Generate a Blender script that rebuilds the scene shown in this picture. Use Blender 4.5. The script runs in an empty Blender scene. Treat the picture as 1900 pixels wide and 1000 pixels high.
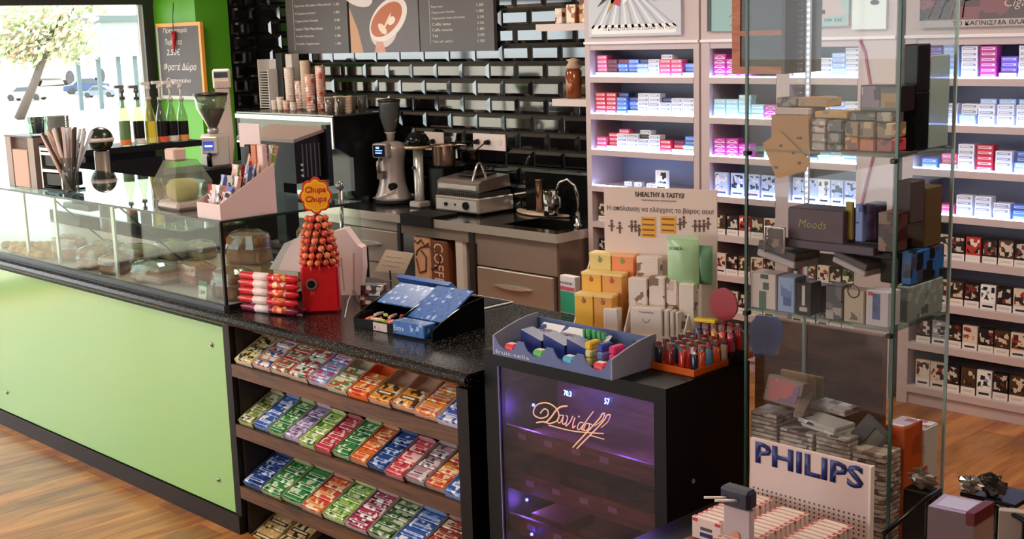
import bpy, math, random
from mathutils import Matrix, Vector
random.seed(7)
C_ = bpy.context.scene
COL = C_.collection
# ---------------- camera (fitted from the photograph's vanishing points) ----------------
CAMH = 2.0
FPX = 2371.48
PIT, ROL, YAW = [math.radians(a) for a in (10.551, 1.743, 44.30)]
cp, sp, cr, sr, cy, sy = math.cos(PIT), math.sin(PIT), math.cos(ROL), math.sin(ROL), math.cos(YAW), math.sin(YAW)
def ray(px, py):
    X = (px-950)/FPX; U = -(py-500)/FPX
    x = X*cr+U*sr; u = -X*sr+U*cr
    y = cp+u*sp; z = -sp+u*cp
    return Vector((x*sy-y*cy, x*cy+y*sy, z))
def at(px, py, **k):
    """where the sight line of a pixel meets a real plane X=, Y= or Z= of the room"""
    (a, v), = k.items(); i = 'XYZ'.index(a); r = ray(px, py); o = (0, 0, CAMH)
    return Vector(o)+r*((v-o[i])/r[i])
def dep(p):
    return (-p[0]*cy+p[1]*sy)*cp-(p[2]-CAMH)*sp
def proj(p):
    d = Vector(p)-Vector((0, 0, CAMH)); x = d[0]*sy+d[1]*cy; y = -d[0]*cy+d[1]*sy
    w = y*cp-d[2]*sp; u = y*sp+d[2]*cp
    return 950+FPX*(x*cr-u*sr)/w, 500-FPX*(x*sr+u*cr)/w
def zat(p, py):
    """height at which the upright line through p crosses picture row py"""
    lo, hi = -1.0, 4.0
    for _ in range(40):
        m = (lo+hi)/2
        if proj((p[0], p[1], m))[1] > py: lo = m
        else: hi = m
    return lo
cd = bpy.data.cameras.new('camera'); cam = bpy.data.objects.new('camera', cd); COL.objects.link(cam)
fw = ray(950, 500); rt = (ray(951, 500)-fw).normalized(); fw.normalize(); up_ = rt.cross(fw)
cam.matrix_world = Matrix(((rt[0], up_[0], -fw[0], 0), (rt[1], up_[1], -fw[1], 0), (rt[2], up_[2], -fw[2], CAMH), (0, 0, 0, 1)))
cd.sensor_width = 36; cd.lens = FPX/1900*36; cd.clip_start = 0.05; cd.clip_end = 300
C_.camera = cam
# ---------------- view, world, sun ----------------
vs = C_.view_settings
vs.view_transform = 'Standard'; vs.look = 'None'; vs.gamma = 1; vs.use_curve_mapping = False; vs.exposure = 0.72
C_.cycles.use_denoising = True
C_.cycles.transparent_max_bounces = 32
C_.cycles.max_bounces = 8
C_.cycles.glossy_bounces = 4
C_.cycles.sample_clamp_indirect = 6
C_.cycles.caustics_reflective = False; C_.cycles.caustics_refractive = False
w = bpy.data.worlds.new('sky'); C_.world = w; w.use_nodes = True
bg = w.node_tree.nodes['Background']; bg.inputs[0].default_value = (0.92, 0.96, 1, 1); bg.inputs[1].default_value = 3.6
sd = bpy.data.lights.new('sun', 'SUN'); sd.energy = 7; sd.angle = 0.02; sd.color = (1, .95, .88)
so = bpy.data.objects.new('sun', sd); COL.objects.link(so); so.rotation_euler = (math.radians(38), math.radians(8), math.radians(200))
# ---------------- materials ----------------
def hx(s):
    v = [int(s[i:i+2], 16)/255 for i in (0, 2, 4)]
    return tuple((c/12.92 if c <= .04045 else ((c+.055)/1.055)**2.4) for c in v)+(1,)
_m = {}
def mat(c, r=.5, m=0., e=0., ec=None, n=0., ns=20, coat=0.):
    """plain material; n = slight procedural mottling of colour and roughness"""
    k = (c, r, m, e, ec, n, ns, coat)
    if k in _m: return _m[k]
    M = bpy.data.materials.new('plain_'+c); M.use_nodes = True; N = M.node_tree; b = N.nodes['Principled BSDF']
    b.inputs['Base Color'].default_value = hx(c); b.inputs['Roughness'].default_value = r; b.inputs['Metallic'].default_value = m
    if max(hx(c)[:3]) < .02 and not m and not coat: b.inputs['Specular IOR Level'].default_value = .22
    if coat: b.inputs['Coat Weight'].default_value = coat; b.inputs['Coat Roughness'].default_value = .08
    if e: b.inputs['Emission Color'].default_value = hx(ec or c); b.inputs['Emission Strength'].default_value = e
    if n:
        t = N.nodes.new('ShaderNodeTexCoord'); z = N.nodes.new('ShaderNodeTexNoise'); z.inputs['Scale'].default_value = ns; z.inputs['Detail'].default_value = 4
        N.links.new(t.outputs['Object'], z.inputs['Vector'])
        mx = N.nodes.new('ShaderNodeMix'); mx.data_type = 'RGBA'; a = hx(c)
        mx.inputs[6].default_value = tuple(v*(1-n) for v in a[:3])+(1,); mx.inputs[7].default_value = tuple(min(1, v*(1+n)) for v in a[:3])+(1,)
        N.links.new(z.outputs['Fac'], mx.inputs[0]); N.links.new(mx.outputs[2], b.inputs['Base Color'])
    _m[k] = M; return M
def pr(c1, c2, c3, s=40, r=.4, asp=(1, 1, 1), lv=(.46, .56)):
    """printed packaging: three inks in blotches and lines"""
    k = ('pr', c1, c2, c3, s, r, asp, lv)
    if k in _m: return _m[k]
    M = bpy.data.materials.new('print_'+c1); M.use_nodes = True; N = M.node_tree; b = N.nodes['Principled BSDF']
    t = N.nodes.new('ShaderNodeTexCoord'); mp = N.nodes.new('ShaderNodeMapping'); mp.inputs['Scale'].default_value = asp
    oi = N.nodes.new('ShaderNodeObjectInfo'); mlt = N.nodes.new('ShaderNodeMath'); mlt.operation = 'MULTIPLY'; mlt.inputs[1].default_value = 7; N.links.new(oi.outputs['Random'], mlt.inputs[0]); N.links.new(mlt.outputs[0], mp.inputs['Location'])
    z = N.nodes.new('ShaderNodeTexVoronoi'); z.distance = 'CHEBYCHEV'; z.inputs['Scale'].default_value = s*1.6; z.inputs['Randomness'].default_value = .85
    sp_ = N.nodes.new('ShaderNodeSeparateColor'); lv = (.42+(lv[0]-.46)*2, .68)
    cr_ = N.nodes.new('ShaderNodeValToRGB'); cr_.color_ramp.interpolation = 'CONSTANT'; e = cr_.color_ramp.elements
    e[0].position = 0; e[0].color = hx(c1); e[1].position = lv[0]; e[1].color = hx(c2); q = e.new(lv[1]); q.color = hx(c3)
    q = e.new(lv[1]+.18); q.color = hx(c1)
    N.links.new(t.outputs['Object'], mp.inputs[0]); N.links.new(mp.outputs[0], z.inputs['Vector']); N.links.new(z.outputs['Color'], sp_.inputs[0]); N.links.new(sp_.outputs[0], cr_.inputs[0]); N.links.new(cr_.outputs[0], b.inputs['Base Color'])
    b.inputs['Roughness'].default_value = r
    _m[k] = M; return M
def wood(c1, c2, s=(1.2, 14, 14), r=.35, plank=None, c3=None):
    k = ('wood', c1, c2, s, r, plank)
    if k in _m: return _m[k]
    M = bpy.data.materials.new('wood_'+c1); M.use_nodes = True; N = M.node_tree; b = N.nodes['Principled BSDF']
    t = N.nodes.new('ShaderNodeTexCoord'); mp = N.nodes.new('ShaderNodeMapping'); mp.inputs['Scale'].default_value = s
    z = N.nodes.new('ShaderNodeTexNoise'); z.inputs['Scale'].default_value = 1; z.inputs['Detail'].default_value = 7; z.inputs['Distortion'].default_value = 1.6; z.inputs['Roughness'].default_value = .62
    cr_ = N.nodes.new('ShaderNodeValToRGB'); e = cr_.color_ramp.elements; e[0].position = .36; e[0].color = hx(c1); e[1].position = .62; e[1].color = hx(c2)
    N.links.new(t.outputs['Object'], mp.inputs[0]); N.links.new(mp.outputs[0], z.inputs['Vector']); N.links.new(z.outputs['Fac'], cr_.inputs[0])
    out = cr_.outputs[0]
    if plank:
        bk = N.nodes.new('ShaderNodeTexBrick'); mp2 = N.nodes.new('ShaderNodeMapping'); mp2.inputs['Rotation'].default_value = (0, 0, math.pi/2)
        bk.inputs['Color1'].default_value = (.62, .62, .62, 1); bk.inputs['Color2'].default_value = (1.15, 1.15, 1.15, 1); bk.inputs['Mortar'].default_value = (.35, .3, .25, 1)
        bk.inputs['Scale'].default_value = 1; bk.inputs['Mortar Size'].default_value = .0018; bk.inputs['Brick Width'].default_value = plank[0]; bk.inputs['Row Height'].default_value = plank[1]
        N.links.new(t.outputs['Object'], mp2.inputs[0]); N.links.new(mp2.outputs[0], bk.inputs['Vector'])
        mx = N.nodes.new('ShaderNodeMix'); mx.data_type = 'RGBA'; mx.blend_type = 'MULTIPLY'; mx.inputs[0].default_value = 1
        N.links.new(out, mx.inputs[6]); N.links.new(bk.outputs['Color'], mx.inputs[7]); out = mx.outputs[2]
        z2 = N.nodes.new('ShaderNodeTexNoise'); z2.inputs['Scale'].default_value = 3.2; z2.inputs['Detail'].default_value = 2
        mp3 = N.nodes.new('ShaderNodeMapping'); mp3.inputs['Scale'].default_value = (1.6, .5, 1); N.links.new(t.outputs['Object'], mp3.inputs[0]); N.links.new(mp3.outputs[0], z2.inputs['Vector'])
        cr3 = N.nodes.new('ShaderNodeValToRGB'); e = cr3.color_ramp.elements; e[0].position = .3; e[0].color = (.55, .5, .47, 1); e[1].position = .6; e[1].color = (1, 1, 1, 1)
        N.links.new(z2.outputs['Fac'], cr3.inputs[0]); mx2 = N.nodes.new('ShaderNodeMix'); mx2.data_type = 'RGBA'; mx2.blend_type = 'MULTIPLY'; mx2.inputs[0].default_value = 1
        N.links.new(out, mx2.inputs[6]); N.links.new(cr3.outputs[0], mx2.inputs[7]); out = mx2.outputs[2]
    N.links.new(out, b.inputs['Base Color']); b.inputs['Roughness'].default_value = r
    _m[k] = M; return M
def glass(tint='eef6f2', op=.03, refl=.9, rough=0.0, fr=1.5):
    """thin pane: clear with tint, a little film, Fresnel reflections"""
    k = ('glass', tint, op, refl, rough, fr)
    if k in _m: return _m[k]
    M = bpy.data.materials.new('glass_'+tint); M.use_nodes = True; N = M.node_tree; N.nodes.clear()
    o = N.nodes.new('ShaderNodeOutputMaterial'); tr = N.nodes.new('ShaderNodeBsdfTransparent'); tr.inputs[0].default_value = hx(tint)
    df = N.nodes.new('ShaderNodeBsdfDiffuse'); df.inputs[0].default_value = hx('b8c4c0'); gl = N.nodes.new('ShaderNodeBsdfGlossy'); gl.inputs['Roughness'].default_value = rough
    lw = N.nodes.new('ShaderNodeLayerWeight'); lw.inputs[0].default_value = .5; pw = N.nodes.new('ShaderNodeMath'); pw.operation = 'POWER'; pw.inputs[1].default_value = 4.2
    f = N.nodes.new('ShaderNodeMath'); f.operation = 'MULTIPLY_ADD'; f.inputs[1].default_value = 1-(fr-1)**2/(fr+1)**2; f.inputs[2].default_value = (fr-1)**2/(fr+1)**2
    N.links.new(lw.outputs['Facing'], pw.inputs[0]); N.links.new(pw.outputs[0], f.inputs[0]); mu = N.nodes.new('ShaderNodeMath'); mu.operation = 'MULTIPLY'; mu.inputs[1].default_value = refl
    m1 = N.nodes.new('ShaderNodeMixShader'); m1.inputs[0].default_value = op; m2 = N.nodes.new('ShaderNodeMixShader')
    N.links.new(tr.outputs[0], m1.inputs[1]); N.links.new(df.outputs[0], m1.inputs[2]); N.links.new(f.outputs[0], mu.inputs[0]); N.links.new(mu.outputs[0], m2.inputs[0])
    N.links.new(m1.outputs[0], m2.inputs[1]); N.links.new(gl.outputs[0], m2.inputs[2]); N.links.new(m2.outputs[0], o.inputs[0])
    _m[k] = M; return M
def granite():
    k = 'granite'
    if k in _m: return _m[k]
    M = bpy.data.materials.new('black_granite'); M.use_nodes = True; N = M.node_tree; b = N.nodes['Principled BSDF']
    t = N.nodes.new('ShaderNodeTexCoord'); z = N.nodes.new('ShaderNodeTexVoronoi'); z.inputs['Scale'].default_value = 150
    cr_ = N.nodes.new('ShaderNodeValToRGB'); e = cr_.color_ramp.elements; e[0].position = .13; e[0].color = (.5, .47, .45, 1); e[1].position = .2; e[1].color = (.006, .005, .005, 1)
    N.links.new(t.outputs['Object'], z.inputs['Vector']); N.links.new(z.outputs['Distance'], cr_.inputs[0]); N.links.new(cr_.outputs[0], b.inputs['Base Color'])
    b.inputs['Roughness'].default_value = .2; b.inputs['Specular IOR Level'].default_value = .3; _m[k] = M; return M
def brushed(c='8f8780', r=.3, sc=(3, 3, 160)):
    k = ('br', c, r, sc)
    if k in _m: return _m[k]
    M = bpy.data.materials.new('brushed_steel'); M.use_nodes = True; N = M.node_tree; b = N.nodes['Principled BSDF']
    t = N.nodes.new('ShaderNodeTexCoord'); mp = N.nodes.new('ShaderNodeMapping'); mp.inputs['Scale'].default_value = sc; z = N.nodes.new('ShaderNodeTexNoise'); z.inputs['Scale'].default_value = 1; z.inputs['Detail'].default_value = 3
    N.links.new(t.outputs['Object'], mp.inputs[0]); N.links.new(mp.outputs[0], z.inputs['Vector'])
    bp = N.nodes.new('ShaderNodeBump'); bp.inputs['Strength'].default_value = .12; bp.inputs['Distance'].default_value = .003; N.links.new(z.outputs['Fac'], bp.inputs['Height']); N.links.new(bp.outputs[0], b.inputs['Normal'])
    b.inputs['Base Color'].default_value = hx(c); b.inputs['Metallic'].default_value = .95; b.inputs['Roughness'].default_value = r
    _m[k] = M; return M
# ---------------- mesh builder ----------------
class MB:
    def __init__(s): s.v = []; s.f = []; s.mi = []; s.sm = []; s.T = Matrix.Identity(4)
    def add(s, vs_, fs, m=0, smooth=False):
        n = len(s.v)
        s.v += [tuple(s.T @ Vector(p)) for p in vs_]
        for i, f in enumerate(fs):
            s.f.append(tuple(n+j for j in f)); s.mi.append(m[i] if isinstance(m, (list, tuple)) else m); s.sm.append(smooth)
        return s
    def box(s, x0, x1, y0, y1, z0, z1, m=0):
        """m may be a 6-tuple: bottom, top, front(-Y), right, back, left"""
        return s.add([(x0,y0,z0),(x1,y0,z0),(x1,y1,z0),(x0,y1,z0),(x0,y0,z1),(x1,y0,z1),(x1,y1,z1),(x0,y1,z1)],
                     [(0,3,2,1),(4,5,6,7),(0,1,5,4),(1,2,6,5),(2,3,7,6),(3,0,4,7)], m)
    def bbox(s, x0, x1, y0, y1, z0, z1, b=.004, m=0):
        """box with chamfered edges"""
        V = []; idx = {}
        xs = (x0, x1); ys = (y0, y1); zs = (z0, z1)
        for i in (0, 1):
            for j in (0, 1):
                for k in (0, 1):
                    sx = b if i == 0 else -b; sy_ = b if j == 0 else -b; sz = b if k == 0 else -b
                    for a in range(3):
                        idx[i, j, k, a] = len(V)
                        V.append((xs[i]+(0 if a == 0 else sx), ys[j]+(0 if a == 1 else sy_), zs[k]+(0 if a == 2 else sz)))
        F = []
        def q(l, flip):
            F.append(tuple(l[::-1]) if flip else tuple(l))
        for i in (0, 1): q([idx[i,0,0,0], idx[i,1,0,0], idx[i,1,1,0], idx[i,0,1,0]], i == 0)
        for j in (0, 1): q([idx[0,j,0,1], idx[1,j,0,1], idx[1,j,1,1], idx[0,j,1,1]], j == 1)
        for k in (0, 1): q([idx[0,0,k,2], idx[1,0,k,2], idx[1,1,k,2], idx[0,1,k,2]], k == 0)
        for i in (0, 1):
            for j in (0, 1): q([idx[i,j,0,0], idx[i,j,0,1], idx[i,j,1,1], idx[i,j,1,0]], (i+j) % 2 == 1)
            for k in (0, 1): q([idx[i,0,k,0], idx[i,0,k,2], idx[i,1,k,2], idx[i,1,k,0]], (i+k) % 2 == 0)
        for j in (0, 1):
            for k in (0, 1): q([idx[0,j,k,1], idx[0,j,k,2], idx[1,j,k,2], idx[1,j,k,1]], (j+k) % 2 == 1)
        for i in (0, 1):
            for j in (0, 1):
                for k in (0, 1): q([idx[i,j,k,0], idx[i,j,k,1], idx[i,j,k,2]], (i+j+k) % 2 == 0)
        return s.add(V, F, m)
    def lathe(s, prof, c=(0, 0, 0), seg=20, m=0, sx=1, sy=1, smooth=True, caps=True):
        V = []; F = []; n = len(prof)
        for (r, z) in prof:
            for i in range(seg):
                a = 2*math.pi*i/seg; V.append((c[0]+r*sx*math.cos(a), c[1]+r*sy*math.sin(a), c[2]+z))
        for j in range(n-1):
            for i in range(seg):
                k = (i+1) % seg; F.append((j*seg+i, j*seg+k, (j+1)*seg+k, (j+1)*seg+i))
        s.add(V, F, m, smooth)
        if caps:
            b = len(s.v)-len(V)
            for j, fl in ((0, True), (n-1, False)):
                if prof[j][0] > 1e-4:
                    l = [b+j*seg+i for i in range(seg)]
                    s.f.append(tuple(l[::-1] if fl else l)); s.mi.append(m); s.sm.append(False)
        return s
    def cyl(s, p0, p1, r, r1=None, seg=14, m=0, smooth=True):
        return s.tube([p0, p1], [r, r if r1 is None else r1], seg, m, smooth)
    def tube(s, pts, r, seg=8, m=0, smooth=True):
        pts = [Vector(p) for p in pts]; n = len(pts); rs = r if isinstance(r, (list, tuple)) else [r]*n
        V = []; F = []; prev = None
        for i, p in enumerate(pts):
            d = (pts[min(i+1, n-1)]-pts[max(i-1, 0)]).normalized()
            if prev is None:
                a = Vector((0, 0, 1)) if abs(d.z) < .9 else Vector((1, 0, 0)); u = d.cross(a).normalized()
            else: u = (prev-d*prev.dot(d)).normalized()
            prev = u; v = d.cross(u)
            for k in range(seg):
                t = 2*math.pi*k/seg; V.append(tuple(p+(u*math.cos(t)+v*math.sin(t))*rs[i]))
        for i in range(n-1):
            for k in range(seg):
                l = (k+1) % seg; F.append((i*seg+k, i*seg+l, (i+1)*seg+l, (i+1)*seg+k))
        s.add(V, F, m, smooth); b = len(s.v)-len(V)
        for i, fl in ((0, True), (n-1, False)):
            l = [b+i*seg+k for k in range(seg)]; s.f.append(tuple(l[::-1] if fl else l)); s.mi.append(m); s.sm.append(False)
        return s
    def prism(s, poly, axis, a0, a1, m=0, me=None):
        """poly = 2-D outline in the two other axes, extruded along axis from a0 to a1"""
        n = len(poly)
        def pt(p, a): return {'X': (a, p[0], p[1]), 'Y': (p[0], a, p[1]), 'Z': (p[0], p[1], a)}[axis]
        V = [pt(p, a0) for p in poly]+[pt(p, a1) for p in poly]
        F = [tuple(range(n))[::-1], tuple(range(n, 2*n))]+[(i, (i+1) % n, n+(i+1) % n, n+i) for i in range(n)]
        mm = [m, m]+[m if me is None else me]*n
        return s.add(V, F, mm)
    def ball(s, c, r, seg=12, rings=8, m=0, sz=1, sx=1, sy=1):
        pf = [(max(1e-5, r*math.sin(math.pi*i/rings)), -r*sz*math.cos(math.pi*i/rings)) for i in range(rings+1)]
        return s.lathe(pf, c, seg, m, sx, sy, True, False)
    def mesh(s, name, mats):
        me = bpy.data.meshes.new(name); me.from_pydata(s.v, [], s.f)
        for x in (mats if isinstance(mats, (list, tuple)) else [mats]): me.materials.append(x)
        me.polygons.foreach_set('material_index', s.mi); me.polygons.foreach_set('use_smooth', s.sm)
        me.update(); return me
    def build(s, name, mats, parent=None, loc=None, rot=None, lab=None, fix=True):
        me = s.mesh(name, mats)
        if fix:
            import bmesh
            bm = bmesh.new(); bm.from_mesh(me); bmesh.ops.recalc_face_normals(bm, faces=bm.faces); bm.to_mesh(me); bm.free()
        o = bpy.data.objects.new(name, me); COL.objects.link(o)
        if parent: o.parent = parent
        if loc is not None: o.location = loc
        if rot is not None: o.rotation_euler = rot
        if lab: o['label'] = lab
        return o
def tag(o, label=None, cat=None, group=None, kind=None):
    if label: o['label'] = label
    if cat: o['category'] = cat
    if group: o['group'] = group
    if kind: o['kind'] = kind
    return o
def thing(name, label, cat, loc=(0, 0, 0), rz=0, group=None):
    o = bpy.data.objects.new(name, None); COL.objects.link(o); o.empty_display_size = .05
    o.location = loc; o.rotation_euler = (0, 0, rz); return tag(o, label, cat, group)
def struct(mb, name, mats, label=None):
    o = mb.build(name, mats); o['kind'] = 'structure'
    if label: o['label'] = label
    return o
def copy_tree(o, parent=None):
    c = o.copy(); COL.objects.link(c); c.parent = parent
    for ch in list(o.children): copy_tree(ch, c)
    return c
def text(s, w, h, m, parent, loc, rot=(math.pi/2, 0, 0), name='lettering', shear=0, ext=.0006, align='LEFT', bold=0):
    """raised lettering scaled to fit w x h (either may be None)"""
    cu = bpy.data.curves.new(name, 'FONT'); cu.body = s; cu.size = 1; cu.shear = shear; cu.extrude = 0; cu.offset = bold; cu.resolution_u = 2
    to = bpy.data.objects.new('tmp', cu); COL.objects.link(to)
    me = bpy.data.meshes.new_from_object(to.evaluated_get(bpy.context.evaluated_depsgraph_get())); bpy.data.objects.remove(to); bpy.data.curves.remove(cu)
    if not me.vertices: return None
    xs = [v.co.x for v in me.vertices]; ys = [v.co.y for v in me.vertices]; W = max(xs)-min(xs); Hh = max(ys)-min(ys)
    sx = w/W if w else h/Hh; sy_ = h/Hh if h else w/W
    for v in me.vertices: v.co = ((v.co.x-min(xs))*sx-(w/2 if align == 'C' else 0), (v.co.y-min(ys))*sy_, 0)
    import bmesh
    bm = bmesh.new(); bm.from_mesh(me); r = bmesh.ops.extrude_face_region(bm, geom=bm.faces[:]); bmesh.ops.translate(bm, vec=(0, 0, ext), verts=[g for g in r['geom'] if isinstance(g, bmesh.types.BMVert)])
    bmesh.ops.recalc_face_normals(bm, faces=bm.faces); bm.to_mesh(me); bm.free()
    me.materials.clear(); me.materials.append(m); me.name = name
    o = bpy.data.objects.new(name, me); COL.objects.link(o); o.parent = parent; o.location = loc; o.rotation_euler = rot
    return o
def frame2(l, r, Z):
    """a footprint's front edge from two floor pixels: origin, heading, length"""
    a = at(*l, Z=Z); b = at(*r, Z=Z); return a, math.atan2(b.y-a.y, b.x-a.x), math.hypot(b.x-a.x, b.y-a.y)
def lp(T, px, py, yl=0.):
    """local (x, z) on a thing's own upright plane y = yl seen at a pixel"""
    a = T.rotation_euler[2]; O = Vector(T.location); n = Vector((-math.sin(a), math.cos(a), 0)); o = Vector((0, 0, CAMH)); r = ray(px, py)
    P = o+r*((n.dot(O)+yl-n.dot(o))/n.dot(r)); d = P-O
    return d.x*math.cos(a)+d.y*math.sin(a), P.z-O.z
def w2(T, x, y, z=0.):
    """world point from a thing's local one (heading only)"""
    a = T.rotation_euler[2]; return Vector(T.location)+Vector((x*math.cos(a)-y*math.sin(a), x*math.sin(a)+y*math.cos(a), z))
ORD = ['first', 'second', 'third', 'fourth', 'fifth', 'sixth', 'seventh', 'eighth', 'ninth', 'tenth', 'eleventh', 'twelfth', 'thirteenth', 'fourteenth', 'fifteenth']
# ======================= THE ROOM =======================
YB = 6.4; XL = -9.66; YP = 5.8; XW = -10.4; CEIL = 3.0
white = mat('cfc0bd', .45); black = mat('0b0a0a', .35); blackg = mat('0a0909', .12); steel = brushed(); chrome = mat('c9c4be', .15, 1.)
# floor
m = MB(); m.box(XW, 3.2, -3.6, YB+.1, -.06, 0); struct(m, 'floor', wood('a8592a', 'dd9a58', (9, 1.1, 1), .3, (1.3, .17)), 'warm brown wood laminate floor')
m = MB(); m.box(XW, 3.2, -3.6, YB+.1, CEIL, CEIL+.06); struct(m, 'ceiling', mat('d8d4cf', .8))
# tiled back wall: black core + bevelled glossy metro tiles in one mesh
def tiles(mb, u0, u1, z0, z1, put, tw=.285, th=.1225, gap=.006, off=0, zb=None):
    r = 0; z = z0
    while z < z1-.01:
        u = u0-(tw/2 if r % 2 else 0)+off
        while u < u1:
            a, b = max(u+gap, u0), min(u+tw-gap, u1)
            if b-a > .03:
                c = z+gap; d = min(z+th-gap, z1); e = .022; t = .014
                V = [put(a, c, 0), put(b, c, 0), put(b, d, 0), put(a, d, 0), put(a+e, c+e, t), put(b-e, c+e, t), put(b-e, d-e, t), put(a+e, d-e, t)]
                mb.add(V, [(0,1,5,4),(1,2,6,5),(2,3,7,6),(3,0,4,7),(4,5,6,7)], 1)
            u += tw
        z += th; r += 1
tile_m = [mat('070707', .5), mat('0d0c0c', .05, 0, coat=1.)]
tile_m[1].node_tree.nodes['Principled BSDF'].inputs['IOR'].default_value = 1.8
Z0T = 1.787-9*.1225
m = MB(); m.box(XL-.3, 3.3, YB, YB+.1, 0, CEIL)
tiles(m, XL, -5.47, Z0T, CEIL, lambda u, z, t: (u, YB-.001-t, z), off=.085)
struct(m, 'wall_back', tile_m, 'wall of black bevelled glossy metro tiles')
# pillar: bright green painted column, its right end tiled
m = MB(); m.box(XW-.1, XL, YP, YB, 0, CEIL)
struct(m, 'wall_pillar', mat('57a81e', .5, n=.04, ns=3), 'bright green painted pillar')
m = MB(); tiles(m, 6.13, YB-.01, Z0T, CEIL, lambda u, z, t: (XL+.001+t, u, z), tw=.27, off=.02); m.box(XL, XL+.004, 6.12, YB, 0, CEIL, 0)
struct(m, 'wall_side', tile_m)
# window wall along X = XW
fr = mat('2c2d2c', .4); m = MB()
for y in (-3.6, -1.9, -.2, 1.5, 3.2): m.box(XW-.05, XW+.03, y, y+.06, .1, 2.32)
m.box(XW-.05, XW+.03, -3.6, YP, 0, .1); m.box(XW-.06, XW+.05, 5.70, YP, 0, CEIL)
m.box(XW-.06, XW+.06, -3.6, YP, 2.325, 2.42)
struct(m, 'window_1', fr, 'dark frame of the shop window')
m = MB(); m.box(XW-.07, XW+.02, -3.6, YP, 2.42, CEIL); struct(m, 'wall_left', mat('5b8a3c', .6), 'green panel above the window')
m = MB(); m.box(XW-.01, XW-.004, -3.6, YP, .1, 2.33); o = m.build('window_2', glass('f4f8f8', .02, .6)); tag(o, 'clear shop window glass', kind='structure')
m = MB(); m.box(XW+.03, XW+.05, 5.655, 5.685, 0, 2.32); o = m.build('trim_1', mat('b9bdb9', .35)); o['kind'] = 'structure'
# remaining walls (behind and beside the camera)
m = MB(); m.box(XW, 3.2, -3.7, -3.6, 0, .5); m.box(XW, 3.2, -3.7, -3.6, 2.4, CEIL); m.box(-3, 3.2, -3.7, -3.6, .5, 2.4)
for x in (-10.4, -8.6, -6.8, -5.0, -3.1): m.box(x, x+.1, -3.7, -3.6, .5, 2.4)
struct(m, 'wall_front', mat('8f8a80', .7))
m = MB(); m.box(3.2, 3.3, -3.7, YB, 0, CEIL); struct(m, 'wall_right', mat('7a6f64', .7))
# added fill lamps: unseen square ceiling panels that brighten customer side and bar
def added_fill_lamp(x, y, w, d, s, label, col='fff0dc'):
    t = thing('added_fill_lamp', label, 'ceiling lamp', (x, y, CEIL-.02))
    m = MB(); m.box(-w/2-.03, w/2+.03, -d/2-.03, d/2+.03, -.02, .018); m.build('lamp_frame', mat('bdbdbd', .4), t)
    m = MB(); m.box(-w/2, w/2, -d/2, d/2, -.026, -.0205); m.build('diffuser', mat(col, .5, 0, s, col), t)
for i, (x, y) in enumerate([(-8.2, 4.4), (-5.9, 4.4), (-3.6, 4.4), (-6.4, .9), (-3.6, .9), (-.9, 3.2), (.6, -.8)]):
    added_fill_lamp(x, y, .6, .6, 17, 'square ceiling lamp, number '+ORD[i]+' over the shop')
# ======================= OUTSIDE =======================
m = MB(); m.box(-90, XW-.1, -60, 80, -.3, -.14); struct(m, 'ground_outside', mat('b4a894', .8, n=.2, ns=.8), 'sunlit pavement and road outside')
def on_ground(px, py): return at(px, py, Z=-.14)
def foliage(mb, c, r, n, s, rnd):
    for _ in range(n):
        d = Vector((rnd.gauss(0, 1), rnd.gauss(0, 1), rnd.gauss(0, 1))).normalized()*r*(rnd.random()**.4)
        p = Vector(c)+Vector((d.x, d.y, d.z*.75)); a = Vector((rnd.gauss(0, 1), rnd.gauss(0, 1), rnd.gauss(0, 1))).normalized(); b = a.orthogonal().normalized()
        c2 = a.cross(b); k = s*(.6+.8*rnd.random())
        mb.add([tuple(p-b*k), tuple(p+c2*k*.5), tuple(p+b*k), tuple(p-c2*k*.5)], [(0, 1, 2, 3)], rnd.randrange(3))
rnd = random.Random(3)
leafm = [mat('c3cba8', .7), mat('9db184', .7), mat('d8b8a4', .7)]
def tree(pb, pt, rad, spots, label, r0=.12):
    b = on_ground(*pb); dd = dep(b); t = thing('tree', label, 'tree', b, 0, None)
    def here(px, py, k=0):
        r = ray(px, py); return Vector((0, 0, CAMH))+r*((dd+k)) - b
    tp = here(*pt)
    m = MB(); m.tube([(0, 0, 0), tuple(tp*.35+Vector((.1, 0, 0))), tuple(tp*.7), tuple(tp)], [r0*1.25, r0, r0*.85, r0*.6], 8)
    m.tube([tuple(tp*.72), tuple(tp*.8+Vector((.5, .6, .8)))], [r0*.5, r0*.2], 6)
    m.build('trunk', mat('5c524c', .8), t)
    m = MB()
    for (px, py, r, n) in spots: foliage(m, here(px, py), r, n, .11, rnd)
    m.build('crown', leafm, t, fix=False)
tree((35, 222), (112, 22), 0, [(35, 45, 1.2, 560), (75, 60, 1.2, 640), (30, 85, .9, 420), (120, 40, 1.0, 380), (140, 85, .8, 280), (60, 95, .8, 250)], 'leaning street tree with thin pale trunk outside the window')
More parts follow.
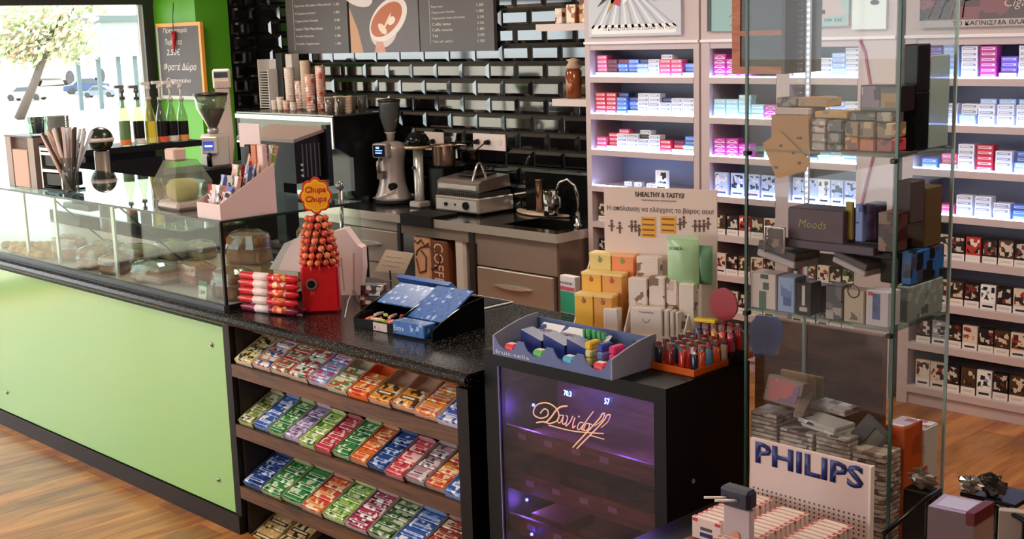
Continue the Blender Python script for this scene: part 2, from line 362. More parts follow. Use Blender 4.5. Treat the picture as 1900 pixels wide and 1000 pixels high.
# cars
def car(pl, pr_, hpx, body, label, van=False):
    a = on_ground(*pl); b = on_ground(*pr_); L = math.hypot(b.x-a.x, b.y-a.y); rz = math.atan2(b.y-a.y, b.x-a.x)
    k = L/4.2; t = thing('car' if not van else 'van', label, 'car' if not van else 'van', a, rz)
    if not van:
        side = [(0, .35), (.05, .75), (.9, .88), (1.45, 1.38), (2.7, 1.42), (3.5, .95), (4.15, .85), (4.2, .4), (3.9, .25), (.3, .25)]
        win = [(1.1, .9), (1.53, 1.3), (2.65, 1.34), (3.25, .95)]
    else:
        side = [(0, .35), (.02, 1.9), (.3, 2.05), (3.0, 2.05), (3.5, 1.3), (4.15, 1.05), (4.2, .4), (3.9, .25), (.3, .25)]
        win = [(2.3, 1.25), (2.3, 1.85), (2.9, 1.85), (3.35, 1.3)]
    S = lambda l: [(x*k, z*k) for x, z in l]
    m = MB(); m.prism(S(side), 'Y', 0, 1.7*k); m.build('body', mat(body, .3), t)
    m = MB(); m.prism(S(win), 'Y', -.02, 1.72*k); m.build('side_windows', mat('4a5660', .1), t)
    for x in (.8, 3.4):
        for y in (-.03, 1.55): m = MB(); m.cyl((x*k, y*k, .32*k), (x*k, (y+.18)*k, .32*k), .33*k, seg=16); m.build('wheel', mat('3a3a3c', .6), t)
car((118, 176), (205, 172), 40, '3c5078', 'blue grey car parked outside, seen through the window')
car((6, 188), (82, 186), 40, 'a8a8ac', 'white car parked at the left, outside the window')
car((112, 160), (205, 152), 40, 'b4b8ba', 'white van parked behind the blue grey car outside', True)
car((150, 182), (214, 180), 40, '76828e', 'pale silver car just right of the blue grey one')
# kiosk with awning outside
a = on_ground(150, 205); dd = dep(a); b = on_ground(262, 198)
rz = math.atan2(b.y-a.y, b.x-a.x); L = math.hypot(b.x-a.x, b.y-a.y); zt = zat(a, 22); zm = zat(a, 100)
t = thing('street_kiosk', 'pale street kiosk with a white awning sign outside', 'kiosk', a, rz)
for x in (0, L*.33, L*.66, L-.12): m = MB(); m.box(x, x+.12, 0, .12, 0, zm); m.build('post', mat('566a70', .5), t)
m = MB(); m.box(-.1, L+.1, -.2, .6, zm, zt-.2); m.build('awning', mat('8f9a98', .6), t)
m = MB(); m.box(-.2, L+.2, -.3, .7, zt-.2, zt); m.build('roof', mat('5c6a6c', .6), t)
text('ΛΜΑΛΑΛ', L*.85, (zt-zm)*.3, mat('e8eeee', .6), t, (L*.08, -.21, zm+(zt-zm)*.3))
a = on_ground(112, 140); t = MB(); t.cyl((0, 0, 0), (0, 0, 9), .13, .1); tag(t.build('street_lamp_post', mat('dedede', .5), None, a), 'white lamp post rising behind the leaning tree outside', 'lamp post')
# hedge / far trees
t = MB(); 
for (px, py, r, n) in [(20, 60, 2.6, 500), (60, 30, 2.6, 500), (130, 50, 2.4, 450), (160, 20, 2.0, 250)]:
    g = on_ground(px, 135); dd = dep(g); foliage(t, Vector((0, 0, CAMH))+ray(px, py)*dd, r, n, .35, rnd)
tag(t.build('tree_foliage', leafm, fix=False), 'hazy green foliage of trees across the street', 'foliage', kind='stuff')
m = MB(); tag(MB().box(-1, 1, -.3, .3, 0, .1).build('kerb_outside', mat('cfc8bc', .8), None, on_ground(120, 190), (0, 0, .8)), kind='structure')
# ======================= CIGARETTE CABINETS =======================
CY = 6.04; SH = [1.705, 1.475, 1.25, 1.02, .79, .555, .335, .10]
cab = mat('c8b6b8', .4); cabin = mat('8f93a8', .5); led = mat('bcd2ff', .5, 0, 17, 'a8c2ff')
fnt = mat('2a2a30', .5)
def cabinet(name_label, x0, x1, bays, lit, extra=None, shelves=SH):
    t = thing('cigarette_cabinet', name_label, 'display cabinet', (x0, CY, 0)); W = x1-x0
    L = [(a-x0, b-x0) for a, b in bays]
    m = MB(); m.box(0, W, .30, .34, 0, 2.7); m.build('back_panel', cabin, t)
    edges = [0]+[v for p in L for v in p]+[W]
    for i in range(0, len(edges), 2):
        if edges[i+1]-edges[i] > .005: m = MB(); m.box(edges[i], edges[i+1], 0, .30, 0, 1.905); m.build('upright_panel', cab, t)
    m = MB(); m.box(0, W, 0, .30, 1.905, 2.7); m.box(.0, W, -.012, 0, 1.905, 1.92, 1); m.build('header', [cab, mat('f0ecec', .3)], t)
    for a, b in L:
        m = MB(); m.box(a, b, .004, .30, 1.868, 1.905); m.build('valance', cab, t)
        for k, z in enumerate(shelves):
            s = MB().box(a, b, -.004, .30, z-.036, z).build('shelf', cab, t)
            if k < lit: MB().box(a+.004, b-.004, .0, .008, z+.0005, z+.007).build('led_strip', led, s)
        m = MB(); m.box(a, b, .01, .3, 0, .06); m.build('plinth', cab, t)
    return t
cabL = cabinet('pale cigarette cabinet beside the tiled wall, lit shelves under a striped poster', -5.475, -4.585, [(-5.435, -4.625)], 4)
cabM = cabinet('middle cigarette cabinet with two narrow bays behind the glass showcase', -4.57, -3.335, [(-4.51, -4.055), (-3.97, -3.55)], 4)
cabR = cabinet('right cigarette cabinet, cut off by the right edge of the photo', -3.285, -1.9, [(-3.225, -1.95)], 4)
# posters in the headers
def poster(t, x0, x1, z0, z1, m, lip='e9e6ea'):
    X0 = t.location.x
    o = MB().box(x0-X0, x1-X0, -.02, -.0005, z0, z1).build('poster', m, t); return o
def stripes(t, o, x0, x1, z0, z1):
    X0 = t.location.x
p = poster(cabL, -5.42, -4.70, 1.95, 2.45, mat('c9cdd8', .3))
Xl = cabL.location.x
for i in range(13):
    a = -5.40-Xl+i*.055; d = .05+.03*i-.1
    MB().add([(a, -.0215, 2.0), (a+.02, -.0215, 2.0), (.3+d*.35, -.0215, 2.24), (.29+d*.35, -.0215, 2.24)], [(0, 1, 2, 3)]).build('ray_stripe', mat(['aab0c4', 'e8ebf2'][i % 2], .4), p)
for q, c in (([(.13, 2.13), (.22, 2.22), (.26, 2.2)], '2a2226'), ([(.2, 2.08), (.27, 2.22), (.3, 2.2)], 'c8a24a'), ([(.24, 2.15), (.27, 2.3), (.36, 2.3), (.31, 2.13)], 'c0393e'), ([(.33, 2.13), (.36, 2.2), (.46, 2.26), (.4, 2.18)], 'f2f2f2'), ([(.48, 2.2), (.49, 2.27), (.56, 2.27)], '33489e')):
    MB().prism(q, 'Y', -.0235, -.022).build('printed_shape', mat(c, .4), p)
text('ΤΟ ΚΑΠΝΙΣΜΑ ΒΛΑΠΤΕΙ ΣΟΒΑΡΑ ΤΗΝ ΥΓΕΙΑ', .56, .022, fnt, p, (.17, -.021, 1.985))
text('ρυγχι', .07, .03, mat('2f8f7a', .4), p, (.53, -.021, 2.15))
MB().box(.02+.06, .72+.02, -.0215, -.0205, 1.965, 2.02).build('white_band', mat('f2f0f3', .3), p)
p = poster(cabM, -4.49, -3.90, 1.965, 2.45, mat('93b9bb', .3))
MB().box(.06, .088, -.0225, -.021, 1.965, 2.4).build('dark_border', mat('3c4448', .4), p)
for r_ in (.05, .08, .11, .14):
    MB().tube([(.2+r_*math.cos(a/6), -.021, 2.12+r_*1.6*math.sin(a/6)) for a in range(-8, 9)], .0022, 4).build('ring_line', mat('7ca6aa', .4), p)
p = poster(cabM, -3.86, -3.60, 1.975, 2.45, pr('9fc0c4', 'a8b9c2', 'c9b6b4', 5, .3))
for dx, dz, w_, h_ in ((.80, 2.06, .012, .12), (.785, 2.04, .045, .022), (.86, 2.13, .02, .02), (.80, 2.155, .08, .015)):
    MB().box(dx, dx+w_, -.0225, -.021, dz, dz+h_).build('printed_shape', mat('262a30', .4), p)
text('ΥΓΕΙΑ  ΤΗΝ  ΣΑΣ', .2, .016, fnt, p, (.735, -.021, 2.0))
p = poster(cabM, -3.58, -3.385, 1.955, 2.4, mat('e8f4f4', .3))
MB().ball((1.12, -.022, 2.09), .022, 10, 6, 0, .6, 1.2, .06).build('printed_shape', mat('23262c', .4), p)
MB().box(1.115, 1.125, -.0225, -.021, 2.09, 2.2).build('printed_shape', mat('23262c', .4), p)
p = poster(cabR, -3.20, -2.0, 1.99, 2.45, pr('4a3033', '7c4048', '1f1819', 5, .25))
MB().box(.09, 1.28, -.0225, -.0205, 1.955, 1.99).build('white_band', mat('b9aeb0', .3), p)
text('ΤΟ ΚΑΠΝΙΣΜΑ ΒΛΑΠΤΕΙ ΣΟΒΑΡΑ', .62, .022, fnt, p, (.26, -.024, 1.962))
for k in range(4): MB().tube([(.13+k*.06, -.021, 2.0), (.17+k*.05, -.021, 2.08), (.3+k*.1, -.021, 2.14), (.34+k*.13, -.021, 2.2)], .004, 4).build('printed_line', mat(['8f4a56', '2a1c1e', 'a58c8c', '161213'][k], .4), p)
text('Cigar', .14, .06, mat('c9b8b2', .3), p, (.52, -.022, 2.03), shear=.3)
# magenta ribbon stripe on the middle cabinet's white panel
MB().tube([(1.03, -.003, 1.9), (1.06, -.003, 1.84), (1.13, -.003, 1.5), (1.12, -.003, 1.3), (1.06, -.003, 1.05), (1.05, -.003, .9)], .009, 4).build('magenta_stripe', mat('a8325e', .4), cabM)
# wall brackets with jars at the left of the first cabinet
# ---- packs ----
KOL = {'pink': ('e0557f', 'f4dbe2'), 'red': ('d02f45', 'f2e0e0'), 'blue': ('4f74c8', 'c8d8f4'), 'navy': ('28356e', '8090c8'), 'pale blue': ('9fbfee', 'e8f2ff'),
       'white': ('e9edf4', '8a90a4'), 'maroon': ('5b1f35', 'a04a68'), 'magenta': ('c22f9c', 'f7e4f4'), 'teal white': ('a9dce4', 'f2fbff'), 'purple': ('6a50c4', 'd0c4f4'), 'grey': ('9097ac', '4a5068'), 'brown': ('5a3a2c', 'c09a78'), 'black': ('1d1c20', '8d8a90')}
_pk = {}
def flat_pack(col, w_=.082, h_=.0255, d_=.055):
    k = (col, w_)
    if k not in _pk:
        c1, c2 = KOL[col]; m = MB()
        m.box(-w_/2, w_/2, 0, d_, 0, h_, 0)
        m.box(-w_/2+.008, w_/2-.008, -.0006, 0, h_*.3, h_*.72, 1)
        m.box(-w_/2+.012, w_/2-.02, -.0010, -.0006, h_*.42, h_*.6, 2)
        _pk[k] = m.mesh('cigarette_pack', [mat(c1, .35), mat(c2, .35), mat(c1, .35)])
    return _pk[k]
def wave_pack(d_=.055, w_=.082, h_=.0255):
    if 'wave' not in _pk:
        m = MB(); m.box(-w_/2, w_/2, 0, d_, 0, h_, 0); n = 8
        pts = [(-w_/2+.003+(w_-.006)*i/n, h_*(.12+.6*math.sin(math.pi*i/n))) for i in range(n+1)]
        m.prism(pts+[(x, z-h_*.1) for x, z in pts[::-1] if True], 'Y', -.0008, 0, 1); m.box(-w_/2+.01, w_/2-.01, -.0008, 0, .0, h_*.2, 1)
        _pk['wave'] = m.mesh('cigarette_pack', [mat('cc3aa6', .35), mat('fbf2fa', .35)])
    return _pk['wave']
NP = [0]
def put_pack(me, x, z, y, label, group, rz=0, name='cigarette_pack', cat='cigarette pack'):
    o = bpy.data.objects.new(name, me); COL.objects.link(o); o.location = (x, y, z); o.rotation_euler = (0, 0, rz); tag(o, label, cat, group); NP[0] += 1; return o
def shelf_stacks(x0, x1, row, stacks, where, sname, y=CY+.022):
    n = len(stacks); pw = (x1-x0)/n
    for i, s in enumerate(stacks):
        if not s: continue
        col, cnt = s[0], s[1]; top = s[2:] if len(s) > 2 else ()
        cols = [col]*cnt+list(top)
        for j, c in enumerate(cols):
            me = wave_pack() if c == 'wave' else flat_pack(c)
            lab = ('magenta and white' if c == 'wave' else c)
            put_pack(me, x0+(i+.5)*pw, SH[row]+.0005+j*.026, y+rnd.uniform(0, .006)+(.02 if j >= cnt else 0),
                     f'{lab} cigarette pack, {ORD[j]} up in stack {i+1}, {sname} shelf, {where}', f'cigarette packs on {sname} shelf of {where}')
A, B_ = -5.415, -4.64
LC = 'left cabinet'
shelf_stacks(A, B_, 0, [('white', 1, 'pink', 'pink', 'pink', 'pink'), ('white', 1, 'maroon', 'maroon', 'maroon'), ('pale blue', 1, 'blue', 'blue', 'maroon'), ('pale blue', 1, 'blue', 'blue', 'blue'), ('pale blue', 3, 'navy'), ('white', 4), ('pink', 4, 'white'), ('pink', 4), ('pale blue', 1, 'blue', 'blue')], LC, 'top')
shelf_stacks(A, B_, 1, [('red', 5), ('red', 5), ('blue', 4, 'navy'), ('pale blue', 1, 'blue', 'blue', 'navy'), ('white', 5), ('white', 5), ('white', 3, 'navy'), ('white', 4), ('white', 4)], LC, 'second')
shelf_stacks(A, B_, 2, [('pink', 3), ('white', 1, 'red', 'red', 'red'), ('white', 4, 'pink'), ('white', 4), ('white', 3, 'black', 'white'), ('white', 4), ('red', 3), ('white', 1, 'red', 'maroon'), ('pale blue', 2, 'blue', 'blue')], LC, 'third')
M1 = 'middle cabinet left bay'; M2 = 'middle cabinet right bay'; a1, b1, a2, b2 = -4.50, -4.065, -3.96, -3.56
shelf_stacks(a1, b1, 0, [('wave', 5), ('wave', 4), ('wave', 4), None, None], M1, 'top')
shelf_stacks(a1, b1, 1, [('teal white', 4), ('teal white', 4), ('teal white', 5), ('teal white', 3), ('wave', 3)], M1, 'second')
shelf_stacks(a1, b1, 2, [('wave', 4), ('wave', 4), ('wave', 3), None, ('teal white', 2)], M1, 'third')
shelf_stacks(a2, b2, 0, [('white', 5), ('white', 4), ('white', 4), ('pale blue', 5), ('white', 6)], M2, 'top')
shelf_stacks(a2, b2, 1, [('blue', 3), ('pale blue', 4), ('white', 5), ('pale blue', 4), ('white', 4)], M2, 'second')
shelf_stacks(a2, b2, 2, [('white', 3), ('blue', 1), ('teal white', 2), ('white', 3), ('pale blue', 2)], M2, 'third')
RC = 'right cabinet'; a, b = -3.195, -2.52
shelf_stacks(a, b, 0, [('white', 4, 'purple', 'purple'), ('pale blue', 8), ('white', 6, 'grey'), ('magenta', 6), ('white', 1, 'purple', 'purple', 'purple'), ('white', 6), ('white', 4, 'grey')], RC, 'top')
shelf_stacks(a, b, 1, [('pale blue', 3), ('white', 4), ('pale blue', 2, 'white', 'white'), ('white', 4, 'pale blue'), ('white', 4, 'pale blue'), ('white', 4, 'pale blue'), ('white', 3)], RC, 'second')
shelf_stacks(a, b, 2, [('blue', 2), ('white', 1, 'pink', 'pink'), ('white', 5), ('red', 5), ('white', 4), ('pale blue', 2, 'blue', 'blue'), ('white', 4)], RC, 'third')
shelf_stacks(a, b, 3, [('white', 2, 'maroon'), ('pink', 2), ('white', 4), ('white', 4), ('white', 3), ('blue', 3), ('white', 3)], RC, 'fourth')
# upright picture packs and tobacco pouches
PIC = [('white', 'f2f2f4', '1d1d22', '8aa0c8'), ('pale blue', 'b8ccf0', '27304e', 'e8ecf6'), ('dark', '201c1e', 'cfc5bd', '7a2f2a'), ('brown', '4a3226', 'd8c8b0', '1c1412'),
       ('cream', 'e0d2c2', '3a2c26', 'a8322c'), ('red', 'b5352f', 'e8dcd2', '1d1516'), ('green', '3e5a3a', 'e0dccc', '1e1a18'), ('grey', '9a9aa2', '2c2c32', 'dedee2')]
def upright(kind, strip, w_=.082, h_=.115, d_=.024):
    k = ('up', kind, strip, w_, h_)
    if k not in _pk:
        q = PIC[kind]; m = MB(); m.box(-w_/2, w_/2, 0, d_, 0, h_, 0); m.box(-w_/2+.005, w_/2-.005, -.0008, 0, h_*.36, h_*.93, 1); m.box(-w_/2, w_/2, -.0008, 0, 0, h_*.28, 2)
        m.box(-w_/2+.012, w_/2-.012, -.0014, -.0008, h_*.10, h_*.18, 3)
        _pk[k] = m.mesh('tobacco_pouch', [mat(q[1], .4), pr(q[1], q[2], q[3], 32, .35, lv=(.44, .54)), mat(strip, .4), mat(q[2], .4)])
    return _pk[k]
def pouches(x0, x1, z, kinds, where, y=CY+.022, strip=('e8e2e0',), h_=.115, name='tobacco_pouch', cat='tobacco pouch'):
    n = len(kinds)
    for i, k in enumerate(kinds):
        if k is None: continue
        put_pack(upright(k, strip[i % len(strip)], min(.09, (x1-x0)/n*.92), h_), x0+(i+.5)*(x1-x0)/n, z+.0005, y+rnd.uniform(0, .01),
                 f'{PIC[k][0]} tobacco pouch, {ORD[i]} from left on {where}', f'pouches on {where}', rnd.uniform(-.05, .05), name, cat)
pouches(a1, b1, SH[3], [1, 1, 1, 1], 'fourth shelf, middle cabinet left bay', strip=('f7a8cc', 'ffffff'), h_=.135)
pouches(a2, b2, SH[3], [1, 1, 0, 1, 1], 'fourth shelf, middle cabinet right bay', strip=('ffffff',), h_=.135)
pouches(-4.95, -4.84, SH[3], [0], 'fourth shelf of left cabinet', h_=.12)
m = flat_pack('white', .05)
for i, x in enumerate((-5.22, -5.14, -5.04, -4.99)): put_pack(m, x, SH[3]+.0005, CY+.1, f'small white box lying {ORD[i]} from left on fourth shelf of left cabinet', 'small white boxes on the fourth shelf of left cabinet', .3)
for r_, nm in ((4, 'fifth'), (5, 'sixth'), (6, 'seventh')):
    pouches(a1, b1, SH[r_], [[3, 2, 5, 3, 4], [4, 2, 3, 4, 2], [2, 4, 2, 3, 4]][r_-4], nm+' shelf, middle cabinet left bay', h_=.12)
    pouches(a2, b2, SH[r_], [[4, 2, 3, 2, 4], [2, 3, 4, 2, 6], [4, 2, 4, 3, 2]][r_-4], nm+' shelf, middle cabinet right bay', h_=.12)
    pouches(-3.195, -2.52, SH[r_], [[5, 4, 2, 5, 2, 3, 2, 4], [2, 4, 3, 2, 0, 2, 4, 2], [2, 7, 2, 4, 2, 3, 4, 2]][r_-4], nm+' shelf of right cabinet', h_=.125)
    if r_ < 6: pouches(A, B_, SH[r_], [[3, 5, 3, 3, 2, 4, 3, 2, 4], [2, 3, 4, 2, 3, 2, 4, 3, 2]][r_-4], nm+' shelf of left cabinet', h_=.12)
pouches(-3.195, -2.52, SH[7], [4, 4, 2, 3, 0, 2, 3, 4], 'bottom shelf of right cabinet', h_=.14)
# ======================= SERVING COUNTER =======================
YF = 2.66; CT = .94; XC = -4.36; XR = -2.92
green = mat('8fc46a', .3, coat=1.)
t = thing('serving_counter', 'long serving counter with green front panel and black granite worktop', 'counter', (XC, YF, 0))
XLc = -8.3-XC
MB().box(XLc, 0, .02, .76, 0, .895).build('body', black, t)
MB().box(0, XR-XC, .46, .76, 0, .895).build('body', black, t)
MB().box(XLc, -.035, 0, .019, .083, .868).build('front_panel', green, t)
MB().box(XLc, .0, -.012, .019, 0, .078).build('plinth', mat('231a18', .4), t)
MB().box(-.033, .012, -.004, .02, .078, .895).build('end_post', mat('1a1514', .4), t)
for px, py in ((393, 640), (406, 890), (14, 728)):
    q = at(px, py, Y=YF)
    b = MB(); b.cyl((0, -.006, 0), (0, .0, 0), .011, seg=12); b.cyl((0, -.012, 0), (0, -.006, 0), .006, seg=10); b.build('bolt', chrome, t, (q.x-XC, 0, q.z))
# worktop with bull-nosed edge
nose = [(.0, -.045), (-.035, -.045), (-.05, -.035), (-.056, -.022), (-.05, -.008), (-.035, 0), (.80, 0), (.80, -.03), (.02, -.03)]
MB().prism([(y, z+CT) for y, z in nose], 'X', XLc, XR-XC+.02).build('worktop', granite(), t)
# glass case
gl = glass('f0f7f3', .008, .55); edge = mat('4f7a6c', .2)
g = thing('glass_display_case', 'long glass pastry case standing on the counter', 'display case', (XC, YF, CT+.0005)); GH = .36; GD = .70; GL = -3.9
MB().box(GL, 0, 0, .006, .02, GH-.008).build('front_glass', gl, g)
MB().box(-.006, 0, .006, GD-.006, .02, GH-.008).build('end_glass', gl, g)
MB().box(GL, .003, -.003, GD, GH-.008, GH).build('top_glass', glass('dfeee8', .015, 1.0, fr=1.62), g)
for a in ((GL, .004, -.0045, -.003, GH-.009, GH+.0005), (.003, .0045, -.003, GD, GH-.009, GH+.0005)): MB().box(*a).build('glass_edge', mat('26332e', .2), g)
MB().box(-.010, .002, -.002, .010, .02, GH-.008).build('corner_post', mat('151a18', .2), g)
MB().box(GL, .004, -.012, .012, 0, .02).build('base_rail', mat('3f4048', .35, .3), g)
MB().box(-.012, .004, .012, GD, 0, .02).build('base_rail', mat('151515', .35), g)
MB().box(GL, -.012, .012, GD, .0, .012).build('base_tray', mat('c8b8b4', .3), g)
MB().box(GL, -.9, .35, GD-.01, .19, .197).build('inner_glass_shelf', glass('d4ebe2', .04, 1), g)
for px in (52, 108, 214):
    x = at(px, 430, Y=YF+.06).x-XC; b = MB(); b.box(x-.012, x+.012, .05, .06, .012, GH-.01); b.build('steel_upright', mat('d9d6d4', .25, .5), g)
for px in (226, 100): x = at(px, 430, Y=YF+.1).x-XC; MB().add([(x-.03, .08, GH-.01), (x-.02, .08, GH-.01), (x+.03, .4, .02), (x+.02, .4, .02), (x-.03, .09, GH-.01), (x-.02, .09, GH-.01), (x+.03, .41, .02), (x+.02, .41, .02)], [(0,1,2,3),(7,6,5,4),(0,4,5,1),(1,5,6,2),(2,6,7,3),(3,7,4,0)]).build('support_rod', mat('221f1f', .3), g)
# ---- pastries ----
crust = [mat('c98f52', .55, n=.35, ns=30), mat('dca96a', .55, n=.3, ns=25), mat('b57a45', .6, n=.4, ns=30), mat('e2bd90', .6, n=.25, ns=20)]
def croissant(s, mt):
    k = ('cro', s, mt)
    if k not in _pk:
        m = MB(); n = 12; pts = []; rs = []
        for i in range(n+1):
            a = -1.25+2.5*i/n; pts.append((.055*s*math.sin(a)*1.3, .045*s*(math.cos(a)-1)*1.0, .022*s)); rs.append(s*(.006+.026*math.cos(a*1.15)**1.0 if math.cos(a*1.15) > 0 else .006)*(1+.13*(i % 2)))
        m.tube(pts, rs, 10); _pk[k] = m.mesh('croissant', [crust[mt]])
    return _pk[k]
def bun(s, mt):
    k = ('bun', s, mt)
    if k not in _pk: s *= .64; m = MB(); m.lathe([(.001, 0), (.04*s, 0), (.048*s, .015*s), (.045*s, .03*s), (.03*s, .045*s), (.001, .05*s)], seg=16); _pk[k] = m.mesh('bread_roll', [crust[mt]])
    return _pk[k]
CZ = CT+.0135
k = 0
for i, px in enumerate(range(6, 112, 15)):
    for j, py in enumerate((468, 458, 448)):
        p = at(px+3*j, py, Z=CZ+.03); o = put_pack(bun(1, (i+j) % 3), p.x, CZ+(.0 if j < 3 else .03), max(p.y, YF+.075), f'golden bread roll, {ORD[i]} from left in {["front","middle","back"][j]} row of glass case', 'bread rolls at the left of the glass case', rnd.random()*3, 'bread_roll', 'bread roll')
wrap = glass('f3ebe4', .12, 1.6, .12, 1.5)
def wrapped(name, p, rz, L, W, H_, fill, label, cat='sandwich', tilt=0, group=None):
    t_ = thing(name, label, cat, p, rz, group); t_.rotation_euler = (tilt, 0, rz)
    b = MB(); b.bbox(-L/2, L/2, -W/2, W/2, .004, H_*.5, .012, 0); b.bbox(-L/2+.004, L/2-.004, -W/2+.004, W/2-.004, H_*.5, H_*.62, .004, 1); b.bbox(-L/2, L/2, -W/2, W/2, H_*.62, H_, .014, 0)
    b.build('filling_and_bread', [fill, mat('a9583f', .5, n=.5, ns=60)], t_)
    b = MB(); n = 18; V = []; rr = random.Random(int(p[0]*1000))
    for j in range(5):
        f_ = [0.0, .35, .75, 1.0, .55][j]; z = [0, .0, H_*.5, H_*.98, H_*1.12][j]
        for i in range(n):
            a = 2*math.pi*i/n; q = (.52+rr.uniform(0, .06))
            c, s_ = math.cos(a), math.sin(a); e = (abs(c)**4+abs(s_)**4)**-.25
            sc_ = [1.0, 1.03, 1.05, .9, .5][j]
            V.append((L*q*e*c*sc_, W*q*e*s_*sc_, z+rr.uniform(0, .008)))
    F = [(j*n+i, j*n+(i+1) % n, (j+1)*n+(i+1) % n, (j+1)*n+i) for j in range(4) for i in range(n)]
    b.add(V, F); b.build('cling_film', wrap, t_)
    return t_
bread = mat('d9b78f', .6, n=.2, ns=30); toast = mat('b9794c', .6, n=.35, ns=25)
specs = [(130, 458, .3, .18, .09, .07, toast, 'seeded baguette sandwich, left of the wrapped bagels'), (160, 478, .5, .14, .11, .06, toast, 'wrapped bagel with white filling near the case front'),
 (200, 462, .2, .16, .12, .05, bread, 'wrapped flat sandwich behind the bagel'), (205, 490, .3, .13, .10, .05, toast, 'small wrapped toast at the case front'), (256, 468, .1, .2, .12, .045, bread, 'long wrapped sandwich in the middle of the case'),
 (286, 503, .1, .22, .13, .05, mat('c4c4cc', .5, n=.2, ns=30), 'foil-white wrapped sandwich in front of the long one'), (318, 462, 0, .18, .13, .05, bread, 'pale wrapped sandwich under the bread bags'), (364, 503, -.1, .19, .12, .055, toast, 'big wrapped toasted sandwich beside the case corner'), (372, 462, .05, .16, .10, .05, bread, 'wrapped toast behind the toasted sandwich')]
for px, py, rz, L, W_, h_, f_, lb in specs:
    L *= 1.0; W_ *= .98; h_ *= 1.55
    p = at(px, py, Z=CZ+h_*.6); p.z = CZ; p.y = max(p.y, YF+.035+W_*.64); wrapped('wrapped_sandwich', p, rz, L, W_, h_, f_, lb)
for i, (p, rz) in enumerate([(Vector((-4.73, 3.02, CT+.10)), .5), (Vector((-4.49, 3.20, CT+.12)), -.2)]):
    wrapped('bagged_bread', p, rz, .17, .11, .13, toast, ['bag of crusty bread at the back left of the case corner', 'bag of seeded bread at the back right of the case corner'][i], 'bread')
    b_ = tag(MB().bbox(-.085, .085, -.055, .055, 0, p.z-CT-.0140, .006).build('bread_box', mat('b89068', .6, n=.3), None, (p.x, p.y, CT+.0135), (0, 0, rz)), ['low brown carton carrying the left bread bag', 'brown carton carrying the right bread bag'][i], 'carton')
p = Vector((-4.50, 2.79, CZ)); c_ = wrapped('wrapped_cake', p, .15, .15, .13, .11, mat('8a5c38', .6, n=.5, ns=25), 'dark wrapped fruit loaf with a price tag in the case corner', 'cake')
tg = thing('price_tag', 'white price tag with green band in front of the fruit loaf', 'price tag', at(376, 556, Y=YF+.03)); tg.location.z = CZ; tg.rotation_euler = (-.1, 0, 0)
MB().box(-.03, .03, -.001, .001, 0, .075).build('card', mat('e6e0d8', .5), tg); MB().box(-.03, .03, -.0018, -.001, .055, .075).build('green_band', mat('4a7a3c', .5), tg)
text('1,80€', .042, .018, mat('2c2c2c', .5), tg, (-.02, -.0012, .02))
# steel tray and paper lining in the case
MB().box(-.75, .55, -.2, .2, 0, .004).build('serving_tray', mat('c9b6ae', .3, .2), None, (-5.0, 3.02, CT+.013)); tag(bpy.data.objects['serving_tray'], 'flat pale serving tray under the wrapped sandwiches in the case', 'tray')
# ======================= GUM RACK =======================
r0 = XC+.015; RW = XR-.06-r0
rk = thing('gum_rack', 'black wooden rack of slanted shelves built under the counter end', 'rack', (r0, YF, 0))
dk = wood('1a110c', '2b1c12', (2, 20, 20), .4); fas = wood('38210f', '6a4222', (2, 18, 30), .45)
MB().box(0, RW+.055, .42, .45, 0, .88).build('back_board', dk, rk)
MB().box(RW, RW+.055, -.02, .42, 0, .88).build('side_panel', mat('100c0b', .35), rk)
MB().box(-.001, .012, .021, .42, 0, .88).build('side_panel', dk, rk)

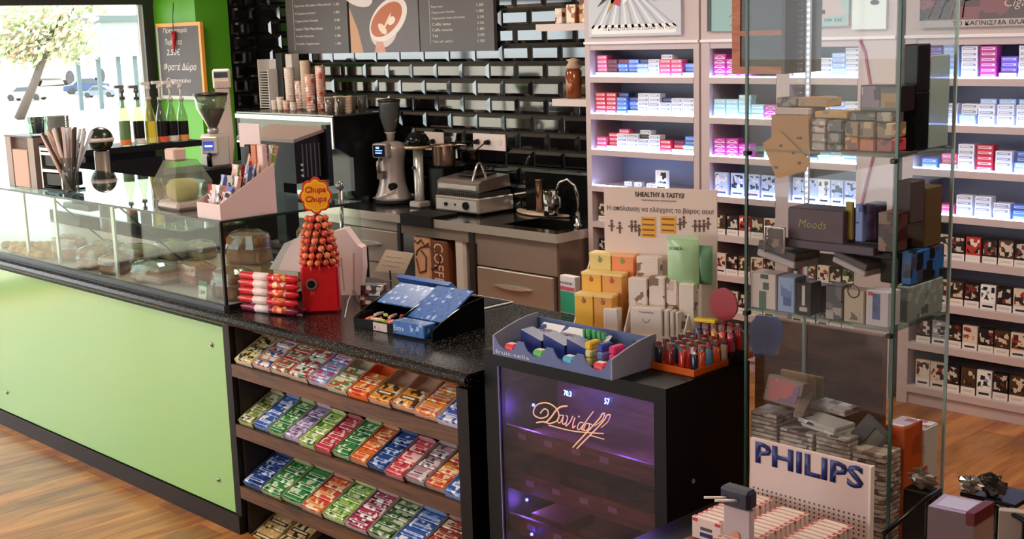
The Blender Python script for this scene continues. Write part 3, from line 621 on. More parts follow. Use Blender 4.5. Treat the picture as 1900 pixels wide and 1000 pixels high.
TILT = math.radians(24); tiers = []
for k_, py in enumerate((672, 780, 890, 992)):
    z = at(432, py, Y=YF+.02).z; tiers.append(z)
    ang = TILT; b = MB(); b.T = Matrix.Translation((0, .0, z)) @ Matrix.Rotation(ang, 4, 'X')
    s = b.box(.012, RW, .0, .40, -.012, 0).build('slanted_shelf', dk, rk)
    MB().box(.012, RW, -.012, 0, z-.045, z+.006).build('shelf_fascia', fas if k_ < 3 else dk, rk)
G = {  # carton, ink1, ink2, ink3
 'cream': ('e0ccb2', 'e6dcae', '3c3a34', 'd8b860'), 'beige': ('d8b8a4', 'f2e4d8', '3f55a8', 'e08a3c'), 'beige red green': ('cdb09c', 'c84a3c', 'e8e0cc', '4a7a44'), 'green white': ('cfae9c', 'e9efe0', 'b8383c', '2f6a46'),
 'lilac blue': ('c4aab4', '8fa0d4', 'e8e4f0', 'c84a6a'), 'green cream': ('c9b8a0', 'e4e0c4', '6a9a4c', 'c4503c'), 'orange': ('e8743a', 'f08a2c', 'f4d8b0', 'd83c20'), 'yellow orange': ('caa08a', 'f2a638', '5a3a2c', 'f6e0c0'),
 'orange red': ('d8a088', 'ee9838', 'e8d8c8', 'd8503c'), 'blue': ('c8c0cc', '4a5cb4', 'eceaf2', '8a98d8'), 'olive': ('b8b488', '8a9a50', 'e4e2c4', '3c4a2c'), 'blue white': ('7890b8', '3f62b4', 'f0f2f4', '86a4dc'),
 'green': ('9cab7c', '3c8a44', 'd8e8c0', '1f5a30'), 'lilac': ('b8a8bc', 'a893bc', 'e8dcec', '6c5a84'), 'lime': ('b8c490', '9cc44c', 'eef4d0', '3c7a34'), 'red': ('9c5a58', 'd43c4c', 'f0c8c4', '98202c'),
 'orange fruit': ('b88868', 'ec7430', 'f8cca0', 'c84a20'), 'navy': ('4a5a80', '2c4c94', 'b8ccf0', '1c2c5c'), 'pink red': ('b87c80', 'e0505c', 'f8d0cc', 'c02c3c'), 'grey pink': ('a89490', 'c0949c', 'e8dcdc', '504a54'),
 'red orange': ('b08878', 'dc4c38', 'f4d8a8', 'e88a3c'), 'crimson white': ('b89c9c', 'b83a58', 'f4ecec', '7c1c34'), 'dark green cream': ('a8a488', 'c8d0ac', '2c4c34', '5c7c4c'), 'brown red': ('a08078', 'b84434', 'f0d4b8', '6c2c20'), 'tan': ('a88c6c', 'd0a868', '4c3420', 'e8d4a8')}
def packs_mesh(g_, w_, d_, h_, var=0):
    kk = ('gum', g_, w_, d_, h_, var)
    if kk not in _pk:
        c = G[g_]; m = MB(); m.bbox(-w_/2, w_/2, 0, d_, 0, h_, .003, 0)
        m.box(-w_/2+.008, w_/2-.008, d_*.30, d_*.52, h_, h_+.0007, 1)          # name band on the top face
        m.box(-w_/2+.018, w_/2-.026, d_*.36, d_*.46, h_+.0007, h_+.0011, 2)
        _pk[kk] = m.mesh('gum_pack', [pr(c[1], c[2], c[3], 34, .3, lv=(.47, .57)), mat(c[2], .35), mat(c[3], .35)])
    return _pk[kk]
def carton(g_, w_, d_, style):
    kk = ('carton', g_, w_, d_, style)
    if kk not in _pk:
        m = MB(); h_ = .030; t_ = .003
        m.box(-w_/2, w_/2, 0, d_, 0, t_)
        for sx in (-1, 1): m.prism([(0, 0), (0, h_*.75), (d_*.2, h_*.9), (d_*.8, h_*1.05), (d_, h_*1.15), (d_, 0)], 'X', sx*w_/2-(t_ if sx > 0 else 0), sx*w_/2+(t_ if sx < 0 else 0))
        m.prism([(-w_/2, 0), (-w_/2, h_*.75), (-w_*.3, h_*.6), (0, h_*.42), (w_*.3, h_*.6), (w_/2, h_*.75), (w_/2, 0)], 'Y', 0, t_)
        m.prism([(-w_/2, 0), (-w_/2, h_*1.15), (-w_*.35, h_*1.5), (w_*.35, h_*1.5), (w_/2, h_*1.15), (w_/2, 0)], 'Y', d_-t_, d_)
        c = G[g_]; _pk[kk] = m.mesh('display_carton', [mat(c[0], .45)])
    return _pk[kk]
TN = ['top', 'second', 'third', 'bottom']
def tier(k_, items, x0=None, x1=None, d_=.185):
    x0 = r0+.014 if x0 is None else x0; x1 = r0+RW-.002 if x1 is None else x1
    n = len(items); w_ = (x1-x0)/n
    Mx = Matrix.Translation((0, YF, tiers[k_])) @ Matrix.Rotation(TILT, 4, 'X')
    for i, it in enumerate(items):
        if it is None: continue
        g_, rows, cols = it; cx = x0+(i+.5)*w_
        p = Mx @ Vector((cx, .005+rnd.uniform(0, .01), .001))
        o = bpy.data.objects.new('display_carton', carton(g_, round(w_-.004, 4), d_, 0)); COL.objects.link(o); o.location = p; o.rotation_euler = (TILT, 0, 0)
        tag(o, f'{g_} card tray of gum packs, {ORD[i]} from left on {TN[k_]} tier of rack', 'card tray', f'card trays on the {TN[k_]} tier of the rack')
        pw = (w_-.012)/cols; pd = (d_-.010)/rows
        me = packs_mesh(g_, round(pw-.003, 4), round(pd-.003, 4), .024)
        for r_ in range(rows):
            for c in range(cols):
                if k_ == 0 and r_ == rows-1 and rnd.random() < .5: continue
                q = Vector(p)+Matrix.Rotation(TILT, 3, 'X') @ Vector((-(w_-.012)/2+(c+.5)*pw, .005+r_*pd, .0035))
                o = bpy.data.objects.new('gum_pack', me); COL.objects.link(o); o.location = q; o.rotation_euler = (TILT, 0, 0)
                side = '' if cols == 1 else ['left ', 'right '][c]
                tag(o, f'{g_} gum pack, {side}{ORD[r_]} from front in {ORD[i]} tray, {TN[k_]} rack tier', 'gum pack', f'gum packs on the {TN[k_]} tier of the rack')
tier(0, [('cream', 3, 2), ('beige', 3, 1), ('beige red green', 3, 1), ('green white', 3, 2), ('lilac blue', 3, 1), ('green cream', 3, 1), ('orange', 3, 1), ('yellow orange', 2, 1), ('yellow orange', 2, 1), ('orange red', 3, 1), ('blue', 3, 1)])
tier(1, [('olive', 3, 1), ('blue white', 3, 1), ('green', 4, 1), ('lilac', 3, 1), ('lime', 3, 1), ('red', 3, 1), ('green', 3, 1), ('orange fruit', 3, 1), ('navy', 3, 1), ('pink red', 3, 1), ('grey pink', 3, 1), ('red orange', 3, 1), ('blue white', 2, 1)])
tier(2, [('navy', 3, 1), ('green', 3, 1), ('green', 3, 1), ('red orange', 3, 1), ('lime', 4, 1), ('crimson white', 4, 1), ('dark green cream', 4, 1), ('blue white', 4, 1), ('brown red', 4, 1), ('tan', 3, 1)])
tier(3, [('tan', 2, 1), ('tan', 2, 1), None, ('grey pink', 3, 1), ('grey pink', 3, 1), ('crimson white', 3, 1), ('blue', 3, 1), ('brown red', 3, 1), ('tan', 3, 1)])
# ======================= HUMIDOR =======================
HX0, HX1, HY0, HY1, HZ = -2.87, -2.14, 2.665, 3.06, 1.02
h = thing('cigar_humidor', 'black humidor cabinet with a blue-lit glass door', 'humidor', (HX0, HY0, 0)); HWd = HX1-HX0; HD = HY1-HY0
hb = mat('030303', .5)
m = MB(); m.box(0, .02, .03, HD, 0, HZ); m.box(HWd-.02, HWd, .03, HD, 0, HZ); m.box(.02, HWd-.02, HD-.02, HD, 0, HZ); m.box(.02, HWd-.02, .03, HD-.02, HZ-.03, HZ); m.box(.02, HWd-.02, .03, HD-.02, 0, .08); m.build('body', hb, h)
ga = at(924, 719, Y=HY0); gb = at(1213, 755, Y=HY0); gx0 = ga.x-HX0; gx1 = gb.x-HX0; gz1 = gb.z+.012
d = MB(); d.box(0, gx0, 0, .03, .02, HZ); d.box(gx1, HWd, 0, .03, .02, HZ); d.box(gx0, gx1, 0, .03, gz1, HZ); d.box(gx0, gx1, 0, .03, .02, .09); dr = d.build('door', hb, h)
MB().box(gx0, gx1, .006, .014, .09, gz1).build('door_glass', glass('d8c4d0', .02, .7), dr)
MB().box(gx0, gx0+.004, .0, .006, .09, gz1).build('glass_trim', mat('7c7496', .3), dr)
m = MB(); m.cyl((gx1+.04, -.004, gz1-.42), (gx1+.04, .0, gz1-.42), .006, seg=10)
MB().box(.03, HWd-.03, .30, .31, .09, HZ-.05).build('inner_back', wood('4a2c26', '6b4438', (2, 2, 20), .5), h)
cedar = wood('5c382c', '8a5c48', (3, 20, 20), .5)
def hz_(px, py, y): return at(px, py, Y=y).z
for k_, (px, py) in enumerate(((1100, 838), (1100, 925), (1100, 1010))):
    z = at(px, py, Y=HY0+.06).z
    dw = MB(); dw.box(.03, HWd-.03, .06, .30, z-.05, z-.038); dw.box(.03, HWd-.03, .055, .065, z-.05, z+.012); s = dw.build('cigar_drawer', cedar, h)
    for i in range(4):
        x = .09+i*.115+(.03 if k_ else 0); b = MB().box(x, x+.035, .052, .055, z-.022, z-.004).build('price_tag', mat('b9a8c0', .5), s)
# cigar boxes inside
for i, (x, w_, hh, c, zi) in enumerate([(.08, .14, .055, '7a5238', 1), (.25, .17, .07, '4e4634', 1), (.09, .15, .05, '8a6248', 2), (.30, .14, .05, '5e4434', 2)]):
    z = at(1100, (838, 925, 1010)[zi], Y=HY0+.06).z-.038
    b = MB().bbox(0, w_, 0, .14, 0, hh, .003).build('cigar_box', mat(c, .5, n=.2), None, (HX0+x, HY0+.10, z)); tag(b, ['brown cigar box left on the humidor drawer under the lettering', 'olive cigar box right on the humidor drawer under the lettering', 'tan cigar box left on the lower humidor drawer', 'dark brown cigar box right on the lower humidor drawer'][i], 'cigar box')
# blue light and digits
blue = mat('3a50ff', .4, 0, 40, '2a3cff')
for (px, py) in ((988, 752), (976, 928), (985, 992)):
    q = at(px, py, Y=HY0+.03); MB().ball((q.x-HX0, .034, q.z), .005, 10, 6).build('blue_light', blue, h)
def led_(px, py, e):
    q = at(px, py, Y=HY0+.12); l = bpy.data.lights.new('humidor_glow', 'POINT'); l.color = (.22, .16, 1); l.energy = e; l.shadow_soft_size = .03
    o = bpy.data.objects.new('humidor_glow', l); COL.objects.link(o); o.location = q; o.parent = None
led_(985, 765, 2.2); led_(1165, 790, 3); led_(980, 935, 1.6); led_(1010, 985, 1.6)
dg = mat('7fa8ff', .4, 0, 8, '7090ff')
q = at(1047, 733, Y=HY0); text('70.3', .03, .016, dg, dr, (q.x-HX0, -.0007, q.z), shear=.1)
q = at(1122, 749, Y=HY0); text('57', .02, .018, dg, dr, (q.x-HX0, -.0007, q.z), shear=.1)
gold = mat('e8b890', .35, 0, .25, 'e8b890')
def Z8(x, y):      # point read from the 6.67x enlargement, put on the door glass plane
    q = at(960+x/6.665, 700+y/6.665, Y=HY0+.004); return (q.x-HX0, 0.003, q.z)
def stroke(pts, r=.0022, nm='gold_lettering'):
    P_ = [Vector(Z8(*p)) for p in pts]; out = []
    for i in range(len(P_)-1):
        a = P_[max(i-1, 0)]; b = P_[i]; c = P_[i+1]; e = P_[min(i+2, len(P_)-1)]
        for s_ in range(5):
            u = s_/5; out.append(.5*((2*b)+(c-a)*u+(2*a-5*b+4*c-e)*u*u+(3*b-a-3*c+e)*u**3))
    out.append(P_[-1]); LM.tube(out, r, 5)
LM = MB()
stroke([(290, 445), (300, 425), (340, 390), (385, 420), (370, 480), (290, 505), (215, 470), (205, 410), (240, 345), (320, 315), (400, 325), (470, 370), (510, 430), (515, 500), (480, 545), (400, 570), (330, 550), (240, 560)], .0022)
stroke([(620, 355), (540, 365), (480, 410), (430, 480), (370, 545), (340, 555)], .0028)
stroke([(565, 470), (525, 475), (500, 530), (525, 565), (560, 510), (575, 470), (560, 560), (580, 580), (600, 560)], .0018)
stroke([(605, 470), (625, 500), (600, 600), (650, 560), (690, 480)], .0018)
stroke([(715, 500), (690, 580), (690, 625), (720, 600)], .0020); LM.ball(Z8(765, 485), .0028, 8, 5)
stroke([(815, 560), (775, 560), (745, 620), (765, 645), (800, 610), (945, 420)], .0018); stroke([(830, 570), (800, 640), (820, 650)], .0018)
stroke([(890, 570), (850, 575), (825, 640), (850, 660), (890, 620), (895, 575), (930, 590)], .0018)
stroke([(1085, 445), (1050, 455), (1000, 530), (690, 865)], .0024); stroke([(1155, 465), (1110, 470), (1050, 560), (740, 880)], .0024); stroke([(1155, 465), (1120, 550), (1040, 620)], .0014); stroke([(1085, 445), (1050, 530), (960, 600)], .0014)
stroke([(390, 590), (700, 665), (1070, 695)], .0018); stroke([(900, 715), (1075, 765)], .0016)
LM.build('gold_lettering', gold, dr)
MB().cyl((0, 0, 0), (.003, 0, 0), .007, seg=10).build('side_screw_cap', mat('8c8480', .4), h, (HWd, .12, at(1268, 900, X=HX1).z))
# small metal caster cup at counter's end
# ======================= BACK BENCH =======================
BZ, BY, BX0, BX1 = .73, 5.77, -9.3, -5.50
def sc(p): return dep(p)/FPX
b_ = thing('steel_bench', 'stainless steel back bench with drawers and a sink', 'work bench', (BX1, BY, 0)); BL = BX0-BX1; BD = .575
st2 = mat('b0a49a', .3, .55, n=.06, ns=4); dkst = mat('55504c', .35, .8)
def bx(px, py=430): return at(px, py, Y=BY).x-BX1
def bz(py, px=900): return at(px, py, Y=BY).z
sink0, sink1 = -.62, -.10
m = MB(); m.box(BL, sink0, 0, BD, BZ-.03, BZ); m.box(sink1, 0, 0, BD, BZ-.03, BZ); m.box(sink0, sink1, 0, .12, BZ-.03, BZ); m.box(sink0, sink1, .48, BD, BZ-.03, BZ)
m.build('bench_top', mat('5c544e', .14, .85), b_)
m = MB(); m.box(BL, 0, -.006, -.0005, BZ-.055, BZ+.003); m.box(.0005, .006, -.006, BD, BZ-.055, BZ+.003); m.build('steel_edge', mat('cfc8c0', .25, .5), b_)
m = MB(); m.box(sink0, sink1, .12, .48, BZ-.22, BZ-.21); m.box(sink0, sink0+.01, .12, .48, BZ-.21, BZ-.001); m.box(sink1-.01, sink1, .12, .48, BZ-.21, BZ-.001); m.box(sink0+.01, sink1-.01, .12, .13, BZ-.21, BZ-.001); m.box(sink0+.01, sink1-.01, .47, .48, BZ-.21, BZ-.001); m.build('sink_basin', mat('3c3834', .25, .9), b_)
MB().box(-.02, 0, .02, BD, 0, BZ-.05).build('end_panel', mat('7c6c62', .3, .6), b_)
x1_, x2_, x3_ = bx(742), bx(868), bx(880)
MB().box(x3_, -.02, .02, .04, bz(502, 950), BZ-.05).build('front_panel', st2, b_)
def drawer(a, b, z0, z1, hpos):
    d_ = MB().bbox(a, b, .0, .04, z0, z1, .006).build('drawer', st2, b_)
    c = (a+b)/2 if hpos is None else hpos; w_ = min(.34, (b-a)*.55); hm = MB(); n = 10
    zc = (z0+z1)/2+(.02 if z1-z0 > .2 else 0)
    hm.prism([(c-w_/2+w_*i/n, zc+.012*math.sin(math.pi*i/n)) for i in range(n+1)]+[(c+w_/2-w_*i/n, zc-.018*math.sin(math.pi*i/n)) for i in range(n+1)], 'Y', -.022, -.0005)
    hm.build('drawer_handle', mat('d8d2cc', .25, .6), d_)
drawer(x3_+.01, bx(1026, 520), .2, bz(503, 950)-.005, None)
MB().box(x3_+.01, -.03, .0, .04, .03, .19).build('plinth_panel', st2, b_)
drawer(bx(630), x1_-.04, .36, .60, None)
MB().box(BL, x1_-.02, .012, .03, .61, .68).build('front_rail', mat('b4aea6', .3, .6), b_)
MB().box(BL, x1_-.03, .012, .03, .03, .35).build('front_panel', st2, b_)
MB().box(x1_, x3_, .012, .04, bz(441, 800), .68).build('front_rail', mat('b4aea6', .3, .6), b_)
MB().box(x2_+.005, x3_-.005, .0, .03, 0, .67).build('post', mat('2a2624', .4), b_); MB().box(x1_-.03, x1_, .0, .03, 0, .67).build('post', mat('2a2624', .4), b_)
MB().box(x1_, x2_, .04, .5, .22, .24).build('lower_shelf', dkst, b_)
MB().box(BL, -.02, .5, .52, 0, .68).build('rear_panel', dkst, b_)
t = thing('splash_panel', 'black splash panel with grey top ledge on the wall behind the sink', 'splash panel', (BX1, 6.355, BZ)); MB().box(-.85, -.01, 0, .028, .002, .30).build('panel', mat('100f0f', .2), t); MB().box(-.85, -.01, -.01, .028, .30, .31).build('ledge', mat('6a6664', .3, .5), t)
# paper bag of coffee in the open bay
p = Vector((BX1+bx(794, 470), BY+.02, .2405)); w_ = .36; zt = at(794, 440, Y=BY).z-.25
c = thing('coffee_bag', 'brown and tan coffee sack with COFFEE lettering in the bench bay', 'coffee bag', p)
MB().bbox(-w_/2, 0, 0, .12, 0, zt, .01).build('tan_half', mat('c49a78', .6, n=.12), c); MB().bbox(0, w_/2, 0, .12, 0, zt-.01, .01).build('brown_half', mat('6b3a1e', .6, n=.12), c)
text('COFFEE', .34, .10, mat('d8bfa4', .5), c, (.04, -.0005, zt-.03), (math.pi/2, math.pi/2, 0))
m = MB(); m.tube([(-.02-.13*math.cos(a*.5)-.0, -.002, zt-.14+.08*math.sin(a*.5)) for a in range(0, 10)], .006, 5); m.tube([(-.15, -.002, zt-.16), (-.12, -.002, zt-.26), (-.05, -.002, zt-.24), (-.04, -.002, zt-.14), (-.09, -.002, zt-.1)], .007, 5)
m.tube([(-w_/2+.01, -.002, zt-.03), (-.13, -.002, zt-.05), (-.09, -.002, zt-.02), (-.05, -.002, zt-.06), (-.01, -.002, zt-.04)], .007, 5); m.build('cup_drawing', mat('4a2614', .6), c)
p = at(852, 470, Y=BY+.02); tag(MB().bbox(-.055, .055, 0, .1, 0, .38, .02).build('towel_roll', mat('c4c0bc', .7, n=.08), None, (p.x, p.y, .2405)), 'pale folded towel standing beside the coffee sack in the bench', 'towel')
# ---- silver coffee grinder ----
p = at(706, 380, Z=BZ); s_ = sc(p)
g = thing('coffee_grinder', 'silver coffee grinder with blue display and a smoky bean hopper', 'coffee grinder', (p.x, p.y+.13, BZ)); silver = mat('b8aaa4', .3, .35)
P0 = Vector((p.x, p.y+.13, BZ)); s_ = sc(P0)
MB().lathe([(.15, 0), (.155, .015), (.15, .03)], seg=24, sy=.9).build('rubber_base', mat('151414', .5), g)
MB().lathe([(.148, .03), (.145, .05), (.125, .09), (.105, .16), (.098, .26), (.108, .36), (.112, .42), (.10, .46), (.05, .475)], seg=28, sy=.95).build('body', silver, g)
ang = .35
def face(m): m.T = Matrix.Rotation(ang, 4, 'Z'); return m
m = face(MB()); m.bbox(-.075, .055, -.16, -.08, .36, .47, .012); m.build('head', silver, g)
m = face(MB()); m.bbox(-.06, .04, -.166, -.159, .372, .458, .003); sc_ = m.build('display', mat('0c1230', .15), g)
m = face(MB()); m.box(-.04, .015, -.1672, -.1662, .395, .403); m.box(-.04, .02, -.1672, -.1662, .415, .42); m.box(-.035, -.005, -.1672, -.1662, .432, .445); m.build('blue_digits', mat('6f9cff', .4, 0, 3, '5f8cff'), sc_)
m = face(MB()); m.cyl((.06, -.125, .14), (.06, -.075, .14), .028, seg=16); m.build('dial_knob', mat('141313', .4), g)
m = face(MB()); m.tube([(-.02, -.12, .35), (-.02, -.17, .33), (-.02, -.165, .25)], .014, 8); m.box(-.045, .005, -.15, -.10, .2, .26); m.build('dosing_spout', mat('8c807a', .3, .6), g)
m = face(MB()); m.tube([(-.1, -.13, .05), (0, -.16, .07), (.1, -.12, .12)], .007, 6); m.build('trim_curve', mat('e0d8d2', .2, .5), g)
MB().lathe([(.03, .475), (.034, .53), (.05, .545)], seg=18).build('hopper_neck', silver, g)
MB().lathe([(.03, .53), (.05, .57), (.078, .66), (.082, .76), (.083, .775), (.079, .775), (.077, .70), (.045, .575)], seg=24, caps=False).build('bean_hopper', glass('7a6a62', .15, 1.2, .05), g)
MB().lathe([(.03, .545), (.047, .58), (.06, .62), (.001, .64)], seg=20).build('coffee_beans', mat('241510', .5, n=.5, ns=90), g)
MB().lathe([(.086, .775), (.086, .79), (.02, .80)], seg=24).build('hopper_lid', mat('2a2220', .3), g)
# ---- mixer with black domed head ----
p = at(774, 384, Z=BZ); g = thing('drink_mixer', 'steel column drink mixer with a black domed head', 'drink mixer', (p.x+.035, p.y+.0, BZ))
MB().bbox(-.06, .06, -.06, .06, 0, .05, .012).build('base', silver, g); MB().lathe([(.045, .05), (.04, .1), (.042, .43)], seg=18, sy=.8).build('column', mat('b5b0a8', .25, .4), g)
MB().lathe([(.10, .44), (.105, .455), (.10, .462)], seg=22).build('gold_rim', mat('c8b088', .3, .5), g); MB().lathe([(.098, .462), (.09, .51), (.06, .55), (.001, .565)], seg=22).build('domed_head', mat('121111', .15), g)
MB().cyl((.0, -.055, .3), (0, -.04, .3), .012).build('switch', black, g)
# ---- steel bucket on a black box ----
p = at(822, 308, Y=6.22); q = Vector((p.x-.03, 6.26, BZ)); zb = zat(q, 308); zt = zat(q, 268)
tag(MB().bbox(-.07, .10, -.08, .09, 0, zb-BZ-.001, .01).build('machine_housing', mat('100f0f', .25), None, (q.x, q.y-.02, q.z+.001)), 'black box housing behind the grill that carries the steel pot', 'housing')
g = thing('steel_pot', 'small stainless pot with flared rim beside the wall sockets', 'pot', (q.x, q.y, zb)); h_ = zt-zb
MB().lathe([(.075, 0), (.085, .01), (.09, h_-.01), (.10, h_), (.086, h_-.008), (.08, .012), (.001, .012)], seg=24).build('bowl', mat('b9a294', .22, .9), g)
MB().tube([(.095, 0, h_-.01), (.15, .02, h_+.005), (.2, .04, h_)], .008, 6).build('pot_handle', chrome, g)
# ---- panini grill ----
p, rz, w_ = frame2((808, 393), (906, 402), BZ); g = thing('panini_grill', 'stainless contact grill with a wire handle and control knobs', 'contact grill', p, 0); w_ = .46; dpt = .35
for i in (0, 1):
    for j in (0, 1): MB().cyl((.03+i*(w_-.06), .03+j*(dpt-.06), 0), (.03+i*(w_-.06), .03+j*(dpt-.06), .015), .015).build('foot', black, g)
gst = mat('c9bfb8', .25, .6); hb_ = .125
MB().bbox(0, w_, 0, dpt, .015, hb_, .008).build('housing', gst, g)
MB().box(.02, w_-.02, -.003, .0, .03, hb_-.02).build('control_panel', mat('d4ccc6', .3, .3), g)
for x, r_ in ((.13, .012), (.22, .008), (.34, .028)): MB().cyl((x, -.003, .07), (x, -.02 if r_ > .01 else -.008, .07), r_, seg=16).build('knob' if r_ > .02 else 'switch', mat('161514', .35), g)
m = MB(); m.box(.01, w_-.01, .02, dpt-.02, hb_, hb_+.035)
for i in range(20): m.box(.02+i*.022, .028+i*.022, .01, .02, hb_+.004, hb_+.03)
m.build('lower_plate', mat('5c5550', .4, .6), g)
m = MB(); m.prism([(.02, hb_+.04), (.02, hb_+.10), (.05, hb_+.12), (dpt-.03, hb_+.145), (dpt-.02, hb_+.06)], 'X', .01, w_-.01); m.build('upper_lid', mat('a3948a', .3, .7), g)
MB().box(.03, w_-.03, .01, .02, hb_+.055, hb_+.085).build('lid_trim', mat('e2dcd6', .2, .4), g)
MB().tube([(w_-.08, .03, hb_+.10)]+[(w_-.08, .03+.13*i/8, hb_+.12+.12*math.sin(math.pi*i/8)) for i in range(0, 9)]+[(w_-.08, .17, hb_+.10)], .009, 8).build('wire_handle', mat('ded8d2', .15, .9), g)
MB().box(.1, w_-.12, .1, .3, hb_+.142, hb_+.15).build('lid_label', mat('2b2422', .4), g)
# ---- board, mug, tumbler, tap ----
p = at(1000, 400, Z=BZ); g = MB(); g.lathe([(.29, 0), (.30, .006), (.30, .014), (.29, .018)], seg=28, sx=1, sy=.62)
o = tag(g.build('round_board', mat('dcc2ac', .5, n=.08), None, (p.x+.0, p.y+.13, BZ+.003)), 'pale round board lying over the sink', 'board'); BO = o.location.copy()
for nm, lb, ct, px, r_, prof, mt in (('steel_tumbler', 'tall copper-tinted steel tumbler on the round board', 'tumbler', 999, .033, [(.028, 0), (.033, .225), (.036, .23), (.030, .228), (.026, .01), (.001, .01)], mat('b28f80', .2, .9)),):
    q = at(px, 394, Z=BO.z+.018); tag(MB().lathe(prof, seg=20).build(nm, mt, None, (q.x, q.y+.02, BO.z+.0185)), lb, ct)
q = at(1019, 401, Z=BO.z+.018); g = thing('printed_mug', 'black and white printed mug in front of the tap', 'mug', (q.x, q.y+.02, BO.z+.0185))
MB().lathe([(.045, 0), (.05, .005), (.052, .175), (.047, .172), (.044, .01), (.001, .01)], seg=20).build('cup', pr('1c1a1a', 'e8e4e0', '5c4a44', 24), g)
MB().tube([(.05, 0, .14), (.085, 0, .13), (.09, 0, .07), (.05, 0, .04)], .008, 6).build('mug_handle', mat('8a807a', .3, .6), g)
q = Vector((BX1-.09, BY+.30, BZ)); g = thing('sink_tap', 'chrome swan-neck tap at the right end of the sink', 'tap', q)
MB().lathe([(.03, 0), (.03, .02), (.018, .03), (.016, .10)], seg=16).build('tap_body', chrome, g)
zt = zat(q, 333)-BZ
MB().tube([(0, 0, .09), (0, 0, zt-.10), (-.015, -.01, zt-.04), (-.06, -.03, zt), (-.11, -.05, zt-.02), (-.135, -.06, zt-.08)], .010, 10).build('swan_neck', chrome, g)
MB().tube([(0, 0, .06), (.03, -.05, .08), (.045, -.09, .075)], .008, 8).build('lever', mat('1c1b1b', .3), g)
# black folded cloth over the bench edge
p = at(790, 408, Z=BZ); tag(MB().prism([(-.03, BZ-.06), (-.012, BZ-.06), (-.012, BZ+.004), (.22, BZ+.004), (.22, BZ+.02), (-.03, BZ+.02)], 'X', -.17, .17).build('tamping_mat', mat('171515', .6), None, (BX1+bx(778)+.0, BY, 0)), 'black rubber mat hanging over the bench edge below the mixer', 'mat')
# ---- espresso machine ----
ex0, ex1, ey = -9.12, -7.80, 5.79
g = thing('espresso_machine', 'wide black two-group espresso machine with steel trim', 'espresso machine', (ex0, ey, BZ)); EW = ex1-ex0
bk2 = mat('131212', .22)
MB().prism([(.17, .07), (.17, .36), (.0, .45), (.0, .66), (.04, .68), (.54, .68), (.58, .62), (.58, .10), (.54, .05), (.2, .05)], 'X', EW-.05, EW).build('side_panel', bk2, g)
MB().prism([(.17, .07), (.17, .36), (.0, .45), (.0, .66), (.04, .68), (.54, .68), (.58, .62), (.58, .10), (.54, .05), (.2, .05)], 'X', 0, .05).build('side_panel', bk2, g)
MB().box(.05, EW-.05, .2, .57, .06, .67).build('body', mat('3a3836', .3, .6), g)
MB().box(.05, EW-.05, .0, .2, .46, .665).build('front_fascia', mat('5c6058', .25, .6), g)
m = MB(); m.box(0, EW, -.012, 0, .64, .675); m.box(EW-.02, EW, -.012, 0, .455, .64); m.box(0, EW, -.012, 0, .44, .458); m.build('steel_trim', mat('c9ccc4', .2, .8), g)
m = MB(); m.box(0, EW, .0, .56, .68, .69); m.build('cup_tray', mat('7c827a', .25, .8), g)
for x in (.16, EW-.16): m = MB(); m.cyl((x, -.012, .55), (x, -.05, .55), .032, seg=16); m.build('steam_knob', mat('8c8682', .3, .5), g)
for x in (.45, .92):
    m = MB(); m.cyl((x, .1, .46), (x, .1, .38), .05, .045, 18); q = m.build('group_head', chrome, g)
    m = MB(); m.cyl((x, .1, .38), (x, .1, .35), .045, seg=16); m.tube([(x, .06, .365), (x+.02, -.06, .35), (x+.02, -.10, .345)], [.012, .014, .016], 8); m.build('portafilter', mat('1a1817', .3), g)
MB().box(.05, EW-.05, -.02, .2, .04, .10).build('drip_tray', mat('9fc4b0', .2, .7), g)
for x in (.08, EW-.08):
    for y in (.05, .5): MB().cyl((x, y, 0), (x, y, .05), .022).build('foot', bk2, g)
for x in (.2, EW-.2): MB().tube([(x, .0, .46), (x+.01, -.03, .38), (x+.02, -.04, .2)], .006, 6).build('steam_wand', chrome, g)
text('SPAZIO', .16, .03, mat('b8b4ae', .3), g, (EW-.3, -.0008, .50))
EZ = BZ+.6905
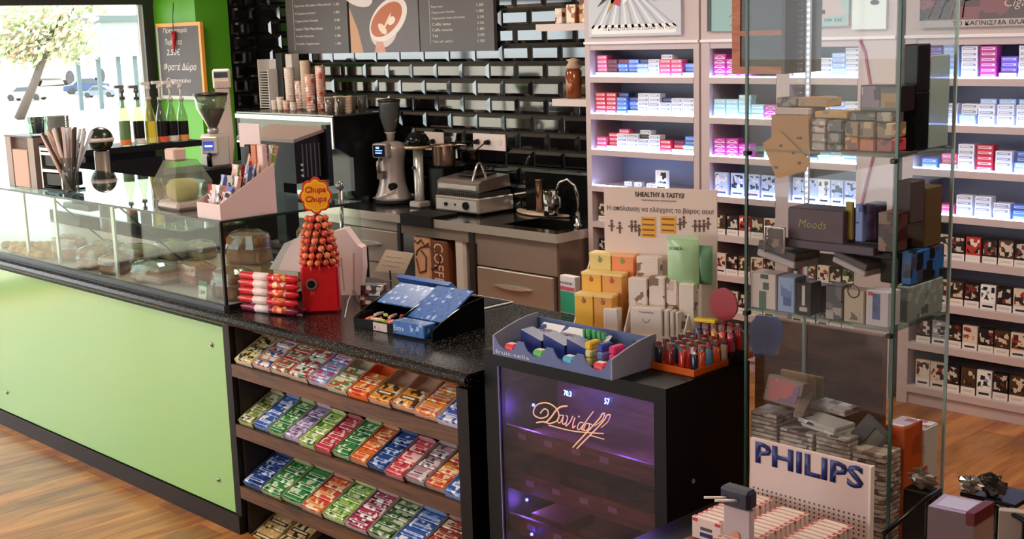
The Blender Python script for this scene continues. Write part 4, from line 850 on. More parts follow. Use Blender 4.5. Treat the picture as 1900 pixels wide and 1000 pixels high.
# cups and stacks on the machine
def cup_stack(px, ytop, r_, col, label, y=6.0, n=None, top=None):
    x = at(px, 205, Y=y).x; z1 = zat((x, y, 0), ytop); h_ = z1-EZ; n = max(1, int(h_/.02)); m = MB(); prof = [(r_*.75, 0)]
    for i in range(n): z = h_-(n-i)*.5*h_/max(n, 1)*1.0; prof += [(r_*(.78+.16*i/n), h_*(i+.6)/n), (r_*(.86+.14*i/n), h_*(i+.7)/n), (r_*(.86+.14*i/n), h_*(i+.92)/n)]
    m.lathe(prof+[(r_*.92, h_)], seg=14); o = m.build('paper_cup_stack', col, None, (x, y, EZ)); tag(o, label, 'cup stack'); return x
papr = [mat('e6d2c4', .5), pr('e8c0b0', 'f0e4dc', 'd88878', 20), pr('e0a898', 'f2e0d8', 'c8604c', 18), mat('cdb79c', .5, n=.2)]
for i, (px, yt, r_, c, lb) in enumerate([(510, 186, .028, 0, 'short cream cup stack at the left end of the coffee machine top'), (521, 180, .03, 0, 'second short cream cup stack from the left on the machine'), (532, 186, .03, 1, 'short pinkish cup stack third from left on the machine'),
    (541, 125, .045, 0, 'tall white paper cup stack behind the short ones'), (558, 150, .04, 1, 'pink paper cup stack right of the tall white one'), (571, 112, .045, 3, 'tall tan cup stack in the middle of the machine top'), (578, 138, .042, 2, 'red and pink cup stack in front of the tan stack'),
    (598, 122, .042, 2, 'tall red cup stack nearest the glasses'), (545, 190, .03, 0, 'small white cup stack in front of the tall white one'), (612, 180, .04, 1, 'single pinkish cup right of the red stacks'), (629, 178, .04, 3, 'tan patterned cup left of the glasses'), (646, 178, .04, 3, 'second tan patterned cup next to the glasses')]):
    y = 5.98 if i in (0, 1, 2, 8, 6, 9, 10, 11) else 6.15
    cup_stack(px, yt, r_, papr[c], lb, y)
gc = glass('cdb8ac', .12, 1.4)
for i, px in enumerate((662, 677, 692, 706)):
    x = at(px, 205, Y=6.02).x; y = 6.02
    if x > -7.9: x = -7.87; y = 6.02+.1*(i-2)
    tag(MB().lathe([(.03, 0), (.038, .13), (.035, .13), (.027, .006), (.001, .006)], seg=14).build('drinking_glass', gc, None, (x-.0, y, EZ)), f'smoky drinking glass on the machine, {ORD[i]} counting from the paper cups', 'glass')
# rack of white saucers/lids at the far left of the machine
x = at(500, 205, Y=6.2).x; g = thing('lid_rack', 'upright rack of black and white cup lids at the tiled corner', 'lid rack', (x, 6.22, EZ)); h_ = zat((x, 6.2, 0), 110)-EZ
m = MB(); m.box(-.075, -.065, -.06, .06, 0, h_); m.box(.065, .075, -.06, .06, 0, h_*.8); m.box(-.075, .075, .05, .06, 0, h_); m.build('frame', mat('d4cdc8', .4), g)
m = MB(); n = 15
for i in range(n): m.box(-.06, .06, -.055, .05, h_*.8*i/n+.004, h_*.8*i/n+.012)
m.build('lids', mat('bdb8b4', .4), g)
for i, (px, yt) in enumerate(((528, 98), (546, 100))): x = at(px, 205, Y=6.28).x; h_ = zat((x, 6.28, 0), yt)-EZ; tag(MB().bbox(-.045, .045, -.04, .04, 0, h_, .004).build('lid_box', mat(['2a2725', 'cfc7c1'][i], .5), None, (x, 6.29, EZ)), ['tall dark lid box against the wall on the coffee machine', 'tall pale lid box against the wall on the coffee machine'][i], 'box')
# ======================= WALL THINGS =======================
YW = YB-.016
def menu(px0, px1, name, label, m):
    a = at(px0, 97, Y=YW-.03); b = at(px1, 97, Y=YW-.03); t = thing(name, label, 'menu board', (a.x, YW-.03, 1.868)); w_ = b.x-a.x
    MB().box(0, w_, 0, .03, 0, .52).build('board', m, t); return t, w_
slate = mat('5a5556', .5)
t1, wm1 = menu(535, 648, 'menu_board', 'grey menu board, leftmost, with a list of coffees', slate)
t2, wm2 = menu(652, 779, 'coffee_poster', 'wall poster of a coffee cup between the two menu boards', mat('6a6468', .5))
t3, wm3 = menu(781, 918, 'menu_board', 'grey menu board, rightmost, with drinks and prices', slate)
chalk = mat('d8d2cc', .5)
def mtext(t, w_, lines, z0, dz, h_, xl, prices):
    for i, (s, f_) in enumerate(lines):
        if s: text(s, w_*f_, h_, chalk, t, (xl, -.0002, z0-i*dz))
        if s and prices: text(prices[i % len(prices)], .07, h_*.9, chalk, t, (w_-.17, -.0002, z0-i*dz))
mtext(t1, wm1, [('Espresso single', .4), ('Espresso (Double / Macchiato)', .6), ('Cappuccino', .34), ('Cappuccino Double', .38), ('Latte / Flat Macchiato', .45), ('Freddo Espresso', .3), ('Freddo Cappuccino', .38)], .44, .062, .022, .13, ['1.00', '1.30', '1.80', '2.00', '2.00', '1.80', '1.80'])
MB().box(.105, .108, -.001, 0, .03, .5).build('rule_line', chalk, t1)
mtext(t3, wm3, [('Caffe Bar', .3), ('', 0), ('Espresso', .16), ('Cappuccino Freddo', .32), ('Cappuccino latte (Double)', .45), ('Caffe latte', .26), ('Caffe mocha', .28), ('Tea', .08), ('Tea με μέλι', .28)], .40, .042, .020, .14, ['1.80', '2.00', '1.50', '1.80', '2.30', '2.50'])
MB().box(.115, .118, -.001, 0, .06, .5).build('rule_line', chalk, t3)
# printed cup photograph (flat print on the panel)
def disc(t, c, rx, rz_, col, y, nm, rot=0, n=28): t_ = MB(); t_.prism([(c[0]+rx*math.cos(2*math.pi*i/n)*math.cos(rot)-rz_*math.sin(2*math.pi*i/n)*math.sin(rot), c[1]+rx*math.cos(2*math.pi*i/n)*math.sin(rot)+rz_*math.sin(2*math.pi*i/n)*math.cos(rot)) for i in range(n)], 'Y', y-.0004, y); return t_.build(nm, mat(col, .45), t)
disc(t2, (.42, .17), .17, .13, 'd8c8c8', -.0004, 'printed_cup', .3); disc(t2, (.48, .25), .25, .14, 'e6dcda', -.0010, 'printed_rim', .45); disc(t2, (.46, .25), .21, .105, 'b8623c', -.0016, 'printed_coffee', .45)
disc(t2, (.52, .24), .05, .03, 'f0e0d0', -.0022, 'printed_foam', .3); disc(t2, (.41, .18), .06, .03, 'ecd6c0', -.0022, 'printed_foam', -.6); disc(t2, (.46, .22), .10, .010, 'ecd6c0', -.0026, 'printed_foam', .9)
disc(t2, (.09, .46), .22, .09, 'ded4d4', -.0010, 'printed_jug', -.3)
MB().prism([(0, 0), (.16, 0), (.10, .18), (0, .36)], 'Y', -.0006, -.0002).build('printed_napkin', mat('c89878', .5), t2); MB().prism([(.30, 0), (.44, 0), (.40, .10), (.34, .12)], 'Y', -.0012, -.0006).build('printed_fingers', mat('d49a88', .5), t2)
# wall sockets with plugs
def socket(px0, px1, py0, py1, n, label):
    a = at(px0, py1, Y=YW-.012); b = at(px1, py0, Y=YW-.012); t = thing('wall_socket', label, 'wall socket', (a.x, YW-.012, a.z)); w_ = b.x-a.x; h_ = b.z-a.z
    MB().bbox(0, w_, 0, .012, 0, h_, .003).build('cover_plate', mat('e2cfca', .4), t)
    for i in range(n): x = w_*(i+.5)/max(n, 1); q = MB().cyl((x, 0, h_/2), (x, -.004, h_/2), .022, seg=16).build('socket_face', mat('d6c2bc', .4), t)
    return t, w_, h_
t, w_, h_ = socket(788, 822, 246, 278, 1, 'pinkish white single wall socket above the steel pot')
MB().cyl((w_/2, -.004, h_/2), (w_/2+.01, -.045, h_/2), .02, .016).build('plug', black, t)
t, w_, h_ = socket(878, 937, 250, 277, 3, 'pinkish white triple wall socket with two black plugs')
for i in (0, 1):
    x = w_*(i+.5)/3; p = MB().cyl((x, -.004, h_/2), (x+.01, -.045, h_/2), .02, .016).build('plug', black, t)
    MB().tube([(x+.01, -.045, h_/2), (x-.02, -.07, h_/2-.03), (x-.12, -.05, h_/2-.08), (x-.2, -.03, h_/2-.07)], .006, 6).build('cable', mat('1c1b1b', .4), t)
# little wall shelves with jars beside the cabinet
for i, (px, py) in enumerate(((1010, 58), (1040, 195))):
    a = at(px, py, Y=6.2); t = tag(MB().box(a.x, -5.48, 6.12, 6.38, a.z, a.z+.045).build('wall_shelf', mat('d9c8c4', .4), None), ['short white wall shelf, the upper one beside the cabinet', 'short white wall shelf, the lower one carrying the jar'][i], 'shelf')
    ZS = a.z+.0455
    if i:
        g = thing('jar', 'tall copper brown jar with knotted lid on the lower wall shelf', 'jar', (at(1067, 180, Y=6.25).x, 6.24, ZS)); MB().lathe([(.05, 0), (.055, .01), (.055, .17), (.04, .19)], seg=18).build('jar_body', mat('8c4a28', .15, .3), g)
        MB().lathe([(.04, .19), (.055, .2), (.03, .235), (.05, .25), (.001, .26)], seg=10).build('lid_cloth', mat('d0b098', .6), g)
    else:
        for j, (x, w2_, h2, c) in enumerate(((-5.62, .09, .2, 'd8a878'), (-5.74, .08, .12, 'b06a40'), (-5.85, .06, .1, 'e0c8b0'))):
            tag(MB().bbox(-w2_/2, w2_/2, 0, .1, 0, h2, .004).build('tea_box', pr(c, 'f0e0d0', '7a3c20', 18), None, (x, 6.2, ZS)), f'tea box on the upper wall shelf, {ORD[j]} from the cabinet', 'box')
# chalkboard hanging on the pillar, chilli charm
a = at(294, 112, Y=YP-.03); a.z = at(293, 183, Y=YP-.03).z; b = at(376, 112, Y=YP-.03); b.z = at(374, 40, Y=YP-.03).z; t = thing('chalkboard', 'orange framed chalkboard with handwritten specials on the green pillar', 'chalkboard', (a.x, YP-.032, a.z)); w_ = b.x-a.x; h_ = b.z-a.z
m = MB(); m.box(.03, w_-.03, .006, .03, .03, h_-.03); m.build('board', mat('5c585a', .7, n=.1, ns=8), t)
m = MB(); m.box(0, w_, 0, .03, 0, .03, 1); m.box(0, w_, 0, .03, h_-.03, h_); m.box(0, .03, 0, .03, .03, h_-.03, 1); m.box(w_-.03, w_, 0, .03, .03, h_-.03); m.build('frame', [mat('f0a040', .5), mat('b9b8b4', .5)], t)
for s, f_, z, hh in (('Προσφορά', .6, .86, .05), ('Τυρόπιτα', .42, .70, .06), ('2.50€', .34, .58, .055), ('Φραπέ Δώρο', .8, .36, .075), ('Cappuccino', .6, .20, .055)):
    text(s, (w_-.06)*f_, hh, chalk, t, (.05+(1-f_)*.2*w_, .0055, h_*z), shear=.2)
c = thing('chilli_charm', 'red chilli charm hanging over the chalkboard frame', 'ornament', (a.x+w_*.42, YP-.045, a.z+h_-.25)); MB().tube([(0, 0, 0), (.005, 0, .1), (.01, 0, .18)], [.006, .02, .022], 8).build('red_pods', mat('b82030', .3), c); MB().tube([(.01, 0, .18), (.02, 0, .3), (.05, 0, .42)], .004, 5).build('string', mat('2c3a20', .6), c)
# ======================= THINGS ON THE COUNTER =======================
Z1 = CT+.0006
redp = mat('c81420', .3, coat=.3)
# lollipop stand
p, rz, w_ = frame2((562, 582), (631, 579), Z1); lt = thing('lollipop_stand', 'red lollipop stand with yellow flower sign and round badge on the box', 'lollipop display', p, rz)
_, h_ = lp(lt, 595, 492); dpt = .10
MB().bbox(0, w_, 0, dpt, 0, h_, .008).build('stand_box', redp, lt)
cx, cz = lp(lt, 578, 527); m = MB(); m.cyl((cx, -.0, cz), (cx, -.006, cz), .022, seg=20); q = m.build('badge_ring', mat('9a8a86', .3, .5), lt); MB().cyl((cx, -.006, cz), (cx, -.009, cz), .015, seg=18).build('badge_disc', mat('1a1615', .3), q)
text('22', .014, .012, mat('e8a898', .4), lt, (cx-.006, -.0005, cz-.042))
_, ht = lp(lt, 590, 396, dpt/2); cw = w_/2
MB().lathe([(w_*.42, h_), (w_*.36, h_+(ht-h_)*.5), (w_*.16, ht-.01), (.004, ht)], (cw, dpt/2, 0), 20).build('lolly_cone', mat('5a1216', .4), lt)
sx_, sz_ = lp(lt, 586, 363, dpt/2)
MB().tube([(cw, dpt/2, ht-.01), (sx_, dpt/2, sz_-.04)], .006, 8).build('sign_stem', redp, lt)
_, zt = lp(lt, 586, 328, dpt/2); R_ = zt-sz_
def flower(R_, k): return [(sx_+R_*(.86+.14*abs(math.cos(4*a)))*math.cos(a)*.86, sz_+R_*(.86+.14*abs(math.cos(4*a)))*math.sin(a)) for a in [2*math.pi*i/48 for i in range(48)]]
sg = MB().prism(flower(R_, 8), 'Y', dpt/2-.006, dpt/2+.006).build('flower_sign', mat('d8341c', .4), lt)
MB().prism(flower(R_*.88, 8), 'Y', dpt/2-.0072, dpt/2-.0061).build('flower_rim', mat('f4c430', .4), sg); MB().prism(flower(R_*.76, 8), 'Y', dpt/2-.0082, dpt/2-.0073).build('yellow_face', mat('f5a81c', .4), sg)
rt_ = mat('b81824', .4)
text('Chupa', R_*1.12, R_*.42, rt_, sg, (sx_-R_*.56, dpt/2-.0083, sz_+R_*.08), shear=.1, bold=.03); text('Chups', R_*1.12, R_*.42, rt_, sg, (sx_-R_*.56, dpt/2-.0083, sz_-R_*.42), shear=.1, bold=.03)
lb = MB(); lb.ball((0, 0, 0), .0135, 10, 7); lb.tube([(0, 0, -.012), (0, 0, -.03)], .002, 5); lme = [lb.mesh('lollipop', [mat(c, .35, n=.25, ns=120)]) for c in ('e0643c', 'd8503c', 'e88a5a')]
rows = [(487, 7, .44), (474, 7, .43), (461, 6, .41), (447, 6, .38), (434, 5, .35), (420, 5, .30), (407, 4, .24)]
for i, (py, n, rr_) in enumerate(rows):
    _, z = lp(lt, 590, py, 0)
    for j in range(n):
        a = math.pi+math.pi*(j+.5*(1+(i % 2)*.5-.5))/n*1.0+.1
        q = w2(lt, cw+w_*rr_*1.08*math.cos(a), dpt/2+w_*rr_*1.08*math.sin(a), z)
        o = bpy.data.objects.new('lollipop', lme[(i+j) % 3]); COL.objects.link(o); o.location = q; o.rotation_euler = (-.6*math.sin(a-math.pi/2+rz), 0, a)
        tag(o, f'orange-red wrapped lollipop, {ORD[j]} from left in {ORD[i]} ring from the bottom of stand', 'lollipop', 'lollipops on the red stand')
# candy roll packs
rl = thing('tmp', '', '', at(445, 580, Z=Z1), math.radians(14)); O = Vector(rl.location)
for i, (pyc, c) in enumerate(((574, 'dark'), (549, 'red'), (523, 'red'), (507, 'red'), (493, 'red'), (562, 'dark'))):
    xa, z = lp(rl, 442+(6 if c == 'dark' else 0), pyc, .04); xb, _ = lp(rl, 553, pyc, .04); L = xb-xa
    dep_ = .04+(.05 if i == 5 else 0)
    g = thing('candy_roll', ['red and blue candy roll pack, the lowest of the pile', 'bright red candy roll pack, second from the bottom of the pile', 'red candy roll pack in the middle of the pile', 'red candy roll pack, second from the top of the pile', 'red candy roll pack, the topmost of the pile', 'purple tinted candy roll pack lying behind the lowest one'][i], 'candy roll', w2(rl, xa, dep_, 0), rl.rotation_euler[2], 'red candy rolls beside the lollipop stand')
    zc = .016+[0, .034, .068, .099, .129, 0][i]; g.location.z = Z1; r_ = .0155
    g.location.z = Z1+zc
    m = MB(); m.tube([(.0, 0, 0), (.012, 0, 0), (.016, 0, 0), (L-.016, 0, 0), (L-.012, 0, 0), (L, 0, 0)], [.006, .009, r_, r_, .009, .006], 12); m.build('wrapper', mat('d4202c' if c == 'red' else '8a2440', .25, coat=.4), g)
    m = MB(); m.tube([(L*.28, 0, 0), (L*.52, 0, 0)], r_+.0006, 12); m.build('white_label', mat('f0dcd8', .3), g)
    m = MB(); m.tube([(L*.60, 0, .001), (L*.82, 0, .001)], r_+.0004, 12); m.build('gold_label', pr('d8402c', 'f0b060', 'f4e0d0', 30), g)
bpy.data.objects.remove(rl)
# scatter cards and paper behind
def slab(name, label, cat, pts, th, mt, group=None):
    """a thin solid sheet through four world points"""
    P_ = [Vector(q) for q in pts]; c = sum(P_, Vector())/4; n = (P_[1]-P_[0]).cross(P_[3]-P_[0]).normalized()*th
    o = MB().add([tuple(q-c) for q in P_]+[tuple(q-c+n) for q in P_], [(0,3,2,1),(4,5,6,7),(0,1,5,4),(1,2,6,5),(2,3,7,6),(3,0,4,7)]).build(name, mt, None, c); return tag(o, label, cat, group)
p, rz, w_ = frame2((622, 548), (668, 548), Z1); g = thing('paper_bag', 'crumpled pinkish white paper bag standing behind the lollipop stand', 'paper bag', p, rz)
x0, z0 = lp(g, 612, 432); x1, z1 = lp(g, 672, 460); xm, zm = lp(g, 640, 424)
m = MB(); prof = [(0, 0), (w_, 0), (x1*1.0, z1*.55), (x1, z1), (x1*.85, z1*1.05), (xm, zm), (x0, z0), (x0*.6, z0*.5)]; m.prism(prof, 'Y', 0, .07); m.build('bag_body', mat('e0c4c0', .7, n=.08, ns=15), g)
m = MB(); m.prism([(x1*.62, 0.01), (x1*.66, 0), (x1*.72, z1*.9), (x1*.68, z1*.9)], 'Y', -.003, -.0005); m.prism([(x1*.3, .02), (x1*.33, .02), (x1*.28, z1*.8), (x1*.25, z1*.8)], 'Y', -.003, -.0005); m.build('bag_folds', mat('c09c98', .7), g)
a = at(488, 485, Y=2.95); slab('paper_sheet', 'pinkish white paper sheet between the glass case and lollipop stand', 'paper', [at(500, 500, Y=2.92), at(560, 505, Y=2.92), at(560, 438, Y=3.0), at(528, 452, Y=3.0)], .002, mat('dcc0c0', .7))
# leaflet pile and note card
p, rz, w_ = frame2((668, 566), (706, 568), Z1)
for i in range(4):
    o = MB().bbox(0, w_, 0, .06, 0, .020, .002).build('printed_card_pack', pr('2a2524', 'd8d0cc', '8c4038', 26), None, (p.x+.003*i, p.y, Z1+i*.0205), (0, 0, rz)); tag(o, f'small black and white printed card pack, {ORD[i]} from the bottom of its pile', 'card pack', 'card packs behind the coin tray')
c = thing('note_card', 'tilted pale handwritten note card behind the black sweet tray', 'note card', at(725, 520, Z=Z1)); _, zl = lp(c, 728, 486)
pts = [at(695, 503, Y=c.location.y), at(750, 509, Y=c.location.y), at(767, 470, Y=c.location.y+.03), at(716, 463, Y=c.location.y+.03)]
m = MB(); P_ = [q-c.location for q in pts]; n = Vector((0, .003, 0)); m.add([tuple(q) for q in P_]+[tuple(q+n) for q in P_], [(0,3,2,1),(4,5,6,7),(0,1,5,4),(1,2,6,5),(2,3,7,6),(3,0,4,7)]); m.build('card', mat('e4cdb8', .6), c)
def mid(u, v): return P_[0]*(1-u)*(1-v)+P_[1]*u*(1-v)+P_[2]*u*v+P_[3]*(1-u)*v-Vector((0, .001, 0))
m = MB()
for v, u1 in ((.3, .75), (.5, .85), (.7, .7)): m.tube([tuple(mid(.15+(u1-.15)*k_/12, v+.03*math.sin(k_*1.9))) for k_ in range(13)], .0009, 4)
m.build('handwriting', mat('b08468', .6), c)
MB().tube([(0, 0, 0), tuple(mid(.5, .1))], .004, 6).build('card_stem', black, c)
tag(MB().tube([at(640, 590, Z=Z1)+Vector((0, 0, .004)), at(646, 560, Z=Z1)+Vector((0, 0, .004)), at(655, 548, Z=Z1)+Vector((0, 0, .02)), at(672, 566, Z=Z1)+Vector((0, 0, .005)), at(688, 552, Z=Z1+.02)], .0028, 6).build('white_cable', mat('cfc6c0', .4)), 'white cable curling on the counter right of the lollipop stand', 'cable')
slab('receipt', 'small pinkish paper slip in front of the lollipop stand', 'paper', [at(532, 585, Z=Z1), at(562, 586, Z=Z1), at(560, 576, Z=Z1), at(540, 575, Z=Z1)], .0008, mat('d8b0b0', .6))
# black sweet tray with three curved walls
p, rz, w_ = frame2((657, 606), (803, 634), Z1); g = thing('sweet_tray', 'black two-bin counter tray with curved sides and blue labels', 'sweet tray', p, rz); bk = mat('0e0d0d', .2)
dd_ = .27; _, hb = lp(g, 730, 527, dd_)
def side(h0, h1): return [(0, 0), (0, h0)]+[(dd_*i/10, h0+(h1-h0)*math.sin(math.pi/2*i/10)**.9) for i in range(1, 11)]+[(dd_, 0)]
hF = .035; hB = max(.11, hb)
for x in (0, w_*.52, w_-.006): MB().prism(side(hF, hB), 'X', x, x+.006).build('curved_side', mat('151414', .15) if x < w_*.9 else bk, g)
MB().box(.006, w_-.006, 0, dd_, 0, .006).build('tray_floor', bk, g); MB().box(.006, w_-.006, dd_-.005, dd_, .006, hB).build('back_wall', bk, g)
MB().box(.006, w_*.52, 0, .005, .006, hF).build('front_lip', bk, g)
bl = pr('3f6cb0', '9cbce4', '2f5aa0', 45, .3, lv=(.56, .6)); MB().bbox(w_*.52+.008, w_-.03, -.012, .05, .006, .055, .003).build('blue_front_block', bl, g)
text('Extra', .05, .018, mat('d8e4f4', .4), g, (w_*.56, -.0128, .022))
m = MB(); m.T = Matrix.Translation((0, dd_*.42, hB*.66)) @ Matrix.Rotation(math.radians(22), 4, 'X'); m.box(.010, w_*.5, 0, dd_*.5, 0, .006); m.build('blue_card_left', bl, g)
m = MB(); m.T = Matrix.Translation((0, dd_*.25, hB*.45)) @ Matrix.Rotation(math.radians(28), 4, 'X'); m.box(w_*.53, w_-.01, 0, dd_*.68, 0, .006); m.build('blue_card_right', bl, g)
MB().box(w_*.26, w_*.44, -.0015, 0, .002, .032).build('white_label', mat('c8b8b4', .5), g)
rr = random.Random(5); k_ = 0
for i in range(4):
    for j in range(4):
        q = w2(g, .03+i*(w_*.5-.05)/4+rr.uniform(0, .01), .018+j*.026, .0085+.010*(j % 2)+j*.004); c = ['c8e070', 'e87a50', 'e0a8a0', 'f0e0d0', 'a05038'][(i*2+j) % 5]
        m = MB(); m.bbox(-.014, .014, -.007, .007, 0, .011, .003); m.prism([(-.014, .004), (-.022, 0), (-.022, .010), (-.014, .007)], 'Y', -.006, .006); m.prism([(.014, .004), (.022, 0), (.022, .010), (.014, .007)], 'Y', -.006, .006)
        o = m.build('wrapped_sweet', mat(c, .35), None, q, (rr.uniform(-.2, .2), rr.uniform(-.2, .2), rr.uniform(0, 3))); tag(o, f'twist-wrapped sweet in the black tray, {ORD[i]} across and {ORD[j]} row back', 'sweet', 'wrapped sweets in the left bin of the black tray')
# blue box lid leaning behind the tray
A_ = at(741, 508, Y=3.20); B_2 = at(838, 524, Y=3.17); C2 = at(897, 583, Z=Z1+.010); D2 = C2+(A_-B_2)*1.0
slab('blue_folder', 'blue folder leaning open behind the black sweet tray', 'folder', [D2, C2, B_2, A_], .022, mat('2f5ba6', .3, n=.1))
# cash mat
a = at(954, 562, Z=Z1); b = at(880, 547, Z=Z1); c2 = at(905, 580, Z=Z1); mt_ = thing('cash_mat', 'black coin mat with pale border on the counter before the display', 'coin mat', (b.x, c2.y, Z1)); W_, D_ = a.x-b.x, a.y-c2.y
MB().bbox(0, W_, 0, D_, 0, .006, .002).build('border', mat('cfccc8', .4), mt_); MB().box(.012, W_-.012, .012, D_-.012, .0061, .0075).build('pad', mat('121112', .4), mt_)
# ======================= THINGS ON THE HUMIDOR =======================
Z2 = HZ+.0006
p, rz, w_ = frame2((915, 657), (1136, 706), Z2); g = thing('sweets_display', 'grey-blue cardboard counter display with scooped front and curved sides', 'sweets display', p, rz); gb_ = mat('8f93a8', .5); nb = mat('5a6a9c', .5, n=.15, ns=25)
_, hf = lp(g, 1136, 668); D_ = .20; _, hb = lp(g, 1205, 617, D_)
hf = max(.04, hf)
prof = [(0, 0), (0, hf)]+[(D_*i/10, hf+(max(hb, .09)-hf)*math.sin(math.pi/2*i/10)) for i in range(1, 11)]+[(D_, 0)]
for x in (0, w_-.005): MB().prism(prof, 'X', x, x+.005).build('side_panel', gb_, g)
MB().box(.005, w_-.005, .004, D_, 0, .004).build('floor_card', nb, g); MB().box(.005, w_-.005, D_-.004, D_, .004, .085).build('back_card', nb, g)
fp = [(.005, 0), (w_-.005, 0), (w_-.005, hf*.95)]; n = 4
for i in range(n-1, -1, -1):
    c = w_*(i+.5)/n; r_ = w_/n*.36
    fp += [(c+r_+.004, hf*.95)]+[(c+r_*math.cos(t_*math.pi/8), hf*.95-hf*.62*math.sin(t_*math.pi/8)) for t_ in range(1, 8)]+[(c-r_-.004, hf*.95)]
fp += [(.005, hf*.95)]
import mathutils
m = MB(); pts2 = [Vector((x, z, 0)) for x, z in fp]; tri = mathutils.geometry.tessellate_polygon([pts2]); nn = len(fp)
m.add([(x, 0, z) for x, z in fp]+[(x, .004, z) for x, z in fp], [tuple(t_) for t_ in tri]+[tuple(nn+v for v in t_[::-1]) for t_ in tri]+[(i, (i+1) % nn, nn+(i+1) % nn, nn+i) for i in range(nn)]); m.build('scooped_front', nb, g)
text('fruit-tella', w_*.3, .012, mat('d8d8e4', .4), g, (.012, -.0008, .006))
for i, c in enumerate(('e8485a', '6cc46a', '5cb4e0', 'e84a60')):
    q = w2(g, w_*(i+.5)/n-.024, .008, .0045); t_ = thing('soft_sweet_pack', ['pink', 'green', 'light blue', 'red'][i]+' glossy sweet pack in the '+ORD[i]+' front scoop of the display', 'sweet pack', q, rz)
    m = MB(); m.bbox(0, .048, 0, .035, 0, .034, .008); m.build('wrapper', mat(c, .2, n=.2, ns=60, coat=.5), t_); m = MB(); m.box(.012, .036, .006, .026, .034, .0346); m.build('white_print', mat('f0e4e4', .3), t_)
# stepped dark blue cartons and white lids
for i in range(3):
    q = w2(g, w_*(.10+.20*i), .075, .0045); t_ = thing('mint_carton', f'dark blue carton with white lid text, {ORD[i]} from left in the display', 'carton', q, rz, 'dark blue cartons in the sweets display')
    hh = .055; MB().prism([(0, 0), (0, hh+.012), (w_*.18, hh-.012), (w_*.18, 0)], 'Y', 0, .055).build('carton_body', mat('20347c', .35, n=.3, ns=60), t_)
    m = MB(); m.T = Matrix.Translation((.0, .058, hh-.02)) @ Matrix.Rotation(math.radians(35), 4, 'X'); m.box(0, w_*.19, 0, .06, 0, .003); q2 = m.build('white_lid', pr('eceef0', '3a4e9c', 'd84a4a', 18, lv=(.62, .75)), t_)
    text('mentos', w_*.15, .014, mat('1c2c6c', .4), t_, (.006, .072, hh-.004), (math.radians(35), 0, 0))
for i in range(8):
    q = w2(g, w_*.50+.0105*i, .155+.006*(i % 2), .0045); tag(MB().bbox(-.0045, .0045, -.005, .005, 0, .082, .002).build('gum_stick', mat('4cb06a', .35), None, q, (0, 0, rz)), f'green upright gum stick, {ORD[i]} from left behind the blue cartons', 'gum stick', 'green gum sticks in the sweets display')
for i, cs in enumerate((('d8c870', 'e8d890', 'f0c030'), ('a0a8d8', '8090d0', '3448a8'), ('e0a0b8', 'e04a80', 'd83070'))):
    for j, c in enumerate(cs):
        q = w2(g, w_*(.70+.095*i), .06+.0*j, .005+.0245*j); t_ = tag(MB().bbox(-.013, .013, 0, .05, 0, .024, .005).build('candy_tube', mat(c, .3, n=.25, ns=80), None, q, (0, 0, rz)), f'{["yellow", "blue", "pink"][i]} candy tube, {ORD[j]} from the bottom at right end of display', 'candy tube', 'candy tubes at the right end of the sweets display')
q = w2(g, w_*.93, .15, .0045); tag(MB().bbox(-.018, .012, 0, .03, 0, .075, .004).build('green_tin', mat('28483a', .3), None, q, (0, 0, rz)), 'dark green tin at the back right of the sweets display', 'tin')
# lighters
def lighter_mesh(c):
    k = ('lighter', c)
    if k not in _pk:
        m = MB(); m.lathe([(.0105, 0), (.0115, .003), (.0115, .056), (.009, .058)], (0, 0, 0), 10, 0, 1, .6)
        m.box(-.009, .009, -.0055, .0055, .058, .066, 1); m.box(-.0095, .002, -.005, .005, .066, .076, 1); m.cyl((.005, -.004, .068), (.005, .004, .068), .005, seg=8, m=2)
        _pk[k] = m.mesh('lighter', [mat(c, .2, coat=.5), mat('d8d4d0', .15, .9), mat('2a2422', .4)])
    return _pk[k]
def lighter_thing(c, cn, q, rz_, label, grp):
    k = ('Lt', c)
    if k not in _pk:
        m = MB(); m.lathe([(.0105, 0), (.0115, .003), (.0115, .056), (.009, .058)], (0, 0, 0), 10, 0, 1, .6); a = m.mesh('fuel_body', [mat(c, .2, coat=.5)])
        m = MB(); m.box(-.009, .009, -.0055, .0055, .058, .066); m.box(-.0095, .002, -.005, .005, .066, .076); b = m.mesh('metal_hood', [mat('d8d4d0', .15, .9)])
        m = MB(); m.cyl((.0055, -.004, .070), (.0055, .004, .070), .005, seg=8); d = m.mesh('spark_wheel', [mat('a82828', .4)]); _pk[k] = (a, b, d)
    t_ = thing('lighter', label, 'lighter', q, rz_, grp)
    for nm, me in zip(('fuel_body', 'metal_hood', 'spark_wheel'), _pk[k]): o = bpy.data.objects.new(nm, me); COL.objects.link(o); o.parent = t_
LC_ = {'navy': '182448', 'orange': 'd8552c', 'sky blue': '4a8cb8', 'beige': 'b8a090', 'grey': '8a8484', 'red': 'c42c24', 'black': '1a1818', 'amber': 'e08a28', 'magenta': 'c0305c', 'dark red': '8c1c20'}
p, rz, w_ = frame2((1208, 683), (1262, 706), Z2); e2 = at(1368, 661, Z=Z2+.01); L2 = (e2-at(1262, 706, Z=Z2)).length; g = thing('lighter_tray', 'orange plastic tray of lighters at the front corner of the humidor', 'lighter tray', p, 0); w_ = max(w_, .11)
or_ = mat('e2641e', .3); m = MB(); m.box(0, w_, 0, L2, 0, .004); m.box(0, .003, 0, L2, .004, .020); m.box(w_-.003, w_, 0, L2, .004, .020); m.box(.003, w_-.003, 0, .003, .004, .020); m.box(.003, w_-.003, L2-.003, L2, .004, .020); m.build('tray_shell', or_, g)
nr = 8; m = MB()
for i in range(1, nr): m.box(.003, w_-.003, L2*i/nr-.001, L2*i/nr+.001, .004, .016)
m.build('dividers', or_, g)
